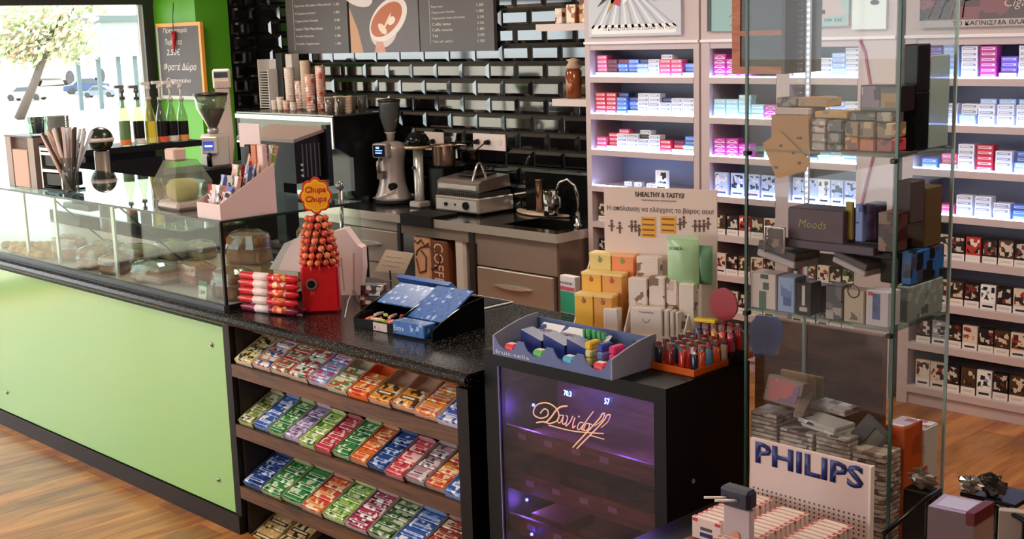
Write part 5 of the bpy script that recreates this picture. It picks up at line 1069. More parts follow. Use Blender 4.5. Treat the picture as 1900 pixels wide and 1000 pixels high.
seq = ['navy', 'orange', 'sky blue', 'orange', 'beige', 'grey', 'red', 'red']; seq2 = ['black', 'red', 'orange', 'dark red', 'navy', 'orange', 'red', 'amber']
for j in range(nr):
    for i in range(4):
        c = (seq if i == 3 else (seq2 if i % 2 else seq))[(j+(i*3 if i != 3 else 0)) % 8] if not (i == 3) else seq[j]
        lighter_thing(LC_[c], c, (p.x+.014+i*(w_-.028)/3, p.y+L2*(j+.5)/nr, Z2+.0045), 0, f'{c} lighter, {ORD[j]} from front in {["leftmost", "second", "third", "rightmost"][i]} row of the orange tray', 'lighters in the orange tray')
p2 = at(1296, 618, Z=Z2); p2 = Vector((min(p2.x, HX1-.14), HY1-.10, Z2)); g = thing('lighter_rack', 'dark lighter rack at the back right corner of the humidor', 'lighter rack', (HX1-.155, HY1-.085, Z2)); MB().bbox(0, .15, 0, .08, 0, .035, .003).build('rack_base', mat('1c1a1a', .3), g)
for i, c in enumerate(['navy', 'dark red', 'amber', 'orange', 'magenta']):
    for j in (0, 1): cc = c if j == 0 else ['black', 'red', 'red', 'dark red', 'red'][i]; lighter_thing(LC_[cc], cc, (HX1-.138+i*.029, HY1-.065+j*.04, Z2+.0355), 0, f'{cc} lighter, {ORD[i]} from left in {["front", "rear"][j]} row of the back rack', 'lighters in the back rack')
q = (HX1-.11, HY1-.065, Z2+.0355+.0765+.0005); tag(MB().bbox(-.035, .035, -.012, .012, 0, .012, .003).build('yellow_lighter', mat('f0cc30', .3), None, q, (0, 0, .2)), 'yellow lighter lying flat across the others on the back rack', 'lighter')
c = thing('round_badge_display', 'dark red round card standing behind the back lighter rack', 'round card', (HX1-.05, HY1+.02-.005, Z2)); q = at(1342, 565, Y=c.location.y)
m = MB(); m.cyl((q.x-c.location.x, 0, q.z-Z2), (q.x-c.location.x, .006, q.z-Z2), .05, seg=28); m.build('round_disc', mat('9c2430', .35), c); MB().box(q.x-c.location.x-.006, q.x-c.location.x+.006, .006, .012, -.02, q.z-Z2).build('stick', mat('6a1a20', .4), c)
# health snack display
p, rz, w_ = frame2((1062, 626), (1268, 646), Z2); hd = thing('snack_display', 'pale cardboard snack display headed HEALTHY & TASTY with sloping sides', 'snack display', p, rz); cw_ = mat('e2cfc4', .6)
D_ = .15; xl, _ = lp(hd, 1122, 450, D_); xr, zt = lp(hd, 1330, 353, D_); _, zs = lp(hd, 1330, 480, D_); xsl, _ = lp(hd, 1190, 465, D_)
MB().box(xl, xr, D_, D_+.006, 0, zt).build('back_board', cw_, hd)
def slope(x0b, x0t): 
    V = [(x0b, 0, 0), (x0b, 0, .03), (x0t, D_, zs), (x0t, D_, 0)]; return MB().add(V+[(x+.004, y, z) for x, y, z in V], [(3,2,1,0),(4,5,6,7),(0,1,5,4),(1,2,6,5),(2,3,7,6),(3,0,4,7)])
slope(w_*.0, w_*.0+.004).build('side_card', mat('efe2da', .5), hd); slope(w_*.47, w_*.47).build('divider_card', mat('efe2da', .5), hd); slope(w_-.004, w_).build('side_card', mat('efe2da', .5), hd)
MB().box(0, w_, 0, .004, 0, .03).build('front_card', cw_, hd)
def ht_(s, px0, px1, py, h_, c, nm='lettering', **k):
    a, z = lp(hd, px0, py, D_); b, _ = lp(hd, px1, py, D_); text(s, b-a, h_, mat(c, .5), hd, (a, D_-.0006, z-h_*.5), name=nm, **k)
ht_('\\\\HEALTHY & TASTY//', 1178, 1270, 360, .016, '2c2623', bold=.02); ht_('THE HEALTHY SNACK BAR', 1190, 1255, 371, .005, '6a5c56')
ht_('Η απόλαυση να ελέγχεις το βάρος σου!', 1127, 1324, 386, .021, '5a4c48')
for (a_, b_, c_, d_) in ((1190, 1217, 403, 440), (1226, 1254, 402, 432)):
    x0, z0 = lp(hd, a_, d_, D_); x1, z1 = lp(hd, b_, c_, D_); q = MB().box(x0, x1, D_-.0012, D_-.0002, z0, z1).build('orange_price_block', mat('eca828', .5), hd)
    m = MB(); nn = 4 if d_ > 435 else 3
    for i in range(nn): m.box(x0+.005, x1-.005, D_-.002, D_-.0013, z0+(z1-z0)*(i+.35)/nn, z0+(z1-z0)*(i+.65)/nn)
    m.build('price_lines', mat('7a5418', .5), q)
rr = random.Random(2)
for px0, py0, n_, spc in ((1135, 408, 1, 0), (1150, 412, 1, 0), (1172, 418, 4, 7), (1262, 408, 2, 7), (1290, 412, 4, 8)):
    for i in range(n_):
        m = MB(); x, z = lp(hd, px0+spc*i, py0+rr.uniform(-4, 6), D_); m.prism([(x-.003, z-.028), (x+.003, z-.028), (x+.004, z), (x-.004, z)], 'Y', D_-.001, D_-.0002); m.cyl((x, D_-.001, z+.006), (x, D_-.0002, z+.006), .005, seg=8)
        m.box(x-.012, x+.01, D_-.001, D_-.0002, z-.012, z-.008)
        m.build('printed_figure', mat('6a4438', .5), hd)
yb = [('f0c060', 'e8d080', 'e88a50'), ('f2b83c', 'f4c860', 'a86a28'), ('eeb04a', 'f0c470', 'c05a2c')]
for lv_ in range(3):
    y0 = .012+.052*lv_; xa, za = lp(hd, (1065, 1079, 1094)[lv_], (578, 545, 505)[lv_], y0); xb, _ = lp(hd, (1137, 1156, 1178)[lv_], 545, y0); _, z1 = lp(hd, 1110, (548, 507, 470)[lv_], y0)
    xa = max(xa, .006); xb = min(xb, w_*.47-.004)
    for i in (0, 1):
        x0 = xa+(xb-xa)/2*i; base = 0.0005 if lv_ == 0 else 0.0005
        q = w2(hd, x0, y0, base); t_ = thing('snack_box', f'{["yellow", "orange"][i]} snack box on the {["lowest", "middle", "top"][lv_]} step at the left of display', 'snack box', q, rz, 'yellow and orange snack boxes on the steps')
        xb = min(xb, w_*.47-.004); W2 = (xb-xa)/2-.003; hh = z1
        c = (['f0b838', 'e6a04a'], ['eeb63a', 'e0a050'], ['e4cc80', 'f0925a'])[lv_][i]
        MB().bbox(0, W2, 0, .05, 0, hh, .002).build('carton', mat(c, .5, n=.06), t_); MB().box(-.001, W2+.001, -.001, .05, hh-.007, hh+.0008).build('pale_lid', mat('f4d890' if i == 0 or lv_ < 2 else 'f6b888', .5), t_); m = MB(); m.ball((W2/2, -.0004, hh-.022), .008, 10, 6, 0, 1.1, 1, .05); m.tube([(W2/2, -.001, hh-.014), (W2/2-.004, -.001, hh-.008)], .0012, 4); m.build('fruit_print', mat(['a8662c', 'c0542c', '7c9a50'][lv_], .5), t_)
wp = pr('e4d4c8', '8a6a58', 'cbb8ac', 26, .5, lv=(.60, .68)); 
for i, (px0, px1, py0, py1, y0, lab) in enumerate([(1181, 1222, 522, 478, .10, 'white illustrated snack carton, highest in the right bay of display'), (1166, 1200, 566, 518, .05, 'white illustrated pouch beside the divider of the display'), (1204, 1233, 566, 515, .055, 'grey tinted pouch in the middle of the right bay'),
      (1236, 1256, 562, 520, .06, 'slim white stick box, left of the pair under the green bag'), (1260, 1288, 566, 528, .045, 'slim white stick box, right of the pair under the green bag'), (1170, 1228, 632, 574, .006, 'big white card box with a crest at the front of display'),
      (1120, 1146, 598, 574, .006, 'little white carton in front of the yellow boxes'), (1232, 1240, 632, 576, .012, 'white card standing first right of the crest box'), (1243, 1250, 628, 578, .016, 'white card standing second right of the crest box'), (1253, 1259, 622, 580, .020, 'white card standing third right of the crest box')]):
    xa, z0 = lp(hd, px0, py0, y0); xb, z1 = lp(hd, px1, py1, y0)
    t_ = thing('white_snack_pack', lab, 'snack pack', w2(hd, xa, y0, .0005), rz); hh = z1
    MB().bbox(0, xb-xa, 0, .035, 0, hh, .003).build('pack_body', mat('e4d4cc', .5) if i > 4 else wp, t_)
    if i in (5,): text('healthy', (xb-xa)*.45, .007, mat('4a4040', .5), t_, ((xb-xa)*.3, -.0004, hh-.018)); MB().tube([((xb-xa)/2+.012*math.cos(a), -.0005, hh-.035+.012*math.sin(a)) for a in [math.pi*k_/8+math.pi for k_ in range(9)]], .0008, 4).build('crest', mat('4a4040', .5), t_)
    if i < 5: x_ = (xb-xa)/2; MB().ball((x_, -.0004, hh*.35+.02), .006, 10, 6, 0, 1, 1, .06).build('dark_print', mat('5a3a30', .5), t_)
# green pillow bag
xa, z0 = lp(hd, 1238, 532, .07); xb, z1 = lp(hd, 1296, 446, .07); t_ = thing('green_snack_bag', 'pale green pillow snack bag at the top right of display', 'snack bag', w2(hd, xa, .075, 0.0005), rz)
Wg, Hg = xb-xa, z1
def pillow(W_, z0, z1, T_, nx=10, nz=12):
    V = []; F = []
    for s in (1, -1):
        for j in range(nz+1):
            for i in range(nx+1):
                u = i/nx; v = j/nz; b_2 = (math.sin(math.pi*u)*math.sin(math.pi*v))**.5 if 0 < u < 1 and 0 < v < 1 else 0
                V.append((W_*u, -s*T_*b_2*(1+.08*math.sin(9*u+5*v)), z0+(z1-z0)*v))
    N_ = (nx+1)*(nz+1)
    for s in (0, 1):
        for j in range(nz):
            for i in range(nx):
                a = s*N_+j*(nx+1)+i; f_ = (a, a+1, a+nx+2, a+nx+1); F.append(f_ if s == 0 else f_[::-1])
    return V, F
V, F = pillow(Wg, z0-.0, z1, .022); MB().add(V, F, 0, True).build('bag', mat('a8cc9c', .28, n=.12, ns=25), t_); 
V, F = pillow(Wg*.6, z0+.01, z1-.02, .02); MB().add([(x+Wg*.75, y+.02, z) for x, y, z in V], F, 0, True).build('bag_gusset', mat('6a9a74', .3, n=.25, ns=25), t_)
text('snack', Wg*.45, .014, mat('2c3a2c', .4), t_, (Wg*.12, -.021, z1-.032)); MB().box(0, Wg, -.002, .002, z1-.001, z1+.010).build('top_seal', mat('b8d8ac', .35), t_)
MB().box(Wg*.3, Wg*.7, -.003, .006, .0, z0+.002).build('inner_support', cw_, t_)
# white and green box left of the display
p, rz, w_ = frame2((1040, 580), (1068, 586), Z1); t_ = thing('mint_box', 'white and green box standing left of the yellow snack boxes', 'box', p, rz); _, hh = lp(t_, 1050, 512)
MB().bbox(0, w_, 0, .03, 0, hh, .002).build('box_body', mat('e8dcd8', .5), t_); MB().box(.003, w_-.003, -.0008, 0, .005, hh*.6).build('green_field', mat('3fae84', .5), t_); text('mint', w_*.8, .012, mat('3a2a30', .5), t_, (.003, -.001, hh*.78)); MB().box(.003, w_-.003, -.0008, 0, hh*.62, hh*.72).build('pink_band', mat('d85a6a', .5), t_)
# ======================= LEFT: ON THE GLASS TOP =======================
ZG = CT+.0005+GH+.0006
# white card display of chocolate bars at the case corner
p = at(358, 404, Z=ZG); p2 = at(417, 409, Z=ZG); p3 = at(511, 394, Z=ZG)
x0, x1 = p.x, XC-.012; y0 = YF+.012; y1 = y0+.40; g = thing('bar_display', 'white card counter display of chocolate bars with a slanted side panel', 'bar display', (x0, y0, ZG)); W_ = x1-x0; D_ = min(.42, p3.y-y0)
wc = mat('e6cfce', .55); _, hb = lp(g, 509, 303, D_); hb = zat((x1, y0+D_, 0), 302)-ZG; hf = zat((x1, y0, 0), 380)-ZG
for x in (0, W_-.004): MB().prism([(0, 0), (0, hf), (D_, hb), (D_, 0)], 'X', x, x+.004).build('side_panel', wc, g)
MB().box(.004, W_-.004, 0, .004, 0, hf).build('front_panel', wc, g); MB().box(.004, W_-.004, 0.004, D_, 0, .004).build('floor_card', wc, g); MB().box(.004, W_-.004, D_-.004, D_, 0.004, hb).build('back_panel', wc, g)
BC = ['a83038', 'e0c8c0', '5a6cae', 'd8d0d0', 'c8603c', '7c88c8', '6a4a80', 'b89a48', 'c8b8b0', '2a2220', 'e8b4a4', '8ca050']
def bar(c, L, w_=.036, t_=.016):
    k = ('bar', c, L)
    if k not in _pk:
        m = MB(); m.prism([(-w_/2, 0), (w_/2, 0), (w_/2, .008), (w_/2-.004, .014), (w_/2-.004, L-.014), (w_/2, L-.008), (w_/2, L), (-w_/2, L), (-w_/2, L-.008), (-w_/2+.004, L-.014), (-w_/2+.004, .014), (-w_/2, .008)], 'Y', -t_/2, t_/2, 1)
        m.box(-w_/2+.006, w_/2-.006, -t_/2-.0006, -t_/2, L*.2, L*.8, 0); _pk[k] = m.mesh('chocolate_bar', [pr('e8dcd8', c, '3a2a2c', 40, .3), pr(c, 'f0e4e0', '4a3030', 34, .3, lv=(.6, .68))])
    return _pk[k]
rr = random.Random(11)
for j, (yy, n, L) in enumerate(((.035, 6, .125), (.085, 6, .145), (.14, 5, .165), (.20, 5, .185), (.26, 4, .20))):
    for i in range(n):
        c = BC[(i+j*5) % 12]; o = bpy.data.objects.new('chocolate_bar', bar(c, L)); COL.objects.link(o); zr = hf+(hb-hf)*yy/D_
        o.location = (x0+.022+(W_-.044)*(i+.5)/n, y0+yy, ZG+.006+max(0, zr-.085)*.6); o.rotation_euler = (-.22+rr.uniform(-.08, .08), rr.uniform(-.12, .12), rr.uniform(-.3, .3))
        tag(o, f'wrapped chocolate bar, {ORD[i]} from left in {ORD[j]} row of the white card display', 'chocolate bar', 'bars in the white card display')
for i, (px, py0, c, lb) in enumerate(((452, 268, '1c1816', 'black chocolate carton at the back of the white card display'), (470, 268, 'c86a38', 'orange chocolate carton at the back of the white card display'), (488, 268, 'e0c0bc', 'pinkish chocolate carton at the back of the white card display'))):
    yy = y0+D_-.045; x = x0+W_*(.30+.27*i); z1 = zat((x, yy, 0), py0); tag(MB().bbox(-.02, .02, -.012, .012, 0, z1-ZG-.006, .003).build('chocolate_carton', mat(c, .4, n=.2, ns=60), None, (x, yy+.01, ZG+.005), (0, 0, 0)), lb, 'carton')
t = thing('blank_price_card', 'blank white card on a stem above the chocolate bars', 'card', (x0+W_*.5, y0+D_+.01, ZG)); xa, za = lp(t, 446, 272); xb, zb = lp(t, 481, 230)
MB().box(xa, xb, -.002, .001, za, zb).build('card', mat('e4d0d0', .6), t); MB().cyl(((xa+xb)/2, .004, 0), ((xa+xb)/2, .004, za+.02), .004).build('stem', chrome, t)
# clear cake box
p, rz, w_ = frame2((292, 386), (345, 396), ZG); p.y = max(p.y, YF+.03); g = thing('cake_box', 'clear plastic cake box with a pale yellow cake inside', 'cake box', (p.x, p.y, ZG)); w_ = .17; d2 = .16
_, hh = lp(g, 325, 302); hh = max(.16, hh)
MB().bbox(0, w_, 0, d2, 0, .035, .01).build('tray_base', mat('cdbcb4', .3), g)
m = MB(); m.add([(0, 0, .035), (w_, 0, .035), (w_, d2, .035), (0, d2, .035), (-.01, -.01, hh*.55), (w_+.01, -.01, hh*.55), (w_+.01, d2+.01, hh*.55), (-.01, d2+.01, hh*.55), (.03, .03, hh), (w_-.03, .03, hh), (w_-.03, d2-.03, hh), (.03, d2-.03, hh)],
      [(0,1,5,4),(1,2,6,5),(2,3,7,6),(3,0,4,7),(4,5,9,8),(5,6,10,9),(6,7,11,10),(7,4,8,11),(8,9,10,11)]); m.build('clear_lid', glass('e4efe0', .12, 1.6, .08), g)
MB().lathe([(.055, 0), (.068, .02), (.068, .06), (.05, .085), (.001, .09)], (w_*.5, d2*.5, .036), 20).build('cake', mat('dcc88c', .6, n=.12), g)
q = (p.x+.08, p.y+.06, ZG+hh+.0006); tag(MB().bbox(-.04, .04, -.03, .03, 0, .05, .006).build('napkin_block', mat('d8bcae', .6), None, q), 'small pinkish paper block resting on the clear cake box', 'napkin block')
# napkin dispenser
p, rz, w_ = frame2((18, 346), (70, 352), ZG); g = thing('napkin_dispenser', 'tall taupe napkin dispenser filled with pink napkins', 'napkin dispenser', p, rz); _, hh = lp(g, 40, 255); tp = mat('a08d82', .35)
for a_, b_ in ((0, w_*.2), (w_*.8, w_)): MB().box(a_, b_, 0, .14, 0, hh).build('side_post', tp, g)
MB().box(w_*.2, w_*.8, .02, .14, 0, hh).build('back_box', mat('6e5648', .5), g); MB().box(0, w_, -.004, .144, hh, hh+.008).build('top_plate', mat('4c4440', .3), g)
MB().bbox(w_*.24, w_*.76, -.002, .019, .004, hh*.76, .003).build('napkins', mat('e6bfae', .8, n=.06, ns=120), g)
for k_, (px, py, c1, lb, r_) in enumerate(((66, 252, '7a5a90', 'clear cup of coloured stirrers on the napkin dispenser', .05), )):
    q = w2(g, w_*.75, .07, hh+.009); t = thing('stirrer_cup', lb, 'stirrer cup', q); hc = zat(q, 216)-q.z
    MB().lathe([(.04, 0), (.05, hc), (.047, hc), (.037, .006), (.001, .006)], seg=16).build('clear_cup', glass('e0f0ea', .04, .8), t)
    for i in range(14):
        a = i*2.4; r1 = .012+.02*(i % 3)/3; m = MB(); m.tube([(r1*math.cos(a), r1*math.sin(a), .008), (r1*1.25*math.cos(a), r1*1.25*math.sin(a), hc*.97)], .004, 5); m.build('stirrer', mat(['3f9a70', '4a5a98', '7a4a98', 'a04a58', 'c8a860', '2c3a60'][i % 6], .4), t)
# lid dispenser (black steel)
p, rz, w_ = frame2((80, 352), (118, 356), ZG); g = thing('lid_dispenser', 'black and chrome two-tier dispenser of cup lids', 'lid dispenser', p, rz); _, hh = lp(g, 98, 272); w_ = max(.1, w_)
MB().box(0, w_, 0, .12, 0, .01).build('base_plate', black, g)
for x in (0, w_-.012): MB().box(x, x+.012, 0, .012, .01, hh).build('chrome_post', mat('b8b2ac', .2, .8), g)
for z in (.01, hh*.48): MB().bbox(.013, w_-.013, .01, .12, z+.01, z+hh*.36, .006).build('black_bin', mat('161313', .25), g); 
for z in (hh*.42, hh*.80, hh*.9): MB().box(.012, w_-.012, -.004, .01, z, z+.014).build('chrome_bar', mat('c8c2bc', .2, .7), g)
m = MB(); m.bbox(-.01, w_+.01, -.0, .12, hh*.93, hh*1.05, .008); m.build('top_bin', mat('141212', .3), g)
q = w2(g, w_*.5, .06, hh*1.05+.001); hc = zat(q, 215)-q.z; t = thing('grey_cup_stack', 'smoky grey stack of clear cups behind the paper straws', 'cup stack', q)
m = MB(); 
for i in range(7): m.lathe([(.040, hc*(.02+.09*i)), (.052, hc*(.46+.09*i)), (.050, hc*(.46+.09*i)), (.038, hc*(.03+.09*i))], seg=16, caps=False)
m.build('nested_cups', glass('b4b0ac', .3, 1.4), t)
# straw holder
q = at(134, 357, Z=ZG); t = thing('straw_holder', 'clear glass of wrapped paper straws fanning out', 'straw holder', q); hc = zat(q, 292)-ZG
MB().lathe([(.035, 0), (.04, hc), (.037, hc), (.032, .006), (.001, .006)], seg=16).build('glass_cup', glass('e8e8e8', .06, .9), t)
topz = zat(q, 236)-ZG; rr = random.Random(4)
for i in range(26):
    u = (i-13)/13; c = ['f0cfc0', 'f4d8cc', 'e0bcac', '3a2c2c', 'c8c4c8', 'dcdce4'][i % 6 if i < 17 else (3, 4, 5)[i % 3]]
    ax = Vector((sy, cy, 0))    # fan spreads across the viewer's side of the cup
    a = Vector((.012*math.cos(i*2.1), .012*math.sin(i*2.1), .01)); b = ax*(u*.12+.0)+Vector((.03*math.cos(i*1.7), .03*math.sin(i*1.7), topz*(1-.12*u*u)))
    m = MB(); m.tube([tuple(a), tuple(b)], .0075, 5); m.build('straw', mat(c, .6), t)
# black sphere warmer on a pole
q = at(190, 300, X=-7.35); q.z = 0; t = thing('globe_lamp', 'black globe with a pale band on a steel pole by the window', 'globe', (q.x, q.y, 0)); zc = zat(q, 259); r_ = 23.5*dep((q.x, q.y, zc))/FPX
m = MB(); m.ball((0, 0, zc), r_, 20, 14); m.build('globe', pr('15211a', '1e3020', '6a705c', 14, .25, lv=(.68, .74)), t); MB().lathe([(r_*1.0, zc-.012), (r_*1.08, zc), (r_*1.0, zc+.012)], seg=24).build('pale_band', mat('d8c4b8', .3), t)
MB().cyl((0, 0, 0), (0, 0, zc-r_*.9), .045, seg=12).build('pole', mat('8c8078', .3, .5), t)
# ======================= BLACK BAR WITH SYRUP BOTTLES =======================
bkb = mat('10100f', .45)
g = thing('syrup_bar', 'raised black bar counter carrying the syrup bottles', 'bar counter', (-7.75, 3.7, 0))
MB().box(-.42, 0, 0, 1.65, 0, 1.12).build('bar_body', bkb, g); MB().box(-.30, -.0, .02, .62, 1.12, 1.25).build('riser', bkb, g); MB().box(-.34, .02, .06, .92, 1.295, 1.335).build('shelf_slab', bkb, g); MB().box(-.28, -.04, .1, .60, 1.25, 1.295).build('shelf_block', bkb, g)
SYR = [('5f7a4a', 'e87a34', 'olive labelled'), ('1c1a1a', 'e8e4e0', 'black labelled'), ('e0cc30', 'f0e080', 'yellow'), ('1e1b1a', 'e8603c', 'black and red labelled'), ('181616', 'e0dcd8', 'plain black labelled'), ('201c1a', 'f09a4c', 'black and orange labelled')]
for i, (px, sy2) in enumerate(((234, 0), (260, 0), (282, 0), (303, 0), (322, 0), (342, 0))):
    c, c2, nm = SYR[i]; q = at(px, 266, X=-7.77); z1 = zat((q.x, q.y, 0), 222)-1.3355; ztop = zat((q.x, q.y, 0), (158, 158, 152, 150, 150, 150)[i])-1.3355
    t = thing('syrup_bottle', f'{nm} syrup bottle with pump, {ORD[i]} from left on the black bar', 'syrup bottle', (q.x, q.y, 1.3355), 0, 'syrup bottles on the black bar')
    MB().lathe([(.034, 0), (.036, .01), (.036, z1), (.034, z1+.02), (.014, z1+.10), (.014, z1+.13)], seg=16).build('bottle_glass', glass('d8e0c8' if i != 2 else 'f0e890', .10, 1.3), t)
    MB().lathe([(.0368, .045), (.0368, z1-.01)], seg=16, caps=False).build('label', mat(c, .4, n=.1), t); MB().lathe([(.0367, .008), (.0367, .044)], seg=16, caps=False).build('label_foot', mat(c2, .4, n=.3, ns=60), t)
    MB().cyl((0, 0, z1+.13), (0, 0, z1+.15), .018).build('collar', mat('3c3836' if i < 2 else 'd0c8c0', .4), t)
    m = MB(); m.cyl((0, 0, z1+.15), (0, 0, ztop-.02), .007); m.lathe([(.014, ztop-.05), (.018, ztop-.04), (.01, ztop-.01)], seg=10); m.box(-.012, .012, -.05, .012, ztop-.02, ztop); m.build('pump', mat('6a6462' if i < 2 else 'e0d8d0', .35), t)
# black grinder with glass hopper and the card terminal behind it
q = at(396, 250, X=-7.90); q.z = 1.1205; g = thing('hopper_grinder', 'pale coffee grinder with big glass hopper in front of the green pillar', 'coffee grinder', q)
Hh = lambda py: zat(q, py)-1.1205
MB().bbox(-.07, .07, -.08, .09, 0, Hh(248), .02).build('body', mat('d0c8c0', .35), g)
_a = .7; m = MB(); m.T = Matrix.Rotation(_a, 4, 'Z'); m.bbox(-.055, .055, -.11, -.06, Hh(283), Hh(252), .006); q1 = m.build('control_head', mat('d8d2ca', .3), g)
m = MB(); m.T = Matrix.Rotation(_a, 4, 'Z'); m.box(-.04, .035, -.1135, -.11, Hh(276), Hh(260)); q2 = m.build('blue_screen', mat('141c4a', .2, 0, .6, '3048c0'), q1)
m = MB(); m.T = Matrix.Rotation(_a, 4, 'Z'); m.box(-.03, .025, -.1142, -.1136, Hh(270), Hh(267)); m.build('screen_digits', mat('b0c4ff', .2, 0, 2, 'a0b8ff'), q2)
m = MB(); m.T = Matrix.Rotation(_a, 4, 'Z'); m.tube([(0, -.1, Hh(284)), (0, -.13, Hh(290)), (0, -.12, Hh(305))], .018, 8); m.build('spout', black, g)
MB().lathe([(.035, Hh(248)), (.04, Hh(240)), (.03, Hh(236))], seg=16).build('neck', mat('c0bab4', .3, .5), g)
MB().lathe([(.03, Hh(238)), (.06, Hh(222)), (.105, Hh(200)), (.115, Hh(176)), (.112, Hh(176)), (.10, Hh(200)), (.055, Hh(221))], seg=24, caps=False).build('glass_hopper', glass('e4ecd8', .10, 1.6), g)
MB().lathe([(.028, Hh(237)), (.055, Hh(222)), (.092, Hh(204)), (.08, Hh(202)), (.001, Hh(200))], seg=20).build('coffee_beans', mat('3a2018', .5, n=.5, ns=90), g)
MB().lathe([(.12, Hh(177)), (.12, Hh(173)), (.04, Hh(171))], seg=24).build('hopper_lid', mat('1e1a18', .3), g)
t = thing('card_terminal', 'white card payment terminal on a stem beside the grinder hopper', 'card terminal', tuple(at(414, 200, X=-8.0).xy)+(1.1205,)); a_ = .75
def R2(m): m.T = Matrix.Rotation(a_, 4, 'Z'); return m
xa, z0 = lp(t, 415, 178); zt = zat(t.location, 128)-1.1205; zb = zat(t.location, 160)-1.1205; zm = z0
m = R2(MB()); m.bbox(-.065, .065, 0, .03, zb-.02, zt, .012); o1 = m.build('handset', mat('d0bcb0', .35), t); m = R2(MB()); m.bbox(-.05, .05, -.004, 0, zt-.06, zt-.02, .002); m.build('screen', mat('202420', .2), o1)
m = R2(MB()); 
for i in range(3):
    for j in range(3): m.box(-.045+i*.032, -.02+i*.032, -.006, 0, zb-.012+j*.018, zb+j*.018)
m.build('keypad', mat('b09c92', .4), o1)
m = R2(MB()); m.prism([(-.04, 0), (-.06, zm*.3), (-.05, zb-.02), (.05, zb-.02), (.06, zm*.3), (.04, 0)], 'Y', .004, .028); m.build('stem', mat('cfb8ae', .4), t)
# ======================= POS MONITOR =======================
q = at(538, 340, Y=3.62); zt = zat(q, 218); t = thing('till_monitor', 'dark grey till monitor seen from behind on the counter', 'monitor', (q.x, q.y, Z1)); H2 = lambda py: zat(t.location, py)-Z1
def wl(px, yy): return lp(t, px, 300, yy)[0]
xl, xr = wl(448, 0), wl(548, 0); dk2 = mat('151211', .3)
# housing: slanted top, screen faces the staff side
prof = [(0, H2(340)), (0, H2(262)), (.03, H2(258)), (.17, H2(250)), (.20, H2(338))]
MB().prism(prof, 'X', xl, xr).build('back_housing', dk2, t)
MB().add([(xl-.012, -.01, H2(264)), (xr+.01, -.01, H2(264)), (xr+.02, .20, H2(246)), (xl, .20, H2(246)), (xl-.012, -.01, H2(258)), (xr+.01, -.01, H2(258)), (xr+.02, .20, H2(240)), (xl, .20, H2(240))], [(0,3,2,1),(4,5,6,7),(0,1,5,4),(1,2,6,5),(2,3,7,6),(3,0,4,7)]).build('brown_top', mat('86726a', .35), t)
m = MB(); m.box(xr-.003, xr+.035, .17, .20, H2(350), H2(236)); m.build('screen_bezel', mat('181616', .3), t)
m = MB()
for i in range(5): m.box(xr-.002, xr+.002, .04+i*.025, .048+i*.025, H2(330), H2(268))
m.build('side_vents', mat('4a4644', .4), t)
for k_, py in enumerate((306, 316, 326)): MB().cyl((xr, .035, H2(py)), (xr+.008, .035, H2(py)), .006).build('port', mat('b8b4b0', .3), t)
MB().bbox((xl+xr)/2-.05, (xl+xr)/2+.05, .06, .14, .03, H2(338), .01).build('stand_neck', dk2, t); MB().bbox((xl+xr)/2-.12, (xl+xr)/2+.12, .02, .28, 0, .03, .01).build('stand_foot', dk2, t)
tag(MB().box(xl-.05, xr+.08, -.05, .36, 0, Z1-.001).build('till_pedestal', mat('100e0e', .4), None, (t.location.x, t.location.y, 0)), 'black pedestal under the till monitor behind the glass case', 'pedestal')
t2_ = thing('scanner_stand', 'chrome tube stand with a round head behind the lollipop sign', 'scanner stand', at(634, 400, Y=3.38)); t2_.location.z = Z1; z1 = zat(t2_.location, 345)-Z1
MB().cyl((0, 0, .01), (0, 0, z1), .01).build('tube', chrome, t2_); MB().ball((0, 0, z1), .02, 12, 8).build('round_head', mat('8e8c90', .2, .6), t2_); MB().cyl((0, 0, 0), (0, 0, .01), .04, seg=16).build('foot', black, t2_)
# ======================= GLASS SHOWCASE =======================
SX0, SX1, SY0, SY1 = -2.045, -1.59, 2.90, 3.20
g = thing('glass_showcase', 'tall glass showcase of tobacco goods with a dotted light strip', 'glass showcase', (SX0, SY0, 0)); SW, SD = SX1-SX0, SY1-SY0
gs = glass('f8fafa', .002, .35); ge = mat('38574c', .2); HT = 2.55
MB().box(0, SW, 0, .005, .60, HT).build('front_glass', gs, g); MB().box(SW-.005, SW, .006, SD-.006, .60, HT).build('side_glass', gs, g); MB().box(0, .005, .006, SD-.006, .60, HT).build('side_glass', gs, g); MB().box(0, SW, SD-.005, SD, .60, HT).build('back_glass', gs, g)
for x, y in ((0, 0), (SW-.006, 0), (SW-.006, SD-.006), (0, SD-.006)): MB().box(x-.001, x+.007, y-.001, y+.006, .60, HT).build('glass_edge', ge if y == 0 else mat('9fb0ac', .2), g)
SHZ = [1.222, 1.668]
for z in SHZ: MB().box(.006, SW-.006, .007, SD-.007, z-.008, z).build('glass_shelf', glass('dcebe6', .02, .8), g)
wd = wood('5a3826', '8a5c3c', (2, 2, 14), .4)
MB().box(0, SW, 0, SD, 0, .60).build('wooden_base', wd, g)
BZS = .602
for i, z in enumerate(SHZ[:2]):
    for x in (.0, SW-.015): MB().bbox(x, x+.015, -.012, .012, z-.02, z-.008, .002).build('shelf_clamp', mat('2c2a2a', .3, .5), g)
ls = MB(); ls.box(.010, .020, SD-.018, SD-.010, 1.25, HT)
lx = MB()
n = 74
for i in range(n): z = 1.44+i*.0165; lx.ball((.015, SD-.021, z), .0028, 6, 4)
s_ = ls.build('light_strip', mat('c8c8d4', .4), g); lx.build('light_dots', mat('ffffff', .4, 0, 6, 'e4e8ff'), s_)
def W(x, y, z): return (SX0+x, SY0+y, z)
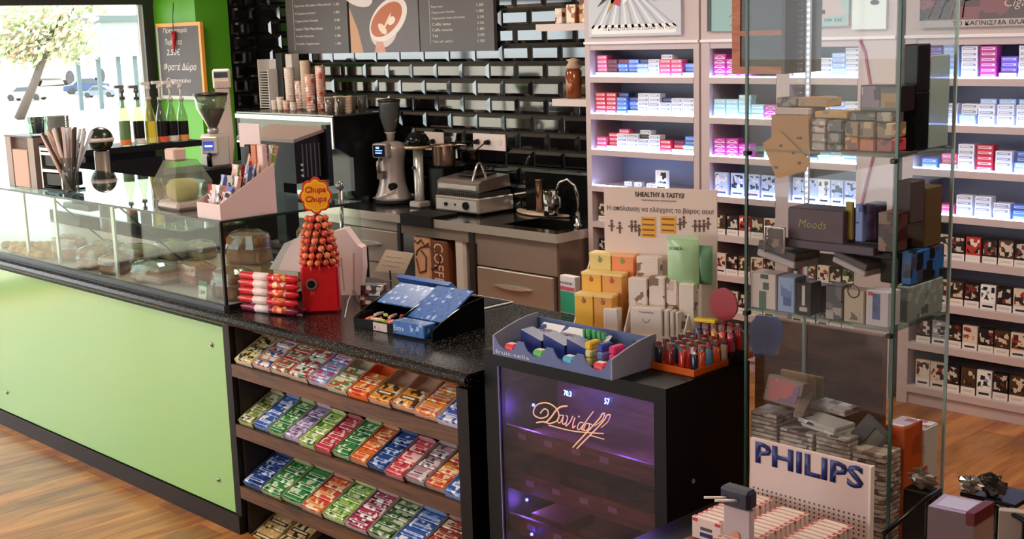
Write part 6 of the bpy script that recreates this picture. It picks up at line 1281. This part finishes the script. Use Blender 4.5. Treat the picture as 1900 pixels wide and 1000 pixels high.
def sbox(name, lab, cat, px0, px1, pyt, y, Zs, dp, mt, base=None, face=None, rz=0, grp=None, pyb=None):
    """box standing in the showcase with its front on the plane y behind the front glass"""
    yy = SY0+y; a = at(px0, pyb or pyt, Y=yy); b = at(px1, pyt, Y=yy); zb = Zs+.0006 if pyb is None else max(at(px0, pyb, Y=yy).z, Zs+.0006)
    x0 = max(a.x, SX0+.010); x1 = min(b.x, SX1-.010); xm = (x0+x1)/2; z1 = zat((xm, yy, 0), pyt)
    t_ = thing(name, lab, cat, (x0, yy, zb), rz, grp); MB().bbox(0, x1-x0, 0, dp, 0, z1-zb, .0025).build('carton', mt, t_)
    if face:
        for (u0, u1, v0, v1, m_) in face: MB().box((x1-x0)*u0, (x1-x0)*u1, -.0009, -.0001, (z1-zb)*v0, (z1-zb)*v1).build('printed_panel', m_, t_)
    return t_, x1-x0, z1-zb
# --- shelf at 1.222 : upright packs
S1 = SHZ[0]; dkp = pr('2a2628', '8a7c78', '4c4448', 30)
sbox('tobacco_box', 'white box with green stripes, leftmost on the middle showcase shelf', 'box', 1388, 1440, 507, .012, S1, .06, mat('cdbfb6', .45), face=[(.35, .62, .0, .5, mat('2c5a3c', .4)), (.5, .72, .55, .75, mat('2c4a3c', .4)), (.4, .7, .85, .97, mat('3a3a44', .4))])
sbox('tobacco_box', 'pale blue tobacco box, second on the middle showcase shelf', 'box', 1443, 1475, 514, .012, S1, .06, mat('8fa4cc', .4), face=[(.2, .8, .2, .8, pr('5a78b0', '8fa4cc', '3a5490', 22))])
sbox('tobacco_box', 'black bottle-shaped print box in the middle of the showcase shelf', 'box', 1477, 1506, 524, .012, S1, .05, mat('17141a', .3), face=[(.4, .6, .3, .9, mat('c4bcb8', .4)), (.25, .75, .12, .25, mat('b8aca8', .4))])
sbox('tobacco_box', 'dark plain box behind the printed ones on the middle shelf', 'box', 1508, 1528, 530, .06, S1, .05, mat('100e12', .3))
sbox('tobacco_box', 'grey photo-print box, fourth on the middle showcase shelf', 'box', 1532, 1563, 530, .012, S1, .05, pr('3a383c', 'a09894', '68605e', 26))
sbox('tobacco_box', 'cream box with a round emblem on the middle showcase shelf', 'box', 1566, 1604, 538, .012, S1, .05, mat('b8a890', .45), face=[(.2, .8, .1, .35, pr('b8a890', '5c5044', '8a7a66', 40))])
t_ = bpy.data.objects['tobacco_box.005']; MB().tube([(.028+.017*math.cos(a*.5), -.001, .085+.017*math.sin(a*.5)) for a in range(14)], .0016, 4).build('round_emblem', mat('4c4038', .4), t_)
sbox('tobacco_box', 'white box with blue panel at the right end of middle shelf', 'box', 1607, 1650, 540, .012, S1, .06, mat('c4bcc4', .4), face=[(.3, .62, .2, .92, pr('3a5488', '5a78a8', '28406c', 26)), (.1, .3, .85, .95, mat('b83838', .4))])
yy = SY0+.10; zt = 1.31
o = MB().bbox(-.035, 0, 0, .19, 0, .095, .003).build('speckled_box', pr('8a9490', '5c6462', 'a4aeaa', 30, lv=(.7, .8)), None, (SX1-.012, SY0+.095, S1+.0006)); tag(o, 'long grey speckled carton along the right glass of the middle shelf', 'carton')
# items lying above
def tilt_box(name, lab, cat, c, size, rot, mt, base_m=None):
    L, W_, H_ = size; t_ = thing(name, lab, cat, c); t_.rotation_euler = rot; MB().bbox(-L/2, L/2, -W_/2, W_/2, 0, H_*.45, .003).build('carton_base', base_m or mt, t_); MB().bbox(-L/2, L/2, -W_/2, W_/2, H_*.45+.0003, H_, .003).build('carton_lid', mt, t_); return t_
gb1 = mat('4c4446', .5, n=.1); wb = mat('b8aeb0', .5)
def cpt(px, py, y): return at(px, py, Y=SY0+y)
c = cpt(1455, 497, .10); tilt_box('cigar_carton', 'grey lidded cigar carton tilted on the left of the middle shelf packs', 'carton', (c.x+.01, c.y, S1+.128), (.14, .10, .045), (0, .16, -.15), gb1, wb)
c = cpt(1592, 515, .10); tilt_box('cigar_carton', 'small grey and white carton tilted in the middle of the shelf', 'carton', (c.x, c.y, S1+.132), (.11, .09, .035), (0, .28, -.1), gb1, wb)
c = cpt(1625, 480, .12); tilt_box('tobacco_tin', 'black box lying above the cream emblem box on the shelf', 'box', (c.x+.005, c.y+.02, S1+.165), (.13, .12, .045), (0, .0, 0), mat('0c0b0d', .3))
# crates above: plum boxes
m_ = mat('5c4450', .5, n=.1)
t_, bw, bh = sbox('plum_box', 'plum coloured box printed Moods standing on the stacked cartons', 'box', 1462, 1566, 388, .05, S1+.190, .09, m_, pyb=448); text('Moods', bw*.5, .022, mat('b09c68', .4), t_, (bw*.2, -.0008, bh*.45), shear=.2)
sbox('plum_sleeve', 'long flat plum sleeve lying below the Moods box', 'carton', 1455, 1622, 450, .045, S1+.175, .10, mat('4a3444', .4), pyb=466)
sbox('yellow_card', 'olive yellow card standing right of the Moods box', 'card', 1567, 1583, 375, .07, S1+.19, .01, mat('a88c28', .5), pyb=444)
sbox('blue_pack', 'pale blue blister pack standing right of the yellow card', 'pack', 1586, 1602, 380, .06, S1+.19, .02, pr('7c94d8', 'd8e0f0', '3848a0', 26), pyb=448)
sbox('violet_box', 'violet printed box behind the blue pack in the showcase', 'box', 1602, 1625, 378, .10, S1+.19, .06, pr('4c3468', '6a4c8a', '302044', 24), pyb=470)
sbox('maroon_box', 'maroon lettered box against the right front glass edge', 'box', 1628, 1660, 395, .03, S1+.190, .07, pr('3c1e20', '5c3430', '8a6a5c', 22), pyb=466)
sbox('chrome_wire_stand', 'chrome wire stand frame beside the Moods box', 'stand', 1420, 1422, 420, .02, S1+.15, .004, chrome, pyb=468)
bpy.data.objects.remove(bpy.data.objects['chrome_wire_stand'].children[0]); t_ = bpy.data.objects['chrome_wire_stand']; xa, za = lp(t_, 1420, 420); xb, _ = lp(t_, 1456, 420)
MB().tube([(xa, 0, 0), (xa, 0, za), (xb, 0, za), (xb, 0, 0)], .0035, 6).build('wire_loop', mat('dcd8dc', .2, .6), t_); MB().box(xa+.006, xb-.006, .004, .01, .0, za-.006).build('framed_card', pr('584440', '8a7060', '302624', 26), t_)
# right side: brown carton, blue packs, dark block (seen through the side glass)
def rbox(name, lab, cat, x0, x1, y0, y1, z0, z1, mt): 
    t_ = thing(name, lab, cat, (x0, y0, z0)); MB().bbox(0, x1-x0, 0, y1-y0, 0, z1-z0, .003).build('carton', mt, t_); return t_
rbox('display_block', 'black display block filling the right rear of the middle shelf', 'block', SX1-.10, SX1-.045, SY0+.105, SY0+.285, S1+.098, S1+.185, mat('0b0a0c', .4))
rbox('brown_carton', 'tall brown carton with a torn flap behind the right glass edge', 'carton', SX1-.085, SX1-.015, SY0+.18, SY0+.27, S1+.186, S1+.345, mat('5c4228', .6))
rbox('mauve_card', 'mauve grey card leaning on the brown carton', 'card', SX1-.06, SX1-.014, SY0+.10, SY0+.172, S1+.26, S1+.37, mat('4c3c3e', .6))
rbox('blue_carton', 'blue and black lettered carton under the brown carton at right', 'carton', SX1-.043, SX1-.012, SY0+.11, SY0+.285, S1+.098, S1+.185, pr('16161c', '2f62a8', '48405a', 20))
# --- shelf at 1.668
S2 = SHZ[1]
kraft = mat('b88450', .6, n=.08)
t_ = thing('kraft_envelope', 'upright kraft carton with dark print at the left of upper shelf', 'envelope', (0, 0, 0)); 
pts = [(1431, 213), (1499, 215), (1503, 290), (1432, 300)]
yq = SY0+.012
def poly_y(name, pts, y, th, mt, par=None, lab=None, cat=None):
    P_ = [at(px, py, Y=y) for px, py in pts]; c = sum(P_, Vector())/len(P_); o = MB().prism([(q.x-c.x, q.z-c.z) for q in P_][::-1], 'Y', 0, th).build(name, mt, par, c)
    if lab: tag(o, lab, cat)
    return o
poly_y('envelope_body', pts, yq, .05, kraft, t_)
m = MB(); 
for px, py, w_ in ((1478, 256, 12), (1462, 282, 10)): a = at(px, py, Y=yq-.001); m.box(a.x, a.x+w_*.0013, yq-.001, yq-.0002, a.z-.003, a.z+.003)
m.build('dark_print', mat('5a2c1c', .5), t_)
o = thing('kraft_card', 'kraft card tilted in front of the upright kraft carton', 'card', (0, 0, 0)); poly_y('card_body', [(1415, 266), (1448, 244), (1503, 298), (1494, 318), (1448, 330), (1440, 330)], SY0+.007, .003, mat('c08a48', .6, n=.06), o)
m = MB()
for px, py, w_ in ((1446, 270, 8), (1436, 310, 10), (1470, 284, 6), (1480, 302, 8)): a = at(px, py, Y=SY0+.0068); m.box(a.x, a.x+w_*.0013, SY0+.0064, SY0+.0069, a.z-.004, a.z+.003)
m.build('dark_print', mat('4a2a18', .5), o)
cg = [('b0a0a0', 'e0d4d0', '6a5a60'), ('54484c', '9a8c8a', '241e20'), ('d8c8c4', 'a03c40', '8a7c78'), ('a08868', '302820', 'd0b894'), ('d07c30', 'f0b050', '7a3818'), ('c0602c', 'e0a070', '5c2418'), ('9c1c24', 'c8444c', '4c1014'), ('8c6c50', '3c2c20', 'c8a880')]
i0 = 0
NAM = {0: 'pale mauve', 1: 'dark grey', 2: 'white and red', 3: 'tan and black', 4: 'orange', 5: 'rust', 6: 'crimson', 7: 'brown'}
for px0, px1, rows in ((1505, 1531, [(289, 264, 0), (263, 247, 0), (246, 234, 2), (233, 221, 0)]), (1534, 1562, [(291, 268, 1), (267, 246, 1), (245, 222, 1)]), (1567, 1592, [(279, 254, 4), (253, 226, 3)]), (1594, 1622, [(281, 257, 5), (256, 226, 7)]), (1626, 1656, [(282, 258, 6), (257, 228, 7)])):
    for k_, (yb_, yt_, c) in enumerate(rows):
        base = S2+.0006 if (k_ == 0 and px0 < 1560) else None
        yv = .014; a = at(px0, yb_, Y=SY0+yv); b = at(px1, yb_, Y=SY0+yv); z0 = zat((a.x, a.y, 0), yb_) if k_ or px0 > 1560 else S2+.0006; z1 = zat((a.x, a.y, 0), yt_-1); x1 = min(b.x, SX1-.010)
        rbox('cigarillo_box', f'{NAM[c]} cigarillo box, {ORD[k_]} from the bottom in {ORD[i0]} stack of upper shelf', 'box', a.x, x1, SY0+yv, SY0+yv+.07, z0, z1-.001, pr(*cg[c], 34))
    i0 += 1
a = at(1561, 290, Y=SY0+.012); rbox('long_tray', 'long grey brown tray under the coloured cigarillo boxes', 'tray', a.x, SX1-.010, SY0+.010, SY0+.12, S2+.0006, zat((a.x, a.y, 0), 283)-.002, mat('6a5654', .5))
for (px0, px1, yb_, yt_, yv, dp, c, lb) in ((1437, 1502, 213, 199, .02, .08, 'c8b4b0', 'flat pale carton lying on the kraft carton'), (1440, 1478, 198, 181, .03, .07, '3c3438', 'dark carton on top of the flat pale carton'), (1479, 1536, 198, 181, .035, .07, 'b08458', 'tan striped box on top, beside the dark carton'),
      (1511, 1573, 219, 206, .02, .08, 'c89848', 'flat golden box lying across the left stacks'), (1575, 1625, 224, 208, .03, .08, '3c4448', 'flat dark teal box lying across the middle stacks'), (1626, 1652, 226, 208, .02, .05, 'c0b4a8', 'small white box on the rightmost stack')):
    a = at(px0, yb_, Y=SY0+yv); b = at(px1, yb_, Y=SY0+yv); z1 = zat((a.x, a.y, 0), yt_); rbox('flat_carton', lb, 'carton', a.x, min(b.x, SX1-.01), SY0+yv, SY0+yv+dp, a.z, z1, pr(c, c, '8a7c74', 24, lv=(.7, .8)))
a = at(1595, 207, Y=SY0+.03); b = at(1658, 207, Y=SY0+.03); z1 = zat((a.x, a.y, 0), 158); t_ = rbox('picture_tin', 'dark tin with a purple and tan picture, highest at right', 'tin', a.x, SX1-.010, SY0+.03, SY0+.10, a.z+.001, z1, mat('2a1c22', .3)); w_ = SX1-.01-a.x
MB().box(.005, w_*.48, -.001, 0, .01, (z1-a.z)*.95).build('left_picture', pr('8a7090', '3c2c50', 'c0b0c0', 16), t_); MB().box(w_*.52, w_-.004, -.001, 0, .01, (z1-a.z)*.7).build('right_picture', pr('b08a50', '5c3c24', '8c6a3c', 14), t_)
rbox('black_carton', 'black carton behind the right glass edge of upper shelf', 'carton', SX1-.05, SX1-.010, SY0+.11, SY0+.175, S2+.0006, S2+.15, mat('0e0c0d', .35)); rbox('red_band_carton', 'black carton with red band stacked on the black carton', 'carton', SX1-.05, SX1-.010, SY0+.11, SY0+.175, S2+.151, S2+.27, pr('161214', '161214', '6c1c20', 8))
rbox('acrylic_block', 'grey translucent acrylic stand at the right rear of upper shelf', 'stand', SX1-.045, SX1-.012, SY0+.18, SY0+.285, S2+.0006, S2+.24, glass('b8bcc4', .6, .8, .1))
# --- wooden cigar cabinet on the top shelf
a = at(1361, 137, Y=SY0+.012); zt = 2.45; t_ = thing('cigar_cabinet', 'wooden cigar cabinet with brown glass door hanging behind the showcase top', 'cigar cabinet', at(1358, 137, Y=3.30)); w_ = at(1456, 137, Y=3.30).x-t_.location.x; h_ = CEIL-t_.location.z-.001; ow = wood('a8542c', 'c8774a', (3, 3, 20), .4)
MB().box(0, .03, 0, .2, 0, h_).build('side_board', ow, t_); MB().box(w_-.012, w_, 0, .2, 0, h_).build('side_board', mat('4a3a34', .4), t_); MB().box(.03, w_-.012, 0, .2, 0, .022).build('bottom_board', ow, t_); MB().box(.03, w_-.012, .0, .2, .115, .13).build('inner_shelf', ow, t_)
MB().box(.03, w_-.012, .19, .2, .022, h_).build('back_board', mat('30251f', .6), t_); MB().box(.031, w_-.013, .004, .008, .022, h_).build('brown_glass', glass('a08c7c', .05, .6), t_)
m = MB(); m.tube([(.13, .002, .26), (.122, .002, .235), (.132, .002, .225), (.138, .002, .235), (.138, .002, .30)], .0025, 5); m.build('door_emblem', mat('e0d8d0', .3), t_)
# --- base level: card stacks, boxes
def rowstack(n, px0, px1, pyb, pyt, y, lab, w_=None, dp=.085):
    a = at(px0, pyb, Y=SY0+y); b = at(px1, pyb, Y=SY0+y); x0 = max(a.x, SX0+.010); x1 = min(b.x, SX1-.012); z0 = BZS; z1 = zat((x0, SY0+y, 0), pyt); h_ = (z1-z0)/n
    for i in range(n):
        e = rnd.uniform(-.002, .002); tag(MB().bbox(0, x1-x0-.003, 0, dp, 0, h_-.0022, .0012).build('booklet', pr(*[('b8a69a', 'cfc0b6', '8a7468'), ('9a8880', 'c8bab0', '5c4a44'), ('c4b4aa', 'a08c80', '7c6860')][(i*7+px0) % 3], 22), None, (x0+.0015, SY0+y+e+.002, z0+i*h_+.0003)), f'thin pale booklet, number {i+1} from the bottom of the {lab}', 'booklet', 'booklets stacked in the showcase base')
rowstack(27, 1380, 1440, 960, 760, .012, 'left stack of showcase base'); rowstack(25, 1444, 1506, 960, 792, .012, 'second stack of showcase base'); rowstack(25, 1510, 1574, 960, 800, .012, 'third stack of showcase base'); rowstack(22, 1578, 1640, 960, 830, .012, 'right stack of showcase base')
ztop = zat((SX0+.03, SY0+.03, 0), 760)+.001
c = at(1447, 762, Y=SY0+.06); t_ = tilt_box('picture_box', 'tilted box with a pink picture on the left booklet stack', 'box', (c.x, c.y+.02, ztop+.012), (.11, .05, .075), (-.25, .12, .15), mat('9a7c6c', .5)); MB().box(-.045, .045, -.0275, -.0255, .008, .066).build('pink_picture', pr('c8605c', 'd88a7c', '8a5c7c', 14), t_)
for i in range(3): c = at(1470+16*i, 725-8*i, Y=SY0+.13+.035*i); tag(MB().bbox(-.045, .045, 0, .012, 0, .13-.01*i+.0, .003).build('kraft_folder', mat(['a08258', 'b08a50', '8c7434'][i], .6), None, (min(c.x, SX1-.2)+.0, SY0+.135+.03*i, ztop-.035)), f'kraft folder standing behind the picture box, {ORD[i]} from the front', 'folder')
zs2 = zat((SX0+.2, SY0+.03, 0), 800)+.001
for i, (px, py, sz, rot, mt_, lb) in enumerate(((1545, 790, (.13, .09, .022), (0, .03, -.15), pr('c8c0bc', 'e8e4e4', '2c2a30', 14), 'white printed booklet lying on the middle booklet stacks'), (1560, 768, (.12, .07, .018), (0, .02, -.1), pr('c0b4ac', 'e0d8d4', '5a4c48', 20), 'second white booklet lying behind the printed one'),
     (1498, 770, (.03, .08, .05), (.3, .3, .4), mat('a89078', .5), 'crumpled kraft slip beside the white booklets'))):
    c = at(px, py, Y=SY0+(.07 if i == 0 else .17 if i == 1 else .10)); tilt_box('booklet' if i < 2 else 'kraft_slip', lb, 'booklet' if i < 2 else 'slip', (c.x-.02, c.y, zs2+.004+(.0 if i == 0 else .02)), sz, rot, mt_)
t_ = thing('leaning_frame', 'grey brown picture frame leaning at the right of showcase base', 'frame', (SX1-.16, SY0+.05, zat((SX1-.16, SY0+.05, 0), 835))); t_.rotation_euler = (math.radians(-12), math.radians(35), 0)
m = MB(); m.box(-.02, .02, 0, .010, 0, .12); m.box(.02, .06, 0, .010, 0, .015); m.box(.02, .06, 0, .010, .105, .12); m.box(.055, .065, 0, .010, .0, .12); m.build('frame_bars', mat('4c403a', .5), t_); MB().box(.02, .055, .003, .007, .015, .105).build('frame_picture', mat('6a625a', .5, n=.3), t_)
poly_y('blue_star_card', [(1392, 600), (1405, 585), (1440, 588), (1452, 604), (1450, 628), (1440, 660), (1400, 662), (1388, 630)], SY0+SD-.0122, .006, mat('5a6cae', .5, n=.15, ns=20), None, None, None)
o_ = bpy.data.objects['blue_star_card']; o_.name = 'torn_blue_card'; o_.parent = bpy.data.objects['glass_showcase']; o_.location -= Vector((SX0, SY0, 0)); o_['label'] = 'torn blue card stuck inside the back glass'
# brown wooden panel behind the showcase (low cabinet door)
t_ = thing('wooden_screen', 'dark brown wooden screen panel standing behind the glass showcase', 'screen panel', (-2.42, 3.65, 0)); xa, z1 = lp(t_, 1400, 585); xb, _ = lp(t_, 1640, 620)
MB().bbox(xa, xa+(xb-xa)*.42, 0, .03, 0, z1, .004).build('left_panel', wood('5c3820', '8a5c38', (2, 2, 12), .45), t_); MB().bbox(xa+(xb-xa)*.43, xb, 0, .03, 0, z1, .004).build('right_panel', wood('462a1a', '6c4630', (2, 2, 12), .45), t_)
# ======================= PHILIPS STAND IN FRONT =======================
p, rz, w_ = frame2((1388, 985), (1612, 1040), .72); PZ = .72; PY = 2.70
a = at(1392, 812, Y=PY); b = at(1614, 857, Y=PY); t = thing('battery_display', 'white pegboard counter stand headed PHILIPS with rows of small boxes', 'display stand', (a.x, PY, PZ)); w_ = b.x-a.x; h_ = a.z-PZ
hp = mat('d8c2bc', .45)
MB().box(0, w_, 0, .012, 0, h_).build('back_board', hp, t); MB().box(w_, w_+.006, -.004, .014, 0, h_).build('edge_strip', mat('ece0da', .4), t)
xa, za = lp(t, 1402, 862); xb, zb = lp(t, 1602, 905); xt, zt = lp(t, 1402, 820)
text('PHILIPS', (xb-xa), (zt-za)*.95, mat('1c2c6c', .4), t, (xa, -.0008, (za+zb)/2), bold=.03, ext=.001)
m = MB()
for i in range(24):
    for j in range(5):
        x = .012+(w_-.024)*i/23; z = h_-.135-.012*j; m.cyl((x, -.0006, z), (x, -.0002, z), .0030, seg=6)
m.build('peg_holes', mat('4c3e3c', .6), t)
TD = .42
MB().box(0, w_, -TD, -.0, .0, .012).build('tray_floor', mat('8a2c34', .4), t); MB().box(0, w_, -TD, -TD+.008, .012, .03).build('tray_lip', mat('9a2c38', .4), t)
tb = thing('display_table', 'dark low table under the PHILIPS stand', 'table', (a.x-.12, PY-TD-.05, 0)); MB().bbox(0, w_+.2, 0, TD+.08, PZ-.04, PZ-.001, .005).build('table_top', mat('191514', .4), tb)
for x in (.03, w_+.14):
    for y in (.03, TD+.02): MB().box(x, x+.03, y, y+.03, 0, PZ-.04).build('leg', mat('191514', .4), tb)
m = MB(); bw, bh, bd = .088, .056, .0155; m.bbox(-bw/2, bw/2, 0, bd, 0, bh, .0015, 0); m.box(-bw/2+.002, -bw/2+.010, 0.003, bd-.003, bh, bh+.0006, 1); m.box(bw/2-.010, bw/2-.002, .003, bd-.003, bh, bh+.0006, 1); m.box(-bw*.22, bw*.22, -.0006, 0, bh*.15, bh*.35, 2); m.box(-bw*.2, bw*.2, -.0006, 0, bh*.45, bh*.6, 3); m.box(-bw/2+.002, -bw/2+.018, -.0006, 0, bh*.8, bh*.95, 1); m.box(bw/2-.018, bw/2-.002, -.0006, 0, bh*.8, bh*.95, 1)
bmesh_ = m.mesh('lamp_box', [mat('e0cac0', .45), mat('c0404a', .45), mat('1c2c6c', .4), mat('4a4a50', .4)])
FR = [at(1352, 992, Z=PZ+.0125), at(1388, 1003, Z=PZ+.0125), at(1482, 1028, Z=PZ+.0125)]
for c in range(3):
    x_ = t.location.x+bw/2+.008+c*(w_-bw-.016)/2; y_ = [PY-.26, PY-.375, PY-.40][c]
    for r_ in range([11, 15, 16][c]):
        yv = y_+r_*.0215
        if yv > PY-.03: continue
        o = bpy.data.objects.new('lamp_box', bmesh_); COL.objects.link(o); o.location = (x_+rnd.uniform(-.0015, .0015), yv, PZ+.0125); o.rotation_euler = (0, 0, rnd.uniform(-.03, .03)); tag(o, f'small white lamp box, number {r_+1} from front in the {["left", "middle", "right"][c]} row of the stand', 'lamp box', 'small lamp boxes on the pegboard stand')
        if r_ == 0 and c: text('PHILIPS', bw*.55, bh*.22, mat('1c2c6c', .4), o, (-bw*.27, -.0012, bh*.18))
# adaptor blister hanging at the left of the stand
q = at(1366, 985, Y=2.40); t = thing('plug_adaptor_pack', 'clear pack with a dark plug adaptor and orange dot at the stand left', 'adaptor pack', (q.x, 2.395, PZ)); xa, z1 = lp(t, 1342, 942); xb, z2 = lp(t, 1392, 912); z0 = 0.013
MB().bbox(xa, xb, 0, .02, z0, z1+.01, .003).build('pack_body', mat('b8a8ac', .35), t); MB().bbox(xa-.004, xb+.004, -.012, .028, z1+.011, z2, .008).build('dark_adaptor', mat('182038', .35), t)
m = MB(); 
for u in (.25, .65): m.tube([(xa+(xb-xa)*u, -.012, (z1+z2)/2+.004), (xa+(xb-xa)*(u-.45), -.055, (z1+z2)/2+.008)], .0035, 6)
m.build('plug_pins', mat('e4dcd8', .3), t); MB().cyl(((xa+xb)/2, -.001, z1*.55), ((xa+xb)/2, -.003, z1*.55), .011, seg=16).build('orange_dot', mat('d88a6c', .4), t)
# ======================= RIGHT FOREGROUND =======================
# orange boxes beyond the showcase, on the wooden base's right
a = at(1668, 850, Y=3.0); z1 = zat((SX1-.06, 3.0, 0), 788)
rbox('orange_box', 'tall orange box with printed lid at right in the showcase base', 'box', SX1-.075, SX1-.012, 3.0, 3.095, .6006, z1, pr('c8501c', 'c8501c', 'a83c18', 12)); rbox('orange_white_box', 'white box with orange band behind the tall orange box', 'box', SX1-.075, SX1-.012, 3.105, 3.185, .6006, z1-.03, pr('d8d0cc', 'd8d0cc', 'd8481c', 8))
for o_, c in (('orange_box', 'b8a8b8'), ('orange_white_box', 'd8c8c8')): tt = bpy.data.objects[o_]; ch = tt.children[0]; d_ = ch.dimensions; MB().box(.004, d_[0]-.004, .004, d_[1]-.004, d_[2]+.0002, d_[2]+.0012).build('lid_print', pr(c, 'e8e0e4', '9a5a60', 24), tt)
# wire magazine rack with book
p, rz, w_ = frame2((1716, 1075), (1812, 1100), .45); t = thing('boxed_book', 'thick boxed book with lavender cover and maroon binding in the wire rack', 'book', (0, 0, 0))
zt_ = .95; A_ = at(1722, 935, Z=zt_); B_3 = at(1808, 953, Z=zt_); C3 = at(1845, 930, Z=zt_); D3 = at(1752, 912, Z=zt_)
def prismpts(top, z0, z1): c = top; return [(q.x, q.y, z0) for q in c]+[(q.x, q.y, z1) for q in c]
ctr = (A_+B_3+C3+D3)/4; t.location = (ctr.x, ctr.y, .55)
sh = [q-Vector((ctr.x, ctr.y, 0)) for q in (A_, B_3, C3, D3)]
FQ = [(3,2,1,0),(4,5,6,7),(0,1,5,4),(1,2,6,5),(2,3,7,6),(3,0,4,7)]
MB().add(prismpts([q*.985 if False else q for q in sh], 0, .395), FQ, [1, 0, 1, 2, 1, 1]).build('book_block', [mat('9c90b4', .4), mat('6a5a60', .5), mat('a08c88', .5)], t)
sh2 = [q*1.0 for q in sh]
def lerp(a, b, u): return a+(b-a)*u
st = [lerp(sh[0], sh[1], .82), sh[1], sh[2], lerp(sh[3], sh[2], .82)]
MB().add([(q.x*1.01, q.y*1.01, .37) for q in st]+[(q.x*1.01, q.y*1.01, .399) for q in st], FQ).build('maroon_spine', mat('5c1c28', .4), t)
MB().add([(q.x, q.y, .3955) for q in [lerp(lerp(sh[0], sh[1], .12), lerp(sh[3], sh[2], .12), .15), lerp(lerp(sh[0], sh[1], .78), lerp(sh[3], sh[2], .78), .15), lerp(lerp(sh[0], sh[1], .78), lerp(sh[3], sh[2], .78), .85), lerp(lerp(sh[0], sh[1], .12), lerp(sh[3], sh[2], .12), .85)]]+[(q.x, q.y, .3965) for q in [lerp(lerp(sh[0], sh[1], .12), lerp(sh[3], sh[2], .12), .15), lerp(lerp(sh[0], sh[1], .78), lerp(sh[3], sh[2], .78), .15), lerp(lerp(sh[0], sh[1], .78), lerp(sh[3], sh[2], .78), .85), lerp(lerp(sh[0], sh[1], .12), lerp(sh[3], sh[2], .12), .85)]], FQ).build('pale_cover_panel', mat('b4b0d0', .4), t)
# rack
r_ = thing('wire_rack', 'black wire magazine rack at the lower right corner', 'wire rack', (ctr.x, ctr.y, 0)); bw_ = mat('100e0e', .3)
L1 = [at(1600, 1010, Z=.86), at(1690, 950, Z=.86), at(1745, 905, Z=.86)]
ZR = .86
def rel(v): return (v.x-ctr.x, v.y-ctr.y, v.z)
rail = [rel(at(1640, 990, Z=ZR)), rel(at(1720, 925, Z=ZR)), rel(at(1745, 908, Z=ZR))]; rail2 = [rel(at(1850, 940, Z=ZR)), rel(at(1900, 965, Z=ZR)), rel(at(1960, 1000, Z=ZR))]
MB().tube(rail, .006, 7).build('left_rail', bw_, r_); MB().tube(rail2, .006, 7).build('right_rail', bw_, r_); MB().tube([(x, y, z-.07) for x, y, z in rail2], .005, 6).build('right_lower_rail', bw_, r_)
MB().tube([(x, y, z-.10) for x, y, z in rail], .004, 6).build('left_lower_rail', bw_, r_)
for q in rail+rail2: MB().tube([(q[0], q[1], 0), q], .004, 6).build('upright_wire', bw_, r_)
cs = [Vector(rail[0]), Vector(rail[2]), Vector(rail2[0]), Vector(rail2[2])]
MB().add([(q.x, q.y, .52) for q in cs]+[(q.x, q.y, .53) for q in cs], FQ).build('rack_floor', bw_, r_)
# magazines behind the book and crumpled wrap
for i, (px, c, lb) in enumerate(((1868, 'a89c96', 'pale magazine standing right of the boxed book'), (1886, '8c7c74', 'grey brown magazine at the right frame edge'))):
    a = at(px, 1000, Z=.80); z1 = zat(a, 948); tag(MB().bbox(-.02, .05, 0, .02, 0, max(.1, z1-.545), .002).build('magazine', mat(c, .5, n=.2), None, (a.x, a.y, .545), (0, 0, .4)), lb, 'magazine')
def crumple(name, lab, cat, px, py, Z_, r__, c, m_=0, seed=1):
    rr = random.Random(seed); m = MB(); n1, n2 = 9, 14; V = []
    for j in range(n1+1):
        for i in range(n2):
            a = 2*math.pi*i/n2; b = math.pi*j/n1; q = r__*(.65+.6*rr.random()); V.append((q*math.sin(b)*math.cos(a)*1.2, q*math.sin(b)*math.sin(a)*.7, r__*.8+q*math.cos(b)*.8))
    F = [(j*n2+i, j*n2+(i+1) % n2, (j+1)*n2+(i+1) % n2, (j+1)*n2+i) for j in range(n1) for i in range(n2)]
    m.add(V, F, 0); p_ = at(px, py, Z=Z_); return tag(m.build(name, mat(c, .18, m_), None, p_), lab, cat)
crumple('foil_bag', 'crumpled silver foil bag on the black rack behind the book', 'foil bag', 1800, 915, .80, .028, '9c948c', .8, 3); crumple('foil_bag', 'dark crumpled foil wrap rising at the right of the book', 'foil bag', 1840, 918, .80, .034, '4a4442', .6, 5); crumple('clear_wrap', 'crumpled translucent wrap left of the boxed book', 'plastic wrap', 1712, 905, .80, .032, '8a8078', .5, 9)
p_ = at(1712, 905, Z=.80); tag(MB().bbox(-.04, .04, -.03, .03, 0, .799, .004).build('dark_carton', mat('14110f', .5), None, (p_.x, p_.y, 0)), 'tall dark carton on the floor carrying the crumpled clear wrap', 'carton')
p_ = at(1790, 935, Z=.78); t_ = thing('pedestal_tray', 'black tray on a thin pedestal behind the boxed book, holding foil wraps', 'tray', (p_.x, p_.y+.10, 0))
MB().bbox(-.03, .12, -.07, .05, .785, .797, .003).build('tray_top', mat('151211', .3), t_); MB().cyl((.045, -.01, .012), (.045, -.01, .785), .012).build('pole', mat('151211', .3), t_); MB().cyl((.045, -.01, 0), (.045, -.01, .012), .06, seg=18).build('foot', mat('151211', .3), t_)
